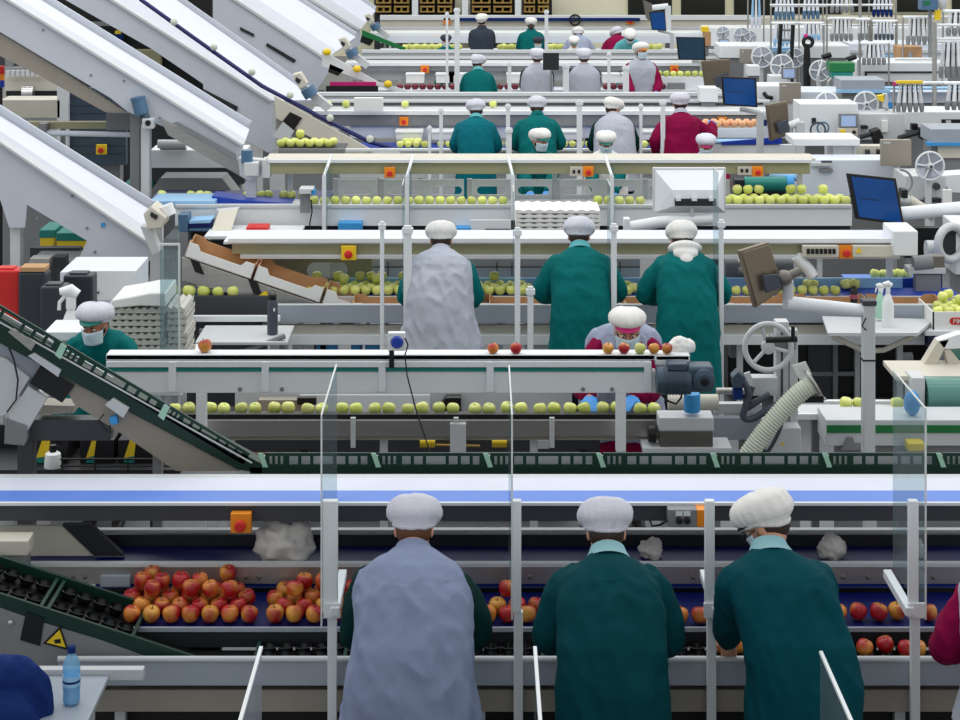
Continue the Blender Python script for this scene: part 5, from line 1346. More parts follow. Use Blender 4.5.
unit('carton_stand', 'white stand with dark blue gap under the badge carton at right edge', 'stand', [('top', 'white_paint', pb(925, 1010, 331, 336, 14.86, 15.4), .004), ('blue_side', 'navy_belt', pb(933, 1010, 336, 350, 15.0, 15.3)), ('foot', 'mid_grey', wb(X(935, 15), X(1000, 15), 15.0, 15.3, 0, Z(350, 15)))], (960, 15.1))
L = 'pale green apple filling the badge carton at the right edge'
done2 = []
belt_apples('apple_green', L, 'green apples in the badge carton', [(938, 990)], 14.98, 15.3, Z(319, 14.9), .046, .094, .3, False)
unit('blue_tray', 'blue shallow tray of green apples tilted beside the dark motor at right', 'tray', [('tray_front', 'blue_belt', pp([(852, 284), (942, 275), (942, 290), (852, 293)], 16.1, 16.13)), ('navy_end', 'navy_belt', pp([(916, 277), (942, 274), (942, 286), (916, 288)], 16.08, 16.1)), ('tray_bed', 'sky_belt', wb(X(850, 16.1), X(942, 16.1), 16.13, 16.5, Z(286, 16.1), Z(284, 16.1))), ('stand', 'mid_grey', wb(X(870, 16.2), X(930, 16.2), 16.2, 16.4, 0, Z(286, 16.1)))], (895, 16.3))
L = 'green apple lying in the tilted blue tray at right'
for c in (875, 884, 891, 899, 907): apple('apple_green', X(c, 16.3), 16.3, Z(284, 16.1), L, 'green apples in the blue tray', .05)
L = 'green apple on the rear blue belt above the swing arm'
for c in (806, 812, 844, 853): apple('apple_green', X(c, 16.0), 15.93, .876, L, 'green apples on the rear belt at right', .05)
unit('grey_motor', 'dark grey gear motor lying right of the switch panels', 'motor', [('motor_body', 'mid_grey', lambda m: m.tube([P(913, 264, 15.9), P(932, 262, 15.9)], .07, 16)), ('motor_base', 'light_grey', pb(908, 946, 268, 274, 15.85, 16.0), .004), ('gearbox', 'dark_steel', pb(930, 945, 256, 270, 15.86, 15.98), .01), ('stand', 'mid_grey', wb(X(915, 15.9), X(940, 15.9), 15.87, 15.97, 0, Z(274, 15.9)))], (925, 15.9))
unit('grey_motor', 'grey motor half hidden by the steel monitor, second line', 'motor', [('motor_body', 'mid_grey', lambda m: m.tube([P(724, 268, 16.2), P(792, 268, 16.2)], .095, 18)), ('flange', 'steel', lambda m: m.tube([P(737, 268, 16.2), P(744, 268, 16.2)], .102, 18)), ('stand', 'mid_grey', wb(X(735, 16.2), X(785, 16.2), 16.15, 16.25, 0, Z(280, 16.2)))], (758, 16.2))
hose('white_pipe', 'short white bent pipe with black clamp beside the switch panel', [(796, 256), (801, 262), (808, 268), (813, 276)], 15.6, .05, 'white_paint', cat='pipe')
# posts of the second line
def post(cx, y0, Y, w, label, m='white_paint', z0=0.0, pane=None):
    x = X(cx, Y); hw = w * Y / FOC / 2; zt = Z(y0, Y)
    r = thing('screen_post', label, 'post', (x, Y, z0))
    MB().box(x - hw, x + hw, Y, Y + .04, z0 + .015, zt).build('upright', m, r, .003 if hw > .01 else 0)
    MB().box(x - hw - .03, x + hw + .03, Y - .03, Y + .07, z0, z0 + .015).build('foot_plate', 'mid_grey', r)
    MB().box(x - hw - .012, x + hw + .012, Y - .01, Y + .05, zt - .06, zt - .02).build('clamp', m, r)
    if pane: 
        p = MB().box(x - hw - .012, x - hw - .006, Y, Y + pane[0], pane[1], pane[2]).build('clear_pane', 'acrylic', r)
        MB().box(x - hw - .013, x - hw - .005, Y - .004, Y + pane[0], pane[2], pane[2] + .006).build('pane_edge', 'acrylic_edge', p)
    return r
post(407.5, 226, 14.42, 8, 'white post left of the silver tabard worker, second row', pane=(.30, 1.2, 2.05))
post(382, 222, 14.5, 4, 'slim white post left of the thicker one, second row')
post(517.5, 228, 14.42, 5.5, 'white post between the silver tabard and the teal coat, second row', pane=(.30, 1.2, 2.0))
post(530.5, 287, 14.45, 6, 'short thick white post at left elbow of the light-collared teal coat')
post(614, 224, 14.42, 5.5, 'white post between the two teal coats of the second row', pane=(.30, 1.2, 2.05))
post(721.5, 220, 14.42, 4.5, 'white post right of the white-hooded coat, second row', pane=(.30, 1.2, 2.15))

# ================================================================== third line, side facing the camera
unit('facing_counter', 'long white counter front of the third line with green apples on top', 'counter', [
    ('front_panel', 'white_paint', pb(175, 852, 207.5, 226, 18.40, 18.44), .004),
    ('top_lip', 'light_grey', pb(175, 852, 205, 208, 18.38, 18.44), .003),
    ('dark_base', 'charcoal', pb(180, 850, 222, 250, 18.50, 18.6)),
    ('apple_bed', 'light_grey', wb(X(180, 18.4), X(852, 18.4), 18.44, 18.85, Z(207, 18.4) - .02, Z(207, 18.4))),
] + leg_parts((200, 500, 820), 18.6, 1.0), (520, 18.5))
for x0, x1, m, lab in ((338, 362, 'bright_blue', 'cyan box in the dark gap under the third line counter at left'), (456, 471, 'bright_blue', 'cyan box in the dark gap right of the silver tabard cap')):
    unit('storage_box', lab, 'box', [('box_body', m, pb(x0, x1, 223 if x0 < 400 else 228, 240, 18.25, 18.4), .004), ('stand', 'charcoal', wb(X(x0 + 2, 18.3), X(x1 - 2, 18.3), 18.28, 18.38, 0, Z(240, 18.25)))], ((x0 + x1) / 2, 18.3))
unit('step_panel', 'white stepped panel below the third line counter left of the tray sheets', 'panel', [('panel', 'white_paint', pb(470, 516, 220, 232, 18.3, 18.33), .003), ('dark_slot', 'charcoal', pb(485, 510, 229, 234, 18.28, 18.3)), ('stand', 'mid_grey', wb(X(475, 18.3), X(512, 18.3), 18.31, 18.36, 0, Z(232, 18.3)))], (493, 18.3))
L = 'pale green apple in the long row on the white counter of the third line'
done2 = []
belt_apples('apple_green', L, 'green apples along the third line counter', [(314, 512), (598, 650)], 18.50, 18.58, Z(207, 18.4), .052, .108, 0, False)
L = 'green apple in the double row on the white counter right of the big monitor back'
belt_apples('apple_green', L, 'green apples right of the big monitor', [(727, 846)], 18.50, 18.62, Z(207, 18.4), .054, .111, .35, False)
# slotted panels with oval holes
def oval_panel(x0, x1, yt, yb, Y, holes, label, m='white_paint'):
    me = MB(); t = .012
    xs = [x0]
    zt, zb = Z(yt, Y), Z(yb, Y)
    h0, h1 = Z(194.5, Y), Z(186.5, Y); rr = (h1 - h0) / 2; zc = (h1 + h0) / 2
    edges = [x0] + [(holes[k][1] + holes[k + 1][0]) / 2 for k in range(len(holes) - 1)] + [x1]
    for k, (a, b) in enumerate(holes):
        e0, e1 = X(edges[k], Y), X(edges[k + 1], Y); a, b = X(a, Y) + rr, X(b, Y) - rr
        for sg, ze in ((1, zt), (-1, zb)):
            pts = [(e0, Y, zc)] + [(a - rr * math.cos(u * PI / 12), Y, zc + sg * rr * math.sin(u * PI / 12)) for u in range(7)] + [(b + rr * math.sin(u * PI / 12), Y, zc + sg * rr * math.cos(u * PI / 12)) for u in range(7)] + [(e1, Y, zc), (e1, Y, ze), (e0, Y, ze)]
            me.ext(pts, (0, t, 0))
    r = thing('guard_panel', label, 'panel', (X((x0 + x1) / 2, Y), Y, 0))
    me.build('slotted_panel', m, r)
    MB().box(X(x0, Y), X(x0, Y) + .05, Y - .006, Y + .05, 0.9, zt + .02).build('end_post', 'light_grey', r)
    MB().pbox(x0, x1, yt - 1.5, yt, Y - .005, Y + .02).build('top_edge', 'white_paint', r)
    return r
for i, (x0, x1, hl, lab) in enumerate(((333, 376, [(342, 372)], 'white guard panel with one oval slot, leftmost of the row'), (379, 464, [(388, 418), (431, 462)], 'white guard panel with two oval slots left of the tall screen post'), (467, 552, [(477, 506), (518, 549)], 'white guard panel with two oval slots under the worker with blue mask'), (555, 640, [(561, 592), (604, 635)], 'white guard panel with two oval slots under the bowed worker'), (643, 730, [(648, 680)], 'white guard panel partly behind the big monitor back'))):
    oval_panel(x0, x1, 181, 199, 18.95, hl, lab)
unit('upper_conveyor', 'long cream topped conveyor with dark olive front in front of the facing workers', 'conveyor', [
    ('top_belt', 'warm_white', wb(X(268, 18.9), X(812, 18.9), 18.70, 19.05, 1.585, 1.605)),
    ('edge_strip', 'white_paint', pb(268, 812, 159.5, 163, 18.66, 18.70), .003),
    ('front_beam', 'olive_grey', pb(270, 810, 163, 174, 18.70, 18.78), .004),
    ('end_plate', 'light_grey', pb(262, 270, 160, 178, 18.68, 18.9), .004),
] + leg_parts((290, 555, 800), 18.95, 1.58), (540, 18.9))
estop(390, 172, 18.68, 'orange stop button under the olive conveyor at left', .11, 'orange')
r = estop(588, 171, 18.68, 'orange stop button with pale switch plate under the olive conveyor, middle', .11, 'orange')
MB().pbox(570, 583, 167, 176, 18.64, 18.70).build('switch_plate', 'warm_white', r, .002)
for k in (574, 579): MB().pbox(k - 1.3, k + 1.3, 170, 173.5, 18.63, 18.64).build('switch', 'black', r)
r = estop(757, 171, 18.68, 'orange stop button with pale switch plate under the olive conveyor, right', .11, 'orange')
MB().pbox(738, 752, 167, 175, 18.64, 18.70).build('switch_plate', 'warm_white', r, .002)
for k in (742, 747): MB().pbox(k - 1.3, k + 1.3, 169, 172.5, 18.63, 18.64).build('switch', 'black', r)
# stack of white packaging sheets
x0, x1, Y = 516, 600, 17.2
r0 = None
unit('sheet_stand', 'dark stand under the stack of white moulded sheets', 'stand', [('top', 'mid_grey', wb(X(516, Y), X(600, Y), Y, Y + .5, Z(240, Y) - .03, Z(240, Y))), ('leg', 'mid_grey', wb(X(525, Y), X(590, Y), Y + .1, Y + .4, 0, Z(240, Y) - .03))], (558, 17.4))
n = 7; base = Z(240, Y) + .002; dz = (Z(209, Y) - base) / n
for i in range(n):
    m = MB(); pts = []; a, b = X(516 + (4 if i == 0 else 0) + random.uniform(-.6, .6), Y), X(600 + random.uniform(-.6, .6), Y); z = base + i * dz
    for q in range(33): pts.append((a + (b - a) * q / 32, Y, z + dz * (.72 + .2 * math.sin(q * PI / 2))))
    m.ext([(a, Y, z), (b, Y, z)] + pts[::-1], (0, .46, 0)); tag(m.build('moulded_sheet', 'carton_white', None), 'white moulded packaging sheet in the stack behind the teal coat', 'sheet', 'moulded sheets in the stack')
# big monitor seen from behind
Y = 16.9
r = thing('monitor', 'big white monitor seen from behind on a white arm, above the hooded worker', 'monitor', P(690, 190, Y))
MB().pbox(653, 726, 168, 213, Y, Y + .06).build('housing', 'light_grey', r, .006)
m = MB(); q0 = [P(a, b, Y) for a, b in ((655, 170), (724, 170), (724, 212), (655, 212))]; q1 = [P(a, b, Y - .16) for a, b in ((672, 190), (716, 190), (718, 206), (674, 206))]
m.add(q0 + q1, [(0, 1, 5, 4), (1, 2, 6, 5), (2, 3, 7, 6), (3, 0, 4, 7), (4, 5, 6, 7), (3, 2, 1, 0)]); m.build('back_cover', 'white_paint', r)
MB().pbox(675, 716, 199, 206, Y - .18, Y - .15).build('socket_strip', 'charcoal', r)
for k in (676, 692, 709): MB().pbox(k, k + 5, 197, 201, Y - .20, Y - .17).build('clip', 'white_paint', r)
MB().pbox(690, 694, 203, 226, Y - .14, Y - .09).build('neck', 'light_grey', r, .003)
MB().tube([P(626, 228, Y - .1), P(660, 222, Y - .1), P(712, 219, Y - .1)], .055, 12).build('swing_arm', 'white_paint', r)
MB().pbox(624, 630, 219, 233, Y - .16, Y - .05).build('arm_joint', 'white_paint', r, .004)
MB().box(X(627, Y) - .05, X(627, Y) + .05, Y - .12, Y - .04, 0, Z(233, Y)).build('stand_post', 'light_grey', r)
# left end of the third line
unit('sorting_belt', 'navy and blue belt end with yellow apples left of the guard panels', 'conveyor', [
    ('navy_belt', 'navy_belt', wb(X(150, 19), X(330, 19), 18.9, 19.5, Z(200, 18.9) - .03, Z(200, 18.9))),
    ('white_edge', 'pale_blue', pb(150, 215, 201, 206, 18.45, 18.9), .003), ('blue_edge', 'blue_belt', pp([(212, 196), (240, 200), (300, 204), (300, 207), (212, 206)], 18.6, 18.9)),
    ('grey_cover', 'mid_grey', pp([(148, 196), (160, 178), (222, 178), (236, 196)], 19.6, 20.0), .004), ('leg', 'mid_grey', wb(X(190, 19), X(195, 19), 19.0, 19.1, 0, .9))], (230, 19.1))
for c, k in ((190, 'y'), (199, 'g'), (207, 'g'), (199, 'g'), (161, 'g'), (247, 'g'), (260, 'g'), (268, 'g'), (283, 'g'), (291, 'g'), (302, 'g')):
    apple('apple_green', X(c, 18.9), 18.95, Z(200, 18.9), 'green apple loose on the navy belt end at left of the third line', 'green apples on the navy belt end', .05)
unit('leaning_plate', 'cream plate leaning against the white counter front at left', 'plate', [('plate', 'warm_white', lambda m: m.ext([P(219, 211, 18.25), P(238, 209, 18.25), P(228, 240, 17.9), P(208, 240, 17.9)], (0, .03, 0))), ('plate_edge', 'light_grey', lambda m: m.ext([P(216, 209, 18.3), P(240, 207, 18.3), P(238, 209, 18.26), P(219, 211, 18.26)], (0, .02, 0)))], (225, 18.1))
unit('blue_canister', 'steel blue canister with folded blue sheets behind the clear screen', 'canister', [('can_body', 'motor_blue', pb(178, 188, 218, 232, 18.1, 18.3), .006), ('can_lid', 'motor_blue', pb(178, 188, 215, 218, 18.1, 18.3)), ('stand', 'mid_grey', wb(X(178, 18.1), X(188, 18.1), 18.1, 18.3, 0, Z(232, 18.1)))], (183, 18.2))
for i in range(3):
    single('folded_sheet', ('folded blue plastic sheet lying topmost beside the steel blue canister', 'folded blue plastic sheet in the middle beside the steel blue canister', 'folded blue plastic sheet lowest beside the steel blue canister')[i], 'sheet', ('pale_blue', 'navy_belt', 'motor_blue')[i], (lambda i: lambda m: m.ppoly([(189, 221 + 3.6 * i), (212, 219.5 + 4.2 * i), (210, 223 + 4.2 * i), (189, 223.6 + 3.6 * i)], 18.1, 18.35))(i))
unit('white_ledge', 'white ledge with red items at left under the third line counter', 'ledge', [('ledge_board', 'white_paint', wb(X(205, 17.8), X(300, 17.8), 17.75, 18.3, Z(236, 17.75) - .03, Z(236, 17.75)), .004), ('support', 'mid_grey', wb(X(240, 18), X(250, 18), 18.0, 18.1, 0, Z(236, 17.75) - .03))], (250, 18))
single('red_box', 'flat red item lying on the white ledge at left', 'box', 'red', lambda m: m.box(X(246, 17.95), X(268, 17.95), 17.95, 18.15, Z(236, 17.75), Z(236, 17.75) + .05), None, .01)
single('red_box', 'red cloth bundle beside the cartons on the slope', 'bundle', 'red', lambda m: m.ball(P(262, 265, 16.0), .07, .08, .06), None)
unit('belt_camera', 'small grey camera on arm over the green apples at left', 'camera', [('housing', 'light_grey', pb(299, 313, 189, 194, 18.2, 18.4), .004), ('lens', 'bright_blue', pb(311, 315, 190, 195, 18.2, 18.3), .003), ('bracket', 'mid_grey', pb(300, 310, 194, 213, 18.3, 18.34), .003), ('cable', 'black', lambda m: m.tube([P(311, 200, 18.28), P(312, 212, 18.3), P(310, 222, 18.3), P(309, 234, 18.3)], .008, 6))], (306, 18.3))
# teal and yellow crates
def bin_(x0, x1, yt, yb, Y, label):
    unit('storage_bin', label, 'bin', [('bin_body', 'yellow', pb(x0, x1, yt + 7, yb, Y, Y + .4), .006), ('bin_rim', 'teal_trim', pb(x0 - 1, x1 + 1, yt, yt + 8, Y - .01, Y + .41), .006), ('stand', 'dark_grey', wb(X(x0 + 1, Y), X(x1 - 1, Y), Y + .05, Y + .35, 0, Z(yb, Y)))], ((x0 + x1) / 2, Y + .2))
bin_(124, 148, 184, 199, 20.4, 'yellow bin with teal rim behind the near white incline')
bin_(57, 86, 233, 248, 17.2, 'yellow bin with teal rim under the near white incline')
bin_(40, 54, 230, 248, 17.4, 'narrow yellow bin with teal rim left of the wider one under the incline')
unit('under_bench', 'grey bench with machine parts under the near white incline', 'bench', [('bench_top', 'mid_grey', pb(28, 110, 262, 266, 15.9, 16.4), .004), ('dark_front', 'dark_grey', pb(30, 80, 248, 262, 16.4, 16.5)), ('machine_block', 'charcoal', pb(52, 65, 257, 268, 15.7, 15.85), .004), ('motor_block', 'steel', pb(30, 50, 258, 266, 15.75, 15.88), .006), ('leg', 'mid_grey', wb(X(34, 16), X(40, 16), 16.0, 16.1, 0, Z(266, 15.9))), ('leg', 'mid_grey', wb(X(100, 16), X(106, 16), 16.0, 16.1, 0, Z(266, 15.9)))], (65, 16.1))

# ================================================================== white inclined conveyors coming down from the left
def incline(name, label, Y, w, near, far, side_px, lip=2.2, belt='lavender_belt', sidem='incline_white', stripes=(), guard=None):
    """near/far: two pixel points on the upper edges of the near and far side walls; side_px: outline of the near side plate"""
    r = thing(name, label, 'conveyor', (X(near[1][0], Y), Y, 0))
    MB().ppoly(side_px, Y, Y + .03).build('side_plate', sidem, r, .004)
    n0, n1 = P(*near[0], Y), P(*near[1], Y); f0, f1 = P(*far[0], Y + w), P(*far[1], Y + w)
    up = Vector((0, 0, 1))
    d = (n1 - n0).normalized(); pn = Vector((-d.z, 0, d.x)) 
    if pn.z < 0: pn = -pn
    t = lip * Y / FOC
    MB().ext([v + Vector((0, -.05, 0)) for v in (n0 - pn * t, n1 - pn * t, n1 + pn * t * .2, n0 + pn * t * .2)], (0, .14, 0)).build('near_flange', 'light_grey', r, .003)
    # belt bed between both walls and the far wall
    b0, b1, c1, c0 = n0 + Vector((0, .09, -.02)), n1 + Vector((0, .09, -.02)), f1 + Vector((0, -.05, -.05)), f0 + Vector((0, -.05, -.05))
    k = .35
    MB().add([b0, b1, b1.lerp(c1, k), b0.lerp(c0, k)] + [v - pn * .03 for v in (b0, b1, b1.lerp(c1, k), b0.lerp(c0, k))], [(0, 1, 2, 3), (7, 6, 5, 4), (0, 4, 5, 1), (1, 5, 6, 2), (2, 6, 7, 3), (3, 7, 4, 0)]).build('sloping_cover', 'incline_white', r)
    q0, q1 = b0.lerp(c0, k), b1.lerp(c1, k)
    MB().add([q0, q1, c1, c0] + [v - pn * .05 for v in (q0, q1, c1, c0)], [(0, 1, 2, 3), (7, 6, 5, 4), (0, 4, 5, 1), (1, 5, 6, 2), (2, 6, 7, 3), (3, 7, 4, 0)]).build('belt', belt, r)
    MB().ext([f0 - pn * .10, f1 - pn * .10, f1 + pn * .03, f0 + pn * .03], (0, .03, 0)).build('far_wall', 'incline_white', r, .003)
    for a in stripes:
        s0, s1 = b0.lerp(c0, a) + pn * .012, b1.lerp(c1, a) + pn * .012
        MB().tube([s0, s1], .014, 6).build('belt_stripe', 'pale_blue', r)
    return r
r = incline('white_incline', 'wide white inclined conveyor nearest the camera at left, above black canisters', 16.0, 1.1, ((-40, 113), (156, 246)), ((-40, 84), (152, 204)),
    [(-40, 115), (156, 247), (158, 251), (134, 279), (74, 268), (87, 241), (27, 205), (25, 228), (9, 228), (0, 200), (-40, 178)])
MB().pbox(10, 20, 226, 276, 16.05, 16.2).build('support_leg', 'light_grey', r, .004)
MB().box(X(15, 16.1) - .05, X(15, 16.1) + .05, 16.08, 16.18, 0, Z(275, 16.1)).build('support_leg', 'light_grey', r)
MB().box(X(110, 16.4), X(110, 16.4) + .08, 16.4, 16.5, 0, Z(262, 16.4)).build('support_leg', 'mid_grey', r)
for a, b in ((37, 219), (72, 196), (87, 228), (95, 252), (128, 262)): MB().lathe([(.014, 0), (.010, .008)], P(a, b, 15.995), (0, -1, 0), 8).build('bolt', 'mid_grey', r)
MB().ppoly([(101, 223), (105, 223), (105, 227), (101, 227)], 15.985, 15.995).build('blue_sticker', 'bright_blue', r)
r = unit('pulley_block', 'cream bearing block with pulleys at the foot of the nearest white incline', 'bearing', [('block', 'warm_white', pp([(143, 214), (151, 206), (166, 218), (162, 228), (148, 230)], 15.6, 15.9), .01), ('slot', 'charcoal', pp([(151, 212), (158, 216), (156, 220), (150, 216)], 15.585, 15.6)), ('pulley', 'bottle_white', lambda m: m.tube([P(166, 205, 15.75), P(170, 215, 15.75)], .06, 12)), ('arm', 'light_grey', pp([(140, 226), (150, 228), (160, 252), (152, 256)], 15.7, 15.85), .004), ('foot', 'light_grey', wb(X(148, 15.8), X(160, 15.8), 15.9, 15.98, 0, Z(230, 15.8)))], (155, 15.75))
r = incline('white_incline', 'second white inclined conveyor from the left with blue motor at its foot', 19.0, 1.1, ((-40, -31.5), (243, 144)), ((-40, -56), (250, 124)),
    [(-40, -30), (243, 145), (243, 160), (128, 112), (110, 98), (60, 68), (0, 32), (-40, 8)])
MB().ppoly([(-40, 10), (0, 34), (60, 70), (125, 112), (105, 112), (40, 76), (-40, 36)], 19.05, 19.12).build('under_beam', 'warm_grey', r)
MB().ppoly([(160, 119), (240, 162), (240, 176), (168, 135)], 18.92, 18.98).build('lower_guide', 'steel', r)
MB().ppoly([(172, 123), (178, 122), (236, 154), (236, 160)], 18.90, 18.92).build('grey_strip', 'mid_grey', r)
MB().pbox(130, 139, 114, 200, 19.1, 19.25).build('support_leg', 'mid_grey', r)
MB().pbox(141, 149, 125, 200, 18.95, 19.1).build('support_leg', 'light_grey', r)
for z_ in (135,): MB().box(X(135, 19.2) - .05, X(135, 19.2) + .05, 19.12, 19.22, 0, Z(199, 19.2)).build('support_leg', 'mid_grey', r)
for a, b in ((43, 30), (91, 75), (124, 81), (160, 118)): MB().lathe([(.014, 0), (.010, .008)], P(a, b, 18.995), (0, -1, 0), 8).build('bolt', 'mid_grey', r)
Y = 18.9
r = thing('geared_motor', 'light blue motor standing on the second white incline', 'motor', P(140, 108, Y))
MB().tube([P(138, 99, Y), P(142, 114, Y)], .075, 16).build('motor_body', 'motor_blue', r); MB().tube([P(137.6, 97, Y), P(138, 99.5, Y)], .08, 16).build('fan_cover', 'motor_blue', r)
MB().pbox(142, 153, 119, 129, Y - .1, Y + .05).build('gearbox', 'light_grey', r, .006); MB().tube([P(143, 113, Y), P(147, 121, Y)], .05, 12).build('neck', 'motor_slate', r)
MB().lathe([(.03, 0), (.03, .01)], P(148, 123, Y - .1), (0, -1, 0), 12).build('shaft_hole', 'black', r)
unit('geared_motor', 'blue upright motor at the foot of the second white incline', 'motor', [('motor_body', 'motor_blue', lambda m: m.tube([P(247, 150, 18.7), P(247, 163, 18.7)], .06, 16)), ('gearbox', 'light_grey', pb(244, 258, 163, 176, 18.6, 18.75), .006), ('mount', 'light_grey', pp([(238, 158), (262, 160), (268, 172), (250, 182), (240, 176)], 18.76, 18.9), .004), ('stand', 'light_grey', wb(X(246, 18.8), X(256, 18.8), 18.78, 18.88, 0, Z(176, 18.8)))], (250, 18.7))
unit('cross_rail', 'grey cross rail with sliding rod under the second white incline', 'rail', [('beam', 'olive_grey', pb(22, 140, 122, 129, 19.6, 19.7), .004), ('rod', 'cool_white', lambda m: m.tube([P(44, 133, 19.5), P(140, 135, 19.5)], .03, 10)), ('end_block', 'mid_grey', pb(38, 46, 124, 136, 19.45, 19.6), .004), ('plate', 'mid_grey', pb(106, 136, 113, 130, 19.5, 19.55), .004), ('stand', 'mid_grey', wb(X(60, 19.6), X(64, 19.6), 19.62, 19.68, 0, Z(129, 19.6)))], (85, 19.6))
unit('shutter_cabinet', 'blue grey shutter cabinet with white frame under the second incline', 'cabinet', [('shutter', 'motor_slate', pb(68, 126, 88, 165, 21.0, 21.1)), ('frame_post', 'white_paint', pb(57, 68, 82, 165, 20.9, 21.0), .004), ('top_board', 'warm_white', pb(0, 60, 100, 118, 20.9, 21.3), .004), ('side_panel', 'light_grey', pb(-30, 58, 118, 165, 21.0, 21.1)), ('foot', 'mid_grey', wb(X(-20, 21.1), X(120, 21.1), 21.1, 21.3, 0, Z(165, 21.0)))]
  + [('slat', 'cable_grey', pb(69, 125, y, y + 1, 20.985, 21.0)) for y in (96, 104, 112, 136, 144, 152)], (60, 21.0))
estop(102, 149, 20.9, 'yellow orange stop box on the blue grey shutter', .12, 'yellow')
unit('rear_equipment', 'cream machine with chrome motor behind the red, orange and blue light column at left', 'machine', [('body', 'warm_white', pb(5, 57, 76, 102, 22.0, 22.3), .004), ('dark_slot', 'black', pb(6, 57, 91, 96, 21.97, 22.0)), ('motor', 'chrome', lambda m: m.tube([P(23, 93, 21.9), P(34, 93, 21.9)], .09, 14)), ('upper_rail', 'mid_grey', pb(0, 45, 68, 74, 22.0, 22.1)), ('upper_frame', 'dark_grey', pb(-30, 40, 30, 66, 22.6, 22.7)), ('upright', 'mid_grey', pb(5, 12, 48, 100, 22.4, 22.5), .003), ('stand', 'mid_grey', wb(X(8, 22), X(50, 22), 22.0, 22.2, 0, Z(102, 22)))] + [('roller', 'light_grey', (lambda q: (lambda m: m.tube([P(q, 70, 21.9), P(q, 76, 21.9)], .03, 8)))(q)) for q in range(8, 46, 5)], (30, 22.2))
r = thing('signal_light', 'signal light column with red, orange and blue sections at left edge', 'light', (X(2, 20.5), 20.5, 0))
for y0, y1, m in ((66, 74, 'red'), (74, 80, 'orange'), (80, 87, 'blue_belt')): MB().tube([P(1, y0, 20.5), P(1, y1, 20.5)], .04, 12).build('light_section', m, r)
MB().tube([P(1, 87, 20.5), P(1, 101, 20.5)], .018, 8).build('pole', 'black', r); MB().tube([(X(1, 20.5), 20.5, 0), P(1, 101, 20.5)], .018, 8).build('pole', 'black', r)
r = incline('white_incline', 'third white inclined conveyor with blue chain running down its bed', 24.3, 1.3, ((40, -47), (272, 100)), ((40, -101), (318, 96)),
    [(40, -46), (272, 101), (276, 150), (268, 153), (205, 118), (203, 84), (190, 75), (150, 48), (60, -3), (20, -28)])
for pts, m, nm in ((((140, -1), (190, 35), (262, 86), (330, 122), (370, 142), (404, 151)), 'navy_belt', 'blue_chain'),):
    MB().tube([P(a, b, 23.9) for a, b in pts], .028, 8).build(nm, m, r)
for a, b in ((174, 22), (214, 47), (252, 72), (290, 95), (330, 118), (370, 139)): MB().ball(P(a, b, 23.8), .05, .04, .05, 8, 6).build('chain_clip', 'hose_cream', r)
MB().ppoly([(203, 89), (238, 107), (234, 118), (201, 98)], 24.27, 24.295).build('dark_window', 'charcoal', r)
MB().ppoly([(274, 96), (288, 104), (372, 150), (352, 160), (276, 118)], 23.7, 23.75).build('lower_chute', 'warm_white', r)
MB().ppoly([(276, 117), (352, 158), (330, 158), (300, 140), (276, 130)], 23.76, 23.8).build('chute_guide', 'steel', r)
MB().ppoly([(290, 112), (302, 118), (294, 130), (282, 122)], 23.68, 23.72).build('black_guard', 'black', r)
MB().ppoly([(283, 122), (294, 131), (288, 142), (272, 136)], 23.66, 23.72).build('arm_plate', 'light_grey', r)
MB().box(X(262, 24.4), X(268, 24.4), 24.5, 24.6, 0, Z(140, 24.5)).build('support_leg', 'mid_grey', r)
r = incline('white_incline', 'fourth white inclined conveyor with dark slots in its side', 30.2, 1.5, ((170, -44), (326, 58)), ((170, -85), (356, 34)),
    [(170, -43), (326, 59), (330, 70), (316, 92), (300, 100), (240, 60), (190, 30)])
for q in (((240, 27), (254, 34), (254, 37), (240, 30)), ((267, 43), (296, 60), (294, 63), (266, 46))): MB().ppoly(q, 30.17, 30.19).build('dark_slot', 'charcoal', r)
MB().ppoly([(322, 50), (332, 56), (378, 82), (412, 92), (404, 95), (322, 66)], 29.6, 29.64).build('lower_chute', 'white_paint', r)
for a, b in ((327, 52), (357, 69), (388, 84)): MB().ball(P(a, b, 29.5), .07, .05, .06, 8, 6).build('chute_clip', 'yellow', r)
MB().ppoly([(330, 64), (344, 70), (338, 76), (328, 72)], 29.6, 29.66).build('black_guard', 'black', r)
MB().box(X(318, 30.4), X(324, 30.4), 30.5, 30.6, 0, Z(90, 30.5)).build('support_leg', 'mid_grey', r)
r = incline('white_incline', 'farthest white inclined conveyor with a green chute at its foot', 36.8, 1.6, ((250, -39), (360, 29)), ((250, -80), (376, 8)),
    [(250, -38), (360, 30), (362, 44), (350, 52), (330, 40), (270, 5)])
MB().ppoly([(362, 30), (372, 34), (406, 48), (404, 51), (380, 42), (362, 36)], 36.2, 36.25).build('green_chute', 'stripe_green', r)
MB().ppoly([(362, 34), (374, 40), (370, 46), (360, 42)], 36.3, 36.35).build('black_guard', 'black', r)
MB().box(X(352, 37), X(357, 37), 37.1, 37.2, 0, Z(48, 37.1)).build('support_leg', 'mid_grey', r)
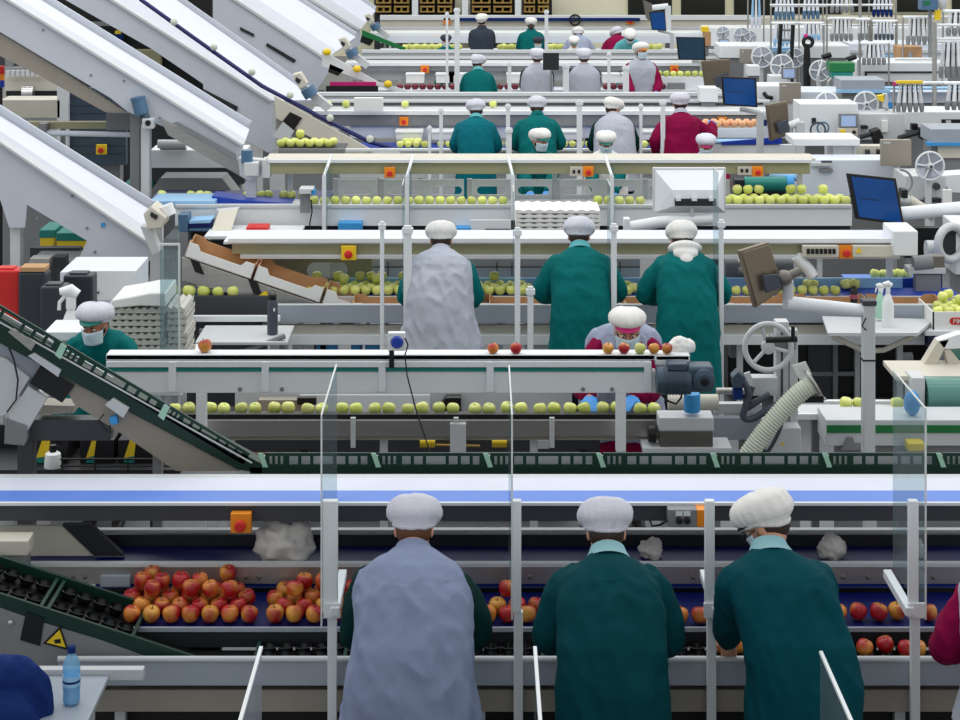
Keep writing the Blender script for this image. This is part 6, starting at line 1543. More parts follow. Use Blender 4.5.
for a, b, Yq, lab in ((298, 82, 24.0, 'white bearing block at the end of the third incline'), (343, 45, 29.9, 'white bearing block at the end of the fourth incline'), (368, 20, 36.5, 'white bearing block at the end of the farthest incline')):
    f = 24 / Yq
    unit('pulley_block', lab, 'bearing', [('block', 'warm_white', pp([(a - 6 * f, b - 7 * f), (a + 2 * f, b - 9 * f), (a + 9 * f, b + 2 * f), (a + 2 * f, b + 8 * f)], Yq, Yq + .25), .008), ('motor', 'motor_blue', lambda m: m.tube([P(a + 9 * f, b + 6 * f, Yq), P(a + 14 * f, b + 14 * f, Yq)], .10, 12)), ('arm', 'light_grey', pp([(a + 2 * f, b + 8 * f), (a + 9 * f, b + 4 * f), (a + 34 * f, b + 24 * f), (a + 28 * f, b + 30 * f)], Yq + .05, Yq + .2), .004), ('slot', 'charcoal', pp([(a - 2 * f, b - 5 * f), (a + 3 * f, b - 2 * f), (a + 1 * f, b + 2 * f), (a - 3 * f, b - 1 * f)], Yq - .01, Yq))], (a, Yq))

# things filling the gap below the second and third inclines
unit('white_housing', 'white machine housing between second incline and the navy belt end', 'machine', [('body', 'white_paint', pb(150, 246, 150, 168, 20.6, 21.0), .006), ('dark_base', 'dark_grey', pb(152, 244, 168, 184, 20.65, 20.9)), ('roller', 'light_grey', lambda m: m.tube([P(158, 144, 20.5), P(186, 144, 20.5)], .05, 12)), ('vent', 'mid_grey', pb(160, 186, 147, 150, 20.55, 20.6)), ('plinth', 'mid_grey', wb(X(156, 20.7), X(240, 20.7), 20.7, 20.9, 0, Z(184, 20.65)))], (200, 20.8))
unit('dark_trough', 'dark grey trough of green apples under the third incline', 'trough', [('front', 'mid_grey', pb(278, 345, 149, 158, 22.4, 22.45), .004), ('bed', 'dark_grey', wb(X(278, 22.4), X(345, 22.4), 22.45, 22.9, Z(150, 22.4), Z(149, 22.4))), ('stand', 'mid_grey', wb(X(285, 22.5), X(338, 22.5), 22.5, 22.8, 0, Z(150, 22.4)))], (310, 22.6))
L = 'green apple in the dark grey trough under the third incline'
done2 = []
belt_apples('apple_green', L, 'green apples under the third incline', [(281, 336)], 22.52, 22.75, Z(149, 22.4), .058, .12, .3, False)

unit('dark_rack', 'dark machine rack seen in the sliver between second and third inclines', 'rack', [('back_board', 'black', pb(30, 212, -10, 96, 26.4, 26.5)), ('beam', 'mid_grey', pb(40, 205, 22, 26, 26.3, 26.38)), ('beam', 'mid_grey', pb(60, 212, 52, 55, 26.3, 26.38)), ('box', 'olive_grey', pb(134, 160, 50, 72, 26.2, 26.38), .004), ('box', 'cloth_navy', pb(114, 122, 34, 46, 26.2, 26.3)), ('yellow_tag', 'yellow', pb(115, 120, 31, 34, 26.2, 26.3)), ('plinth', 'charcoal', wb(X(40, 26.4), X(205, 26.4), 26.4, 26.5, 0, Z(96, 26.4)))], (120, 26.4))

unit('blue_drum', 'teal blue glossy drum behind the double row of green apples', 'drum', [('drum', 'teal_trim', lambda m: m.tube([P(744, 184, 19.6), P(788, 184, 19.6)], .08, 18)), ('end_ring', 'bright_blue', lambda m: m.tube([P(786, 184, 19.6), P(793, 184, 19.6)], .09, 18)), ('blue_pipe', 'pale_blue', lambda m: m.tube([P(770, 175, 19.7), P(800, 178, 19.7)], .04, 12)), ('dark_block', 'charcoal', pb(735, 746, 180, 194, 19.55, 19.7), .004), ('stand', 'charcoal', wb(X(750, 19.6), X(785, 19.6), 19.58, 19.64, 0, Z(186, 19.6)))], (768, 19.6))

# ================================================================== third, fourth and fifth sorting lines
def far_line(tag_, Y, x0, x1, y_counter, belt_y, dark_y, beam_y, top_y, counter_h, extra_parts=(), cm='light_grey'):
    pass
# third line, row of workers
unit('sorting_counter', 'pale counter edge of the third line behind the cream topped conveyor', 'counter', [
    ('front_panel', 'light_grey', pb(400, 700, 151, 158, 23.55, 23.6), .004), ('top_lip', 'white_paint', pb(330, 800, 149, 151.5, 23.53, 23.6), .003),
    ('lower_panel', 'light_grey', pb(300, 800, 158, 178, 23.62, 23.66))] + leg_parts((420, 560, 690), 23.7, .8), (550, 23.6))
unit('apple_belt', 'blue belt of the third line with white containers along it', 'conveyor', [
    ('belt', 'blue_belt', wb(X(330, 24), X(694, 24), 23.8, 24.35, .93, .95)), ('front_lip', 'white_paint', wb(X(330, 23.8), X(694, 23.8), 23.77, 23.8, .88, .955)),
    ('back_plate', 'cool_white', pb(350, 790, 124, 138, 24.5, 24.53))] + leg_parts((380, 600, 680), 24.0, .93), (560, 24.0))
for i, x in enumerate((409, 445, 480, 567, 655)):
    unit('white_container', ('white container on the third line left of the teal coat', 'white container on the third line at elbow of leftmost teal coat', 'white container on the third line just right of leftmost teal coat', 'white container on the third line between teal coat and silver tabard', 'white container on the third line beside the burgundy coat')[i], 'container',
         [('container_body', 'carton_white', pb(x - 13, x + 13, 133, 140, 24.1, 24.4), .006), ('container_rim', 'white_paint', pb(x - 14, x + 14, 131.5, 133.5, 24.09, 24.41), .003)], (x, 24.2))
L = 'pale green apple on the blue belt of the third line'
belt_apples('apple_green', L, 'green apples on the third line belt', [(392, 455), (500, 515), (556, 590), (636, 662)], 23.84, 23.9, .951, .052, .108, 0, False, keep=.8)
L = 'yellow green apple in a container heap on the third line'
for c in (406, 412, 418, 483, 490): apple('apple_green', X(c, 24.05), 24.0, .951, L, 'green apples beside the white containers', .06)
unit('upper_conveyor', 'upper belt of the third line with grey front beam', 'conveyor', [
    ('front_beam', 'mid_grey', pb(312, 760, 114.5, 126, 24.45, 24.5), .004), ('edge_strip', 'white_paint', pb(312, 770, 111, 115, 24.42, 24.5), .003), ('belt', 'light_grey', wb(X(312, 24.5), X(770, 24.5), 24.5, 24.95, 1.34, 1.36)),
    ('rear_rail', 'dark_grey', pb(320, 760, 103, 105, 25.0, 25.03)), ('rear_edge', 'white_paint', pb(320, 770, 100, 102, 25.05, 25.1)), ('rear_panel', 'light_grey', pb(330, 770, 105, 111, 25.1, 25.12))] + leg_parts((330, 560, 750), 24.7, 1.34), (540, 24.7))
for x, lab in ((404, 'orange stop button under the third line upper belt at left'), (722, 'orange stop button under the third line upper belt by the reaching hand')):
    estop(x, 121, 24.453, lab, .12, 'orange')
single('white_sheet_box', 'white flat carton hanging on the rail above the third line at left', 'box', 'carton_white', lambda m: m.pbox(354, 383, 98, 111, 24.2, 24.3), None, .004)
L = 'green apple on the far ledge above the third line upper belt'
for c in (328, 346, 405, 480, 493): apple('apple_green', X(c, 24.8), 24.8, 1.361, L, 'green apples on the third line upper belt', .055)
L = 'blush apple in the tray in front of the reaching worker in burgundy'
for k in range(7): apple('apple_blush', X(702 + k * 8.1, 23.9), 23.9 + random.uniform(-.03, .03), Z(128, 23.9), L, 'blush apples in the tray', .052)
for k in range(7): apple('apple_blush', X(706 + k * 8.1, 24.0), 24.01, Z(127, 23.9), L, 'blush apples in the tray', .052)
unit('apple_tray', 'white tray holding blush apples right of the burgundy coat', 'tray', [('front_panel', 'white_paint', pb(698, 764, 128, 138, 23.82, 23.85), .003), ('bed', 'light_grey', wb(X(698, 23.85), X(764, 23.85), 23.85, 24.08, Z(128, 23.9) - .02, Z(128, 23.9))), ('purple_end', 'navy_belt', pb(756, 767, 120, 126, 24.09, 24.15)), ('stand', 'mid_grey', wb(X(705, 23.9), X(758, 23.9), 23.88, 24.0, 0, Z(138, 23.9)))], (730, 23.9))
unit('blue_trough', 'blue trough with a few apples right of the burgundy coat', 'trough', [('front', 'blue_belt', pp([(722, 142), (770, 138), (782, 138), (782, 144), (722, 145)], 23.4, 23.45)), ('inner', 'pale_blue', wb(X(700, 23.5), X(780, 23.5), 23.45, 23.7, Z(142, 23.4) - .02, Z(142, 23.4))), ('lower_panel', 'white_paint', pb(700, 800, 145, 158, 23.42, 23.5)), ('stand', 'mid_grey', wb(X(705, 23.5), X(790, 23.5), 23.45, 23.6, 0, Z(158, 23.4)))], (745, 23.5))
# posts third row
for cx, y0, w, Yp, lab in ((441, 108, 3.5, 23.0, 'white post left of the leftmost teal coat, third row'), (429.5, 126, 3, 22.9, 'slim short white post at far left of the third row'), (508, 104, 4, 23.0, 'white post between the two teal coats, third row'), (509, 128, 5.5, 22.8, 'short thick white post between the two teal coats, third row'), (579.5, 100, 5.5, 22.8, 'thick white post left of the silver tabard, third row'), (641, 104, 3, 23.0, 'slim white post right of the silver tabard, third row'), (663, 100, 4.5, 22.9, 'white post at left elbow of the burgundy coat, third row')):
    post(cx, y0, Yp, w, lab)
for cx, lab in ((407, 'slanted topped clear screen post on the cream conveyor, left'), (513, 'clear screen post on the cream conveyor left of the masked worker'), (612, 'clear screen post on the cream conveyor by the bowed worker'), (324, 'clear screen post at the left end of the cream conveyor')):
    x = X(cx, 18.3); r = thing('screen_post', lab, 'post', (x, 18.3, 0))
    MB().box(x - .02, x + .02, 18.3, 18.34, .0, Z(176, 18.3)).build('upright', 'white_paint', r)
    MB().tube([(x, 18.32, Z(176, 18.3)), (x + (.05 if cx < 480 else -.05), 18.6, Z(160, 18.3))], .016, 8).build('slanted_arm', 'white_paint', r)
    MB().box(x + .022, x + .027, 18.3, 18.9, Z(230, 18.3), Z(168, 18.3)).build('clear_pane', 'acrylic', r)
# fourth line
unit('facing_counter', 'long white counter front of the fourth line crossing behind the third row', 'counter', [
    ('front_panel', 'light_grey', pb(312, 900, 95.5, 104, 27.5, 27.55), .004), ('top_lip', 'white_paint', pb(312, 960, 92.5, 96, 27.47, 27.55), .003), ('dark_slot', 'charcoal', pb(330, 740, 104, 110, 27.6, 27.65)), ('lower_panel', 'light_grey', pb(312, 900, 110, 130, 27.6, 27.7))] + leg_parts((330, 600, 880), 27.7, 1.0), (600, 27.5))
unit('apple_belt', 'belt of the fourth line carrying dark red apples', 'conveyor', [
    ('belt', 'cool_white', wb(X(330, 30), X(720, 30), 29.7, 30.3, 1.0, 1.02)), ('back_plate', 'light_grey', pb(350, 720, 70, 80, 30.6, 30.65)), ('front_lip', 'white_paint', pb(330, 720, 90, 93, 29.65, 29.7))] + leg_parts((350, 700), 30, 1.0), (540, 30))
L = 'dark red apple on the pale belt of the fourth line'
belt_apples('apple_dark_red', L, 'dark red apples on the fourth line', [(400, 470), (500, 525), (606, 625), (655, 668)], 29.8, 29.9, 1.021, .06, .125, 0, False)
unit('dark_bin', 'dark purple trough of red apples under the fourth incline', 'trough', [('front', 'black', pb(326, 378, 86, 94, 29.3, 29.35)), ('side', 'magenta', pb(330, 376, 82, 87, 29.36, 29.4)), ('stand', 'mid_grey', wb(X(332, 29.3), X(374, 29.3), 29.36, 29.6, 0, Z(94, 29.3)))], (352, 29.4))
for i, x in enumerate((415, 445, 458, 516, 612, 630)):
    unit('white_container', ('white container on the fourth line, leftmost', 'white container on the fourth line near the dark green coat', 'white container touching the left arm of the dark green coat, fourth line', 'white container between dark green coat and silver tabard, fourth line', 'white container right of the pale tabard, fourth line', 'white container left of the masked burgundy worker, fourth line')[i], 'container', [('container_body', 'carton_white', pb(x - 9, x + 9, 75, 83, 30.1, 30.4), .006), ('container_rim', 'white_paint', pb(x - 9.5, x + 9.5, 74, 75.5, 30.09, 30.41))], (x, 30.2))
unit('upper_conveyor', 'upper belt of the fourth line with shadowed beam', 'conveyor', [
    ('front_beam', 'mid_grey', pb(345, 700, 65.5, 71, 30.45, 30.5)), ('edge_strip', 'white_paint', pb(345, 720, 63, 66, 30.42, 30.5)), ('belt', 'light_grey', wb(X(345, 30.5), X(720, 30.5), 30.5, 31.0, 1.38, 1.40)), ('rear_rail', 'dark_grey', pb(360, 720, 59.5, 61, 31.1, 31.13)), ('rear_edge', 'white_paint', pb(360, 720, 57, 59, 31.2, 31.25))] + leg_parts((360, 690), 30.8, 1.38), (540, 30.7))
estop(425, 69, 30.45, 'orange stop button under the fourth line upper belt at left', .14, 'orange')
estop(674, 69, 30.45, 'orange stop button under the fourth line right of masked worker', .14, 'orange')
L = 'yellow green apple in the long tray right of the masked burgundy worker'
for k in range(7): apple('apple_green', X(659 + k * 7.2, 29.9), 29.9, Z(77, 29.9), L, 'green apples in the fourth line tray', .058)
unit('apple_tray', 'white tray of green apples right of the masked burgundy worker', 'tray', [('front_panel', 'white_paint', pb(655, 706, 77, 92, 29.82, 29.85), .003), ('bed', 'light_grey', wb(X(655, 29.85), X(706, 29.85), 29.85, 30.05, Z(77, 29.9) - .02, Z(77, 29.9))), ('parts_rack', 'mid_grey', pb(668, 685, 83, 90, 29.76, 29.82), .003), ('stand', 'mid_grey', wb(X(660, 29.9), X(700, 29.9), 29.86, 30.0, 0, Z(92, 29.9)))], (680, 29.9))
for cx, y0, w, Yp, lab in ((457, 8, 5, 28.9, 'tall white post left of the dark green coat, fourth row'), (447, 12, 2.5, 28.6, 'very slim tall white post in the fourth row, left of the white one'), (509.5, 62, 3.5, 28.8, 'white post right of the dark green coat, fourth row'), (566, 64, 6, 28.7, 'thick white post left of the pale tabard, fourth row'), (609, 52, 3, 28.8, 'slim white post right of the pale tabard, fourth row'), (626, 66, 6, 28.7, 'thick white post left of the masked burgundy worker, fourth row'), (546.5, 10, 3.5, 33.6, 'tall slim white post in front of the farthest rows')):
    post(cx, y0, Yp, w, lab)
unit('dark_board', 'dark board right of the silver tabard in the fourth row', 'board', [('board_panel', 'charcoal', pb(543, 559, 53, 70, 28.6, 28.63)), ('stand', 'mid_grey', wb(X(550, 28.6), X(552, 28.6), 28.6, 28.63, 0, Z(70, 28.6)))], (551, 28.6))
# fifth line
unit('facing_counter', 'white counter front of the fifth line behind the fourth row', 'counter', [('front_panel', 'light_grey', pb(362, 900, 53, 58, 34.0, 34.05)), ('top_lip', 'white_paint', pb(362, 900, 50, 53, 33.97, 34.05)), ('lower_panel', 'light_grey', pb(362, 900, 62, 80, 34.1, 34.2)), ('dark_slot', 'dark_grey', pb(370, 700, 58, 62, 34.08, 34.1))] + leg_parts((380, 880), 34.2, 1.0), (600, 34.0))
unit('apple_belt', 'belt of the fifth line with pale yellow apples', 'conveyor', [('belt', 'light_grey', wb(X(380, 37.5), X(720, 37.5), 37.2, 37.8, .95, .97)), ('back_plate', 'cool_white', pb(380, 720, 36, 43, 38.0, 38.05))] + leg_parts((400, 700), 37.5, .95), (550, 37.5))
L = 'pale apple on the belt of the farthest line'
belt_apples('apple_green', L, 'pale apples on the farthest line', [(405, 460), (500, 520), (550, 570), (640, 660)], 37.3, 37.5, .971, .07, .16, 0, False)
unit('upper_conveyor', 'upper belt of the fifth line, second from the back wall', 'conveyor', [('front_beam', 'mid_grey', pb(370, 700, 36.5, 40, 38.1, 38.15)), ('edge_strip', 'white_paint', pb(370, 760, 33, 36.5, 38.07, 38.15)), ('belt', 'white_paint', wb(X(370, 38.2), X(760, 38.2), 38.15, 38.8, 1.24, 1.26)), ('rear_rail', 'light_grey', pb(380, 720, 27, 33, 39.0, 39.05))] + leg_parts((385, 690), 38.5, 1.24), (550, 38.3))
unit('upper_conveyor', 'farthest white beam running along below the pallet racks', 'conveyor', [('front_beam', 'warm_white', pb(380, 760, 20, 28, 41.0, 41.1)), ('edge_strip', 'white_paint', pb(380, 760, 15.5, 20, 40.95, 41.1)), ('navy_strip', 'cloth_navy', pb(455, 640, 18, 21, 40.9, 40.95))] + leg_parts((390, 740), 41.2, 1.3), (560, 41.0))
estop(447, 21, 41.0, 'orange stop box on the farthest beam at left', .16, 'orange')
estop(630, 21, 41.0, 'orange stop box on the farthest beam beside the magenta cap', .16, 'orange')
estop(437, 39, 38.1, 'orange stop box behind the dark-capped worker, fifth line', .16, 'orange')
wheel('hand_wheel', 'small dark hand wheel on the farthest beam', 575, 20, 6, 40.9, .3, 3, 'black')
# back wall: pallet racks, white pillars, dark windows
for i, (x0, x1) in enumerate(((374, 412), (418, 455), (470, 515), (522, 552))):
    r = unit('pallet_rack', ('dark pallet rack bay at left end behind the farthest line', 'dark pallet rack bay left of the tall white post', 'dark pallet rack bay behind the charcoal jacket', 'dark pallet rack bay right of the charcoal jacket')[i], 'rack', [('back_board', 'black', pb(x0, x1, -15, 15, 45.5, 45.6)), ('upright', 'dark_grey', pb(x0, x0 + 1.5, -15, 16, 45.0, 45.1))], ((x0 + x1) / 2, 45.3))
    MB().box(X(x0, 45), X(x1, 45), 45.1, 45.5, 0, Z(16, 45.1)).build('base', 'charcoal', r)
    for j, y in enumerate((-12, -3, 6)):
        for k, xx in enumerate((x0 + 2, (x0 + x1) / 2 + 1)):
            m = MB(); xe = xx + (x1 - x0) / 2 - 4
            m.pbox(xx, xe, y, y + 1.4, 44.9, 45.4); m.pbox(xx, xe, y + 5.4, y + 6.4, 44.9, 45.4)
            for b in (xx, (xx + xe) / 2 - 1, xe - 2): m.pbox(b, b + 2, y + 1.4, y + 5.4, 44.95, 45.35)
            tag(m.build('wooden_pallet', 'wood'), 'wooden pallet stacked in the dark racks at the back wall', 'pallet', 'wooden pallets in the racks')
for i, x in enumerate((415, 465, 518)):
    struct(MB().pbox(x - 3, x + 3, -60, 17, 44.8, 45.0).build('trim_%d' % (i + 1), 'white_paint'))
for i, (x0, x1, y1) in enumerate(((628, 672, 17), (681, 725, 17), (734, 778, 16), (787, 842, 14), (852, 890, 12), (896, 935, 12), (952, 1000, 12))):
    fr = MB().pbox(x0 - 1.5, x1 + 1.5, -50, y1 + 1.5, 45.9, 46.0).build('window_%d' % (i + 1), 'cream_wall'); struct(fr)
    struct(MB().pbox(x0, x1, -48, y1, 45.86, 45.9).build('window_glass', 'window_dark', fr))

# ================================================================== packing machines at the right of the third to fifth lines
def reel(cx, cy, rad, Y, label):
    c = P(cx, cy, Y); R = rad * Y / FOC
    r = thing('film_reel', label, 'reel', (c.x, Y, c.z))
    MB().torus(c, R * .93, R * .075, (0, -1, 0), 32, 8).build('rim', 'white_paint', r)
    MB().lathe([(R * .88, -.004), (R * .88, .004)], c, (0, -1, 0), 28).build('clear_disc', 'acrylic_frost', r)
    for k in range(5):
        t = 2 * PI * k / 5 + .5; d = Vector((math.cos(t), 0, math.sin(t)))
        MB().tube([c + d * R * .15 + Vector((0, -.012, 0)), c + d * R * .9 + Vector((0, -.012, 0))], R * .06, 6).build('spoke', 'white_paint', r)
    MB().lathe([(R * .24, -.02), (R * .24, .03), (R * .12, .05)], c, (0, -1, 0), 16).build('hub', 'light_grey', r)
    MB().lathe([(R * .10, .05), (R * .09, .06)], c, (0, -1, 0), 12).build('hub_cap', 'dark_grey', r)
    MB().box(c.x - .03, c.x + .03, Y + .05, Y + .10, 0, c.z).build('stand', 'light_grey', r)
    return r
for a in ((742, 36, 9, 33, 'small clear film reel beside the dim monitor, far back'), (762, 57, 11, 29.5, 'clear film reel left of the pale touch screen'), (749, 38, 8, 34, 'farthest clear film reel at right of the farthest row'), (782, 66, 12, 28.2, 'clear film reel behind the pale touch screen'), (795, 58, 10, 30.0, 'clear film reel right behind the black frame'), (820, 71, 11, 27.0, 'clear film reel with dark hub beside the black handle stand'), (827, 104, 12.5, 22.5, 'white film reel above the yellow button panel'), (866, 104, 13, 22.3, 'clear film reel between button panel and hanging tubes'), (930, 166, 15, 18.6, 'large white film reel at right next to the grey plate'), (723, 33, 7, 35, 'half hidden clear reel behind the small touch screen')):
    reel(*a)
def touch(cx, cy, w, h, Y, label):
    r = thing('touch_screen', label, 'screen', P(cx, cy + h, Y))
    MB().pbox(cx - w, cx + w, cy - h, cy + h, Y, Y + .08).build('housing', 'mid_grey', r, .004)
    MB().pbox(cx - w * .8, cx + w * .8, cy - h * .75, cy + h * .75, Y - .004, Y).build('display', 'screen_pale', r)
    MB().pbox(cx - 1.5, cx + 1.5, cy + h, cy + h + 4, Y + .02, Y + .06).build('neck', 'light_grey', r)
    MB().box(X(cx, Y) - .03, X(cx, Y) + .03, Y + .02, Y + .06, 0, Z(cy + h + 3, Y)).build('stand', 'light_grey', r)
    return r
touch(724, 44, 5, 5, 32, 'small pale touch screen far back left of the clear reels')
touch(789, 73.5, 7, 5.5, 27.6, 'pale touch screen above the grey plate, in front of the clear reels')
t = touch(848.5, 121, 9, 7, 21.8, 'touch screen with yellow and black buttons below it')
b = MB().pbox(838, 858, 128.5, 136, 21.78, 21.84).build('button_plate', 'warm_white', t, .003)
MB().lathe([(.035, 0), (.03, .03)], (X(843, 21.78), 21.78, Z(132, 21.78)), (0, -1, 0), 12).build('button', 'yellow', b)
MB().lathe([(.022, 0), (.018, .03)], (X(854, 21.78), 21.78, Z(132, 21.78)), (0, -1, 0), 12).build('button', 'black', b)
def arm_to(x0, y0, x1, y1, Y, rad=.04, zf=True):
    def f(r):
        MB().tube([P(x0, y0, Y), P(x1, y1, Y)], rad, 10).build('swing_arm', 'white_paint', r)
        if zf: MB().box(X(x1, Y) - rad, X(x1, Y) + rad, Y - rad, Y + rad, 0, Z(y1, Y)).build('stand_post', 'light_grey', r)
    return f
monitor('large tilted monitor with blue display facing the camera at upper right', [(848, 173.5), (896, 178.5), (904.5, 225.5), (857, 219)], 16.8, .05, True, dep=(.0, .12, .12, .0), arm=arm_to(898, 214, 975, 207, 17.0, .065))
monitor('monitor with blue display facing the camera, in the middle of the right side', [(721, 76.5), (756.5, 78), (757.5, 107.5), (723.5, 105)], 22.4, .05, True, screen='screen_blue', arm=arm_to(740, 108, 760, 112, 22.6, .04))
monitor('dim monitor with dark blue display far back left of the clear reels', [(676, 37), (705, 37.5), (706, 60.5), (678.5, 59.5)], 30.0, .05, True, screen='screen_dim', arm=arm_to(692, 61, 712, 64, 30.2, .04))
monitor('small tilted monitor with bright blue display, the farthest of all', [(649, 12), (665, 11), (666.5, 31), (652, 30)], 37.0, .05, True, screen='screen_blue', arm=arm_to(658, 30, 672, 33, 37.2, .04))
monitor('bronze monitor back tilted beside the yellow film machine, upper right', [(767, 105), (787.5, 101), (790, 135), (771, 141)], 21.6, .05, m='bronze_steel', dep=(0, .1, .1, 0), backplate=[(777, 123), (788, 120), (790, 131), (780, 134)], arm=arm_to(789, 126, 800, 122, 21.7, .05))
monitor('tan monitor back in front of the farthest lines, right of masked worker', [(701, 61), (730, 59), (730, 87), (705, 88)], 26.6, .05, m='bronze_steel', backplate=[(714, 78), (728, 72), (729, 86), (716, 87)], arm=arm_to(722, 82, 740, 84, 26.8, .04))
monitor('small dark monitor back beside the farthest blue display', [(643, 0), (652, 4), (653, 24), (646, 18)], 38.5, .05, m='dark_steel', arm=arm_to(650, 8, 668, 6, 38.7, .06))
def plate_screen(x0, x1, y0, y1, Y, label):
    r = thing('monitor', label, 'monitor', P((x0 + x1) / 2, y1, Y))
    MB().pbox(x0, x1, y0, y1, Y, Y + .08).build('housing', 'warm_grey', r, .005)
    MB().pbox(x0 + 2, x0 + (x1 - x0) * .3, y0 + 2, y0 + 3.5, Y - .004, Y).build('name_strip', 'light_grey', r)
    MB().box(X((x0 + x1) / 2, Y) - .03, X((x0 + x1) / 2, Y) + .03, Y + .02, Y + .06, 0, Z(y1, Y)).build('stand_post', 'light_grey', r)
plate_screen(881.5, 911.5, 140, 166, 19.4, 'plain grey monitor back left of the large white reel')
plate_screen(780, 801, 83, 103, 25.0, 'plain grey monitor back under the pale touch screen')
plate_screen(740, 752, 49, 63, 30.4, 'plain grey monitor back left of the first film reels')
# bundles of hanging tubes
def bundle(x0, x1, y0, y1, Y, label, n=5, m='light_grey', cup='mid_grey', top=None):
    r = thing('tube_bundle', label, 'tube bundle', (X((x0 + x1) / 2, Y), Y, Z(y1, Y)))
    px = (x1 - x0) / n
    MB().tube([P(x0 - 2, y0 + 1.5, Y + .02), P(x1 + 2, y0 + 1.5, Y + .02)], .022, 8).build('hanger_bar', 'white_paint', r)
    h = y1 - y0
    for k in range(n):
        c = x0 + px * (k + .5); sp = (k - (n - 1) / 2) * px * .10
        MB().tube([P(c - sp * .6, y0 + 1, Y), P(c, y0 + h * .35, Y - .02), P(c + sp, y0 + h * .72, Y - .03)], [px * .20 * Y / FOC, px * .30 * Y / FOC, px * .42 * Y / FOC], 8).build('hanging_tube', 'white_paint' if k % 2 else m, r)
        MB().tube([P(c + px * .42 - sp, y0 + 2, Y + .03), P(c + px * .42, y0 + h * .7, Y + .02)], px * .14 * Y / FOC, 6).build('gap_strap', 'dark_grey', r)
        g = MB()
        MB().tube([P(c + sp, y0 + h * .70, Y - .03), P(c + sp * 1.3, y0 + h * .84, Y - .04), P(c + sp * 1.4, y1, Y - .04)], [px * .46 * Y / FOC, px * .52 * Y / FOC, px * .36 * Y / FOC], 8).build('suction_cup', cup, r)
    if top: MB().pbox(x0, x1, y0 - 1, y0 + 1.5, Y - .05, Y + .02).build('top_tag', top, r)
    return r
BD = [((751, 761, -8, 28, 33.5), 'long pale hanging tube bundle, leftmost at the back wall', 3, 'pale_blue', 'cool_white'),
 ((775, 794, -8, 20, 31.5), 'hanging tube bundle above the black frame with blue tips', 5, 'cool_white', 'motor_blue'),
 ((803, 819, -8, 19, 31.5), 'hanging tube bundle with blue tips left of the first thin pole', 4, 'cool_white', 'motor_blue'),
 ((774, 792, 22, 46, 30.5), 'pale hanging tube bundle behind the black frame', 5, 'cool_white', 'pale_blue'),
 ((803, 820, 22, 40, 30.5), 'pale hanging tube bundle above the black handle stand', 4, 'cool_white', 'pale_blue'),
 ((831, 853, -8, 13, 29.5), 'grey hanging tube bundle at the top, left of the grey pole', 5, 'light_grey', 'mid_grey'),
 ((831, 852, 17, 41, 28.5), 'grey hanging tube bundle left of the grey pole, lower one', 5, 'light_grey', 'mid_grey'),
 ((858, 868, 18, 40, 28.5), 'narrow grey hanging tube bundle right of the grey pole', 3, 'light_grey', 'mid_grey'),
 ((873, 892, -8, 17, 29.5), 'hanging tube bundle with navy tips at top right', 5, 'cool_white', 'cloth_navy'),
 ((875, 893, 20, 40, 28.5), 'hanging tube bundle with slate blue tips below the navy tipped one', 5, 'cool_white', 'motor_slate'),
 ((907, 931, 16, 45, 27.5), 'large grey hanging tube bundle above the cardboard box', 5, 'light_grey', 'mid_grey'),
 ((863, 885, 42, 65, 26.5), 'grey hanging tube bundle left of the cardboard box', 5, 'light_grey', 'mid_grey'),
 ((947, 975, 10, 36, 26.0), 'grey hanging tube bundle at the top right corner', 5, 'light_grey', 'mid_grey'),
 ((940, 972, 40, 78, 24.0), 'tall grey hanging tube bundle at the right edge', 6, 'light_grey', 'mid_grey'),
 ((897, 923, 82, 112, 22.0), 'grey hanging tube bundle with yellow tags beside the thick pole', 5, 'light_grey', 'mid_grey'),
 ((946, 975, 82, 110, 22.0), 'grey hanging tube bundle at the right edge, lowest one', 5, 'light_grey', 'mid_grey')]
for (a, lab, n, m, c) in BD: bundle(a[0], a[1], a[2], a[3], a[4], lab, n, m, c, 'yellow' if 'yellow' in lab else None)
# poles and cross rods
def pole(cx, y0, Y, w, label, rods=()):
    r = thing('pole', label, 'pole', (X(cx, Y), Y, 0)); hw = w * Y / FOC / 2
    MB().tube([(X(cx, Y), Y, 0.02), P(cx, y0, Y)], hw, 10).build('pole_tube', 'steel', r)
    MB().box(X(cx, Y) - .08, X(cx, Y) + .08, Y - .08, Y + .08, 0, .02).build('foot_plate', 'mid_grey', r)
    for a, b, y in rods: MB().tube([P(a, y, Y + .02), P(b, y, Y + .02)], .018, 8).build('cross_rod', 'white_paint', r)
    return r
pole(860, -20, 28.9, 3.2, 'grey pole rising between hanging tube bundles at top right', ((770, 893, 5), (820, 960, 25)))
pole(869, -20, 29.4, 1.6, 'thin pole just right of the grey pole')
pole(799, -20, 31.0, 1.6, 'thin pole above the touch screen at the back', ((772, 828, 6),))
pole(934.5, 22, 23.5, 4.5, 'thick grey pole near the right edge', ((895, 934, 59), (934, 985, 25), (934, 985, 39)))
pole(858, 60, 25.5, 2.0, 'short pole above the light grey box')
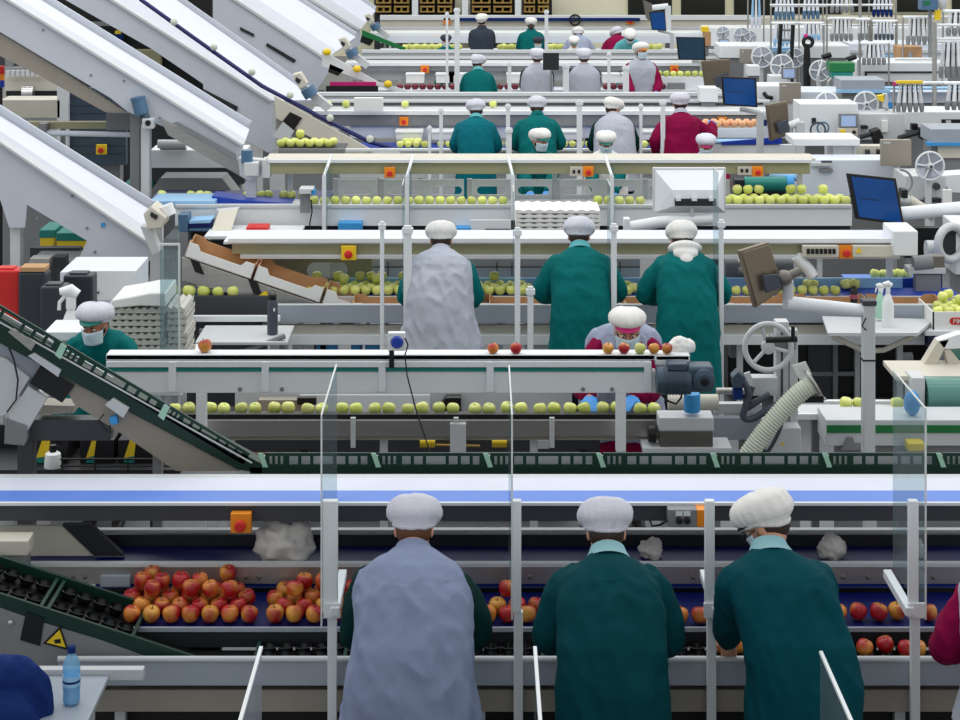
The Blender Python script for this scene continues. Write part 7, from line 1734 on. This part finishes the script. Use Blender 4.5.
# machine bodies and benches
def bench(name, label, x0, x1, yt, yb, Y, depth, m='white_paint', extra=()):
    return unit(name, label, 'machine', [('body', m, pb(x0, x1, yt, yb, Y, Y + depth), .006), ('plinth', 'mid_grey', wb(X(x0 + 2, Y), X(x1 - 2, Y), Y + .05, Y + depth - .05, 0, Z(yb, Y)))] + list(extra), ((x0 + x1) / 2, Y + depth / 2))
bench('packing_machine', 'white packing machine with the white reel standing on it', 800, 858, 104, 141, 22.0, .5, 'white_paint', [('dark_slot', 'charcoal', pb(812, 816, 118, 124, 21.98, 22.0)), ('cable_loop', 'motor_slate', lambda m: m.torus(P(818, 130, 21.9), .09, .012, (0, 1, 0), 20, 6)), ('cable_loop', 'motor_blue', lambda m: m.torus(P(823, 128, 21.9), .07, .010, (0, 1, 0), 20, 6)), ('lower_block', 'light_grey', pb(806, 838, 136, 140, 21.8, 22.0))])
bench('packing_machine', 'grey packing machine with cable and black knobs right of the yellow button', 860, 905, 114, 140, 21.9, .5, 'light_grey', [('knob', 'black', pb(862, 868, 126, 129, 21.8, 21.9)), ('knob', 'black', pb(912, 918, 124, 130, 21.8, 21.9)), ('white_tag', 'carton_white', pb(882, 888, 121, 132, 21.85, 21.9)), ('dark_arm', 'charcoal', lambda m: m.tube([P(860, 137, 21.7), P(878, 132, 21.7)], .03, 8)), ('dark_arm', 'charcoal', lambda m: m.tube([P(898, 138, 21.7), P(928, 130, 21.7)], .03, 8)), ('black_head', 'black', pp([(872, 132), (880, 129), (884, 138), (877, 146)], 21.6, 21.8), .005), ('black_head', 'black', pp([(920, 128), (932, 132), (930, 142), (922, 140)], 21.6, 21.8), .005)])
bench('packing_machine', 'white packing machine with dark opening at right edge under the thick pole', 906, 1000, 112, 130, 22.6, .6, 'white_paint', [('opening', 'black', pb(942, 1000, 119.5, 128, 22.58, 22.6)), ('block', 'light_grey', pb(946, 951, 120.5, 126, 22.56, 22.58))])
bench('grey_box', 'light grey box with blue strip above the clear reel', 841, 885, 80, 90, 24.0, .5, 'counter_grey', [('blue_strip', 'pale_blue', pb(838, 890, 90, 93, 23.97, 24.1))])
bench('grey_box', 'light grey box with blue strip at the right edge, lower one', 931, 1000, 129, 143, 20.6, .5, 'counter_grey', [('blue_strip', 'bright_blue', pb(928, 1000, 143, 146, 20.57, 20.7)), ('front', 'warm_white', pb(938, 1000, 146, 158, 20.62, 20.7))])
bench('packing_table', 'white table with a black edge line behind the cardboard box', 858, 948, 63, 82, 26.8, .8, 'white_paint', [('black_line', 'black', pb(865, 938, 71.5, 73, 26.77, 26.8)), ('black_end', 'black', pb(865, 867, 73, 78, 26.77, 26.8))])
bench('packing_table', 'long white bench with blue strips running behind the thick pole', 800, 1000, 92, 103, 25.2, .7, 'cool_white', [('blue_strip', 'pale_blue', pb(885, 1000, 88, 90, 25.0, 25.2)), ('blue_strip', 'bright_blue', pb(838, 895, 103, 108, 25.1, 25.2))])
bench('packing_table', 'white bench far back under the hanging bundles', 720, 850, 46, 58, 31.0, .8, 'white_paint', [('blue_strip', 'pale_blue', pb(768, 795, 48, 52, 30.9, 31.0))])
bench('packing_table', 'white bench far back running to the right edge', 850, 1000, 44, 62, 31.5, .8, 'cool_white', [('grey_strip', 'light_grey', pb(850, 1000, 50, 53, 31.45, 31.5)), ('blue_strip', 'pale_blue', pb(880, 905, 55, 58, 31.4, 31.5))])
bench('packing_table', 'cream bench along the back wall at right', 700, 1000, 18, 34, 42.0, .8, 'warm_white')
bench('packing_table', 'white bench second from the back wall at right', 705, 1000, 28, 46, 37.5, .8, 'white_paint')
bench('white_cabinet', 'white cabinet under the touch screen and grey plate', 757, 800, 86, 128, 25.4, .5, 'white_paint', [('handle', 'black', lambda m: m.tube([P(764, 93, 25.35), P(767, 97, 25.3), P(772, 98, 25.35)], .03, 8)), ('knob', 'black', pb(760, 763, 103, 105, 25.35, 25.4)), ('knob', 'charcoal', pb(776, 779, 110, 113, 25.35, 25.4))])
bench('white_cabinet', 'white cabinet left of the plain grey monitor back', 833, 856, 146, 182, 20.2, .5, 'white_paint', [('door_line', 'light_grey', pb(853, 855, 147, 180, 20.18, 20.2)), ('top_beam', 'white_paint', pb(793, 860, 139, 146, 20.1, 20.6), .006), ('vent', 'dark_grey', pb(866, 870, 150, 170, 20.3, 20.4)), ('side_board', 'warm_white', pb(856, 882, 146, 180, 20.35, 20.5)), ('dark_bar', 'black', pb(878, 883, 150, 168, 20.2, 20.3))])
bench('white_cabinet', 'low white housing right of the cream topped conveyor', 800, 900, 160, 196, 19.6, .4, 'cool_white', [('rail', 'light_grey', pb(812, 832, 163, 166, 19.55, 19.6)), ('slot', 'dark_grey', pb(822, 832, 161, 163, 19.56, 19.6)), ('mid_rail', 'mid_grey', pb(820, 833, 169, 172, 19.56, 19.6))])
bench('reel_machine', 'grey machine base carrying the large white reel', 905, 946, 176, 200, 18.8, .5, 'light_grey', [('knob', 'dark_grey', lambda m: m.lathe([(.04, 0), (.035, .05)], P(936, 186, 18.8), (0, -1, 0), 14)), ('dark_slot', 'charcoal', pb(926, 942, 199, 202, 18.7, 18.8)), ('white_flag', 'carton_white', pb(943, 952, 190, 206, 18.6, 18.65)), ('side_cover', 'white_paint', pp([(940, 176), (1000, 172), (1000, 195), (950, 192)], 18.9, 19.2))])
unit('fan_housing', 'grey round fan housing under the white swing arm at right edge', 'fan', [('ring', 'light_grey', lambda m: m.torus(P(951, 243, 16.4), .15, .04, (.5, -1, 0), 28, 10)), ('dark_inside', 'charcoal', lambda m: m.lathe([(.14, 0), (.14, .02)], P(951, 243, 16.45), (.5, -1, 0), 24)), ('body', 'white_paint', pb(955, 1000, 224, 275, 16.45, 16.9), .01), ('dark_panel', 'black', pb(905, 940, 228, 258, 17.2, 17.3)), ('round_motor', 'light_grey', lambda m: m.tube([P(926, 250, 16.6), P(946, 250, 16.6)], .09, 16)), ('stand', 'mid_grey', wb(X(958, 16.5), X(1000, 16.5), 16.5, 16.8, 0, Z(275, 16.45)))], (950, 16.6))
unit('camera_tube', 'cream angled tube camera behind the large blue monitor', 'camera', [('tube', 'warm_white', lambda m: m.tube([P(908, 200, 17.6), P(934, 216, 17.6)], .055, 14)), ('lens_block', 'black', pb(902, 908, 190, 198, 17.5, 17.65), .004), ('joint', 'light_grey', lambda m: m.ball(P(906, 200, 17.55), .05)), ('cable', 'mid_grey', lambda m: m.torus(P(900, 182, 17.7), .12, .01, (0, 1, 0), 20, 6, 0, PI)), ('stand', 'light_grey', wb(X(930, 17.6), X(934, 17.6), 17.58, 17.62, 0, Z(216, 17.6)))], (920, 17.6))
unit('tin_can', 'cardboard box with a grey strap in front, on the white table upper right', 'box', [('box_body', 'cardboard', pb(899, 922, 47, 65, 27.6, 28.0), .004), ('strap', 'mid_grey', lambda m: m.tube([P(910, 52, 27.55), P(911, 60, 27.5), P(909, 78, 27.4)], [.03, .05, .07], 8)), ('stand', 'white_paint', wb(X(900, 27.8), X(921, 27.8), 27.65, 27.95, 0, Z(65, 27.6)))], (910, 27.8)).name = 'cardboard_box'
unit('black_frame', 'black ladder shaped frame beside the blue tipped bundle', 'frame', [('rail', 'black', lambda m: m.tube([P(781, 24, 29.8), P(779, 58, 29.8)], .035, 8)), ('rail', 'black', lambda m: m.tube([P(793, 25, 29.8), P(792, 48, 29.8)], .035, 8)), ('rung', 'mid_grey', lambda m: m.tube([P(781, 30, 29.8), P(793, 30, 29.8)], .02, 8)), ('rung', 'mid_grey', lambda m: m.tube([P(780, 40, 29.8), P(792, 40, 29.8)], .02, 8)), ('foot', 'black', lambda m: m.tube([P(779, 54, 29.8), (X(779, 29.8), 29.8, 0)], .03, 8)), ('foot', 'black', lambda m: m.tube([P(792, 46, 29.8), (X(792, 29.8), 29.8, 0)], .03, 8))], (786, 29.8))
unit('handle_stand', 'black stand with forked head and pink knob, right of the reels', 'stand', [('column', 'black', lambda m: m.tube([(X(807, 27.4), 27.4, 0), P(807, 66, 27.4), P(807, 48, 27.4), P(807, 44, 27.4)], [.05, .06, .045, .05], 10)), ('fork', 'black', lambda m: m.torus(P(808, 42, 27.4), .07, .03, (0, 1, 0), 18, 8)), ('knob', 'magenta', lambda m: m.ball(P(806, 36, 27.4), .035))], (807, 27.4))
for a, b, lab in (((836, 66), (826, 56), 'white lever with black grip left of the green lid'), ((846, 72), (851, 58), 'white lever with black grip right of the green lid')):
    unit('lever', lab, 'lever', [('rod', 'white_paint', (lambda a, b: lambda m: m.tube([P(a[0] - 18, a[1] + 10, 26.4), P(b[0] - 3, b[1] + 3, 26.4)], .02, 8))(a, b)), ('grip', 'black', (lambda b: lambda m: m.tube([P(b[0] - 4, b[1] + 1.5, 26.4), P(b[0] + 5, b[1] - 1.5, 26.4)], .04, 10))(b)), ('stand', 'light_grey', (lambda a: wb(X(a[0] - 18, 26.4) - .02, X(a[0] - 18, 26.4) + .02, 26.38, 26.42, 0, Z(a[1] + 10, 26.4)))(a))], (a[0], 26.4))
unit('green_box', 'green glossy lidded box beside the white levers', 'box', [('lid', 'stripe_green', pb(830, 855, 63, 72, 26.0, 26.3), .01), ('box_body', 'teal_trim', pb(832, 853, 72, 78, 26.02, 26.28), .006), ('stand', 'mid_grey', wb(X(834, 26.1), X(851, 26.1), 26.08, 26.25, 0, Z(78, 26.02)))], (842, 26.1))
unit('scale_display', 'blue grey display head with green screen at top right', 'display', [('housing', 'motor_blue', pb(921, 938, -2, 10, 27.2, 27.4), .008), ('green_screen', 'stripe_green', pb(924, 930, 1, 5, 27.19, 27.2)), ('round_side', 'light_grey', lambda m: m.ball(P(942, 2, 27.4), .08, .06, .13)), ('yellow_clip', 'yellow', pb(935, 941, 10, 20, 27.3, 27.35)), ('stand', 'mid_grey', wb(X(929, 27.3), X(932, 27.3), 27.3, 27.35, 0, Z(10, 27.2)))], (930, 27.3))
unit('yellow_device', 'yellow and tan device on a stem left of the dim reels', 'device', [('head', 'yellow', pb(702, 709, 27, 32, 33.0, 33.2), .004), ('body', 'cardboard', pb(704, 711, 32, 46, 33.0, 33.2), .004), ('stand', 'mid_grey', wb(X(706, 33), X(709, 33), 33.05, 33.15, 0, Z(46, 33)))], (706, 33.1))
for a in ((700, 88, 'white box machine under the tan monitor', 24.9, 18, 14), (748, 66, 'white cube box left of the clear reels', 29.0, 12, 10), (770, 76, 'white motor cover under the clear reel', 27.9, 20, 9)):
    bench('white_box', a[2], a[0], a[0] + a[4], a[1], a[1] + a[5], a[3], .3, 'white_paint')
unit('yellow_tape', 'orange yellow film roll hanging beside the clear reel at right', 'roll', [('roll', 'yellow', pp([(878, 96), (885, 95), (884, 102), (880, 101)], 22.2, 22.3)), ('holder', 'light_grey', pp([(884, 94), (888, 94), (888, 108), (884, 108)], 22.2, 22.3)), ('stand', 'light_grey', wb(X(886, 22.3) - .02, X(886, 22.3) + .02, 22.25, 22.3, 0, Z(106, 22.3)))], (882, 22.3))
single('pink_clip', 'bright pink clip beside the yellow tagged bundle', 'clip', 'magenta', lambda m: m.pbox(893.5, 898, 82, 86, 22.0, 22.05), None, .005)

# rails that carry the hanging tube bundles
def hang_rail(x0, x1, y, Y, label):
    r = thing('hanging_rail', label, 'rail', (X(x0, Y), Y, 0))
    MB().tube([P(x0, y, Y + .07), P(x1, y, Y + .07)], .022, 8).build('rail_tube', 'white_paint', r)
    for x in (x0, x1): MB().tube([P(x, y, Y + .07), (X(x, Y), Y + .07, 0)], .015, 8).build('rail_post', 'steel', r)
for a in ((748, 764, -7, 33.5, 'short white rail carrying the long pale tube bundle'), (771, 823, -7, 31.5, 'white rail carrying two blue tipped tube bundles'), (771, 824, 23, 30.5, 'white rail carrying the pale tube bundles behind the black frame'), (827, 896, -7, 29.5, 'white rail carrying grey and navy tipped bundles at the top'), (827, 870, 19, 28.5, 'white rail carrying the lower grey bundles beside the grey pole'), (872, 897, 21, 28.5, 'short white rail carrying the slate tipped bundle'), (903, 990, 17, 27.5, 'white rail carrying the large grey bundle above the cardboard box'), (860, 889, 43, 26.5, 'short white rail carrying the grey bundle left of the cardboard box'), (943, 990, 11, 26.0, 'white rail at the top right corner'), (936, 990, 41, 24.0, 'white rail carrying the tall bundle at right edge'), (894, 990, 83, 22.0, 'white rail carrying the yellow tagged bundle')):
    hang_rail(*a)
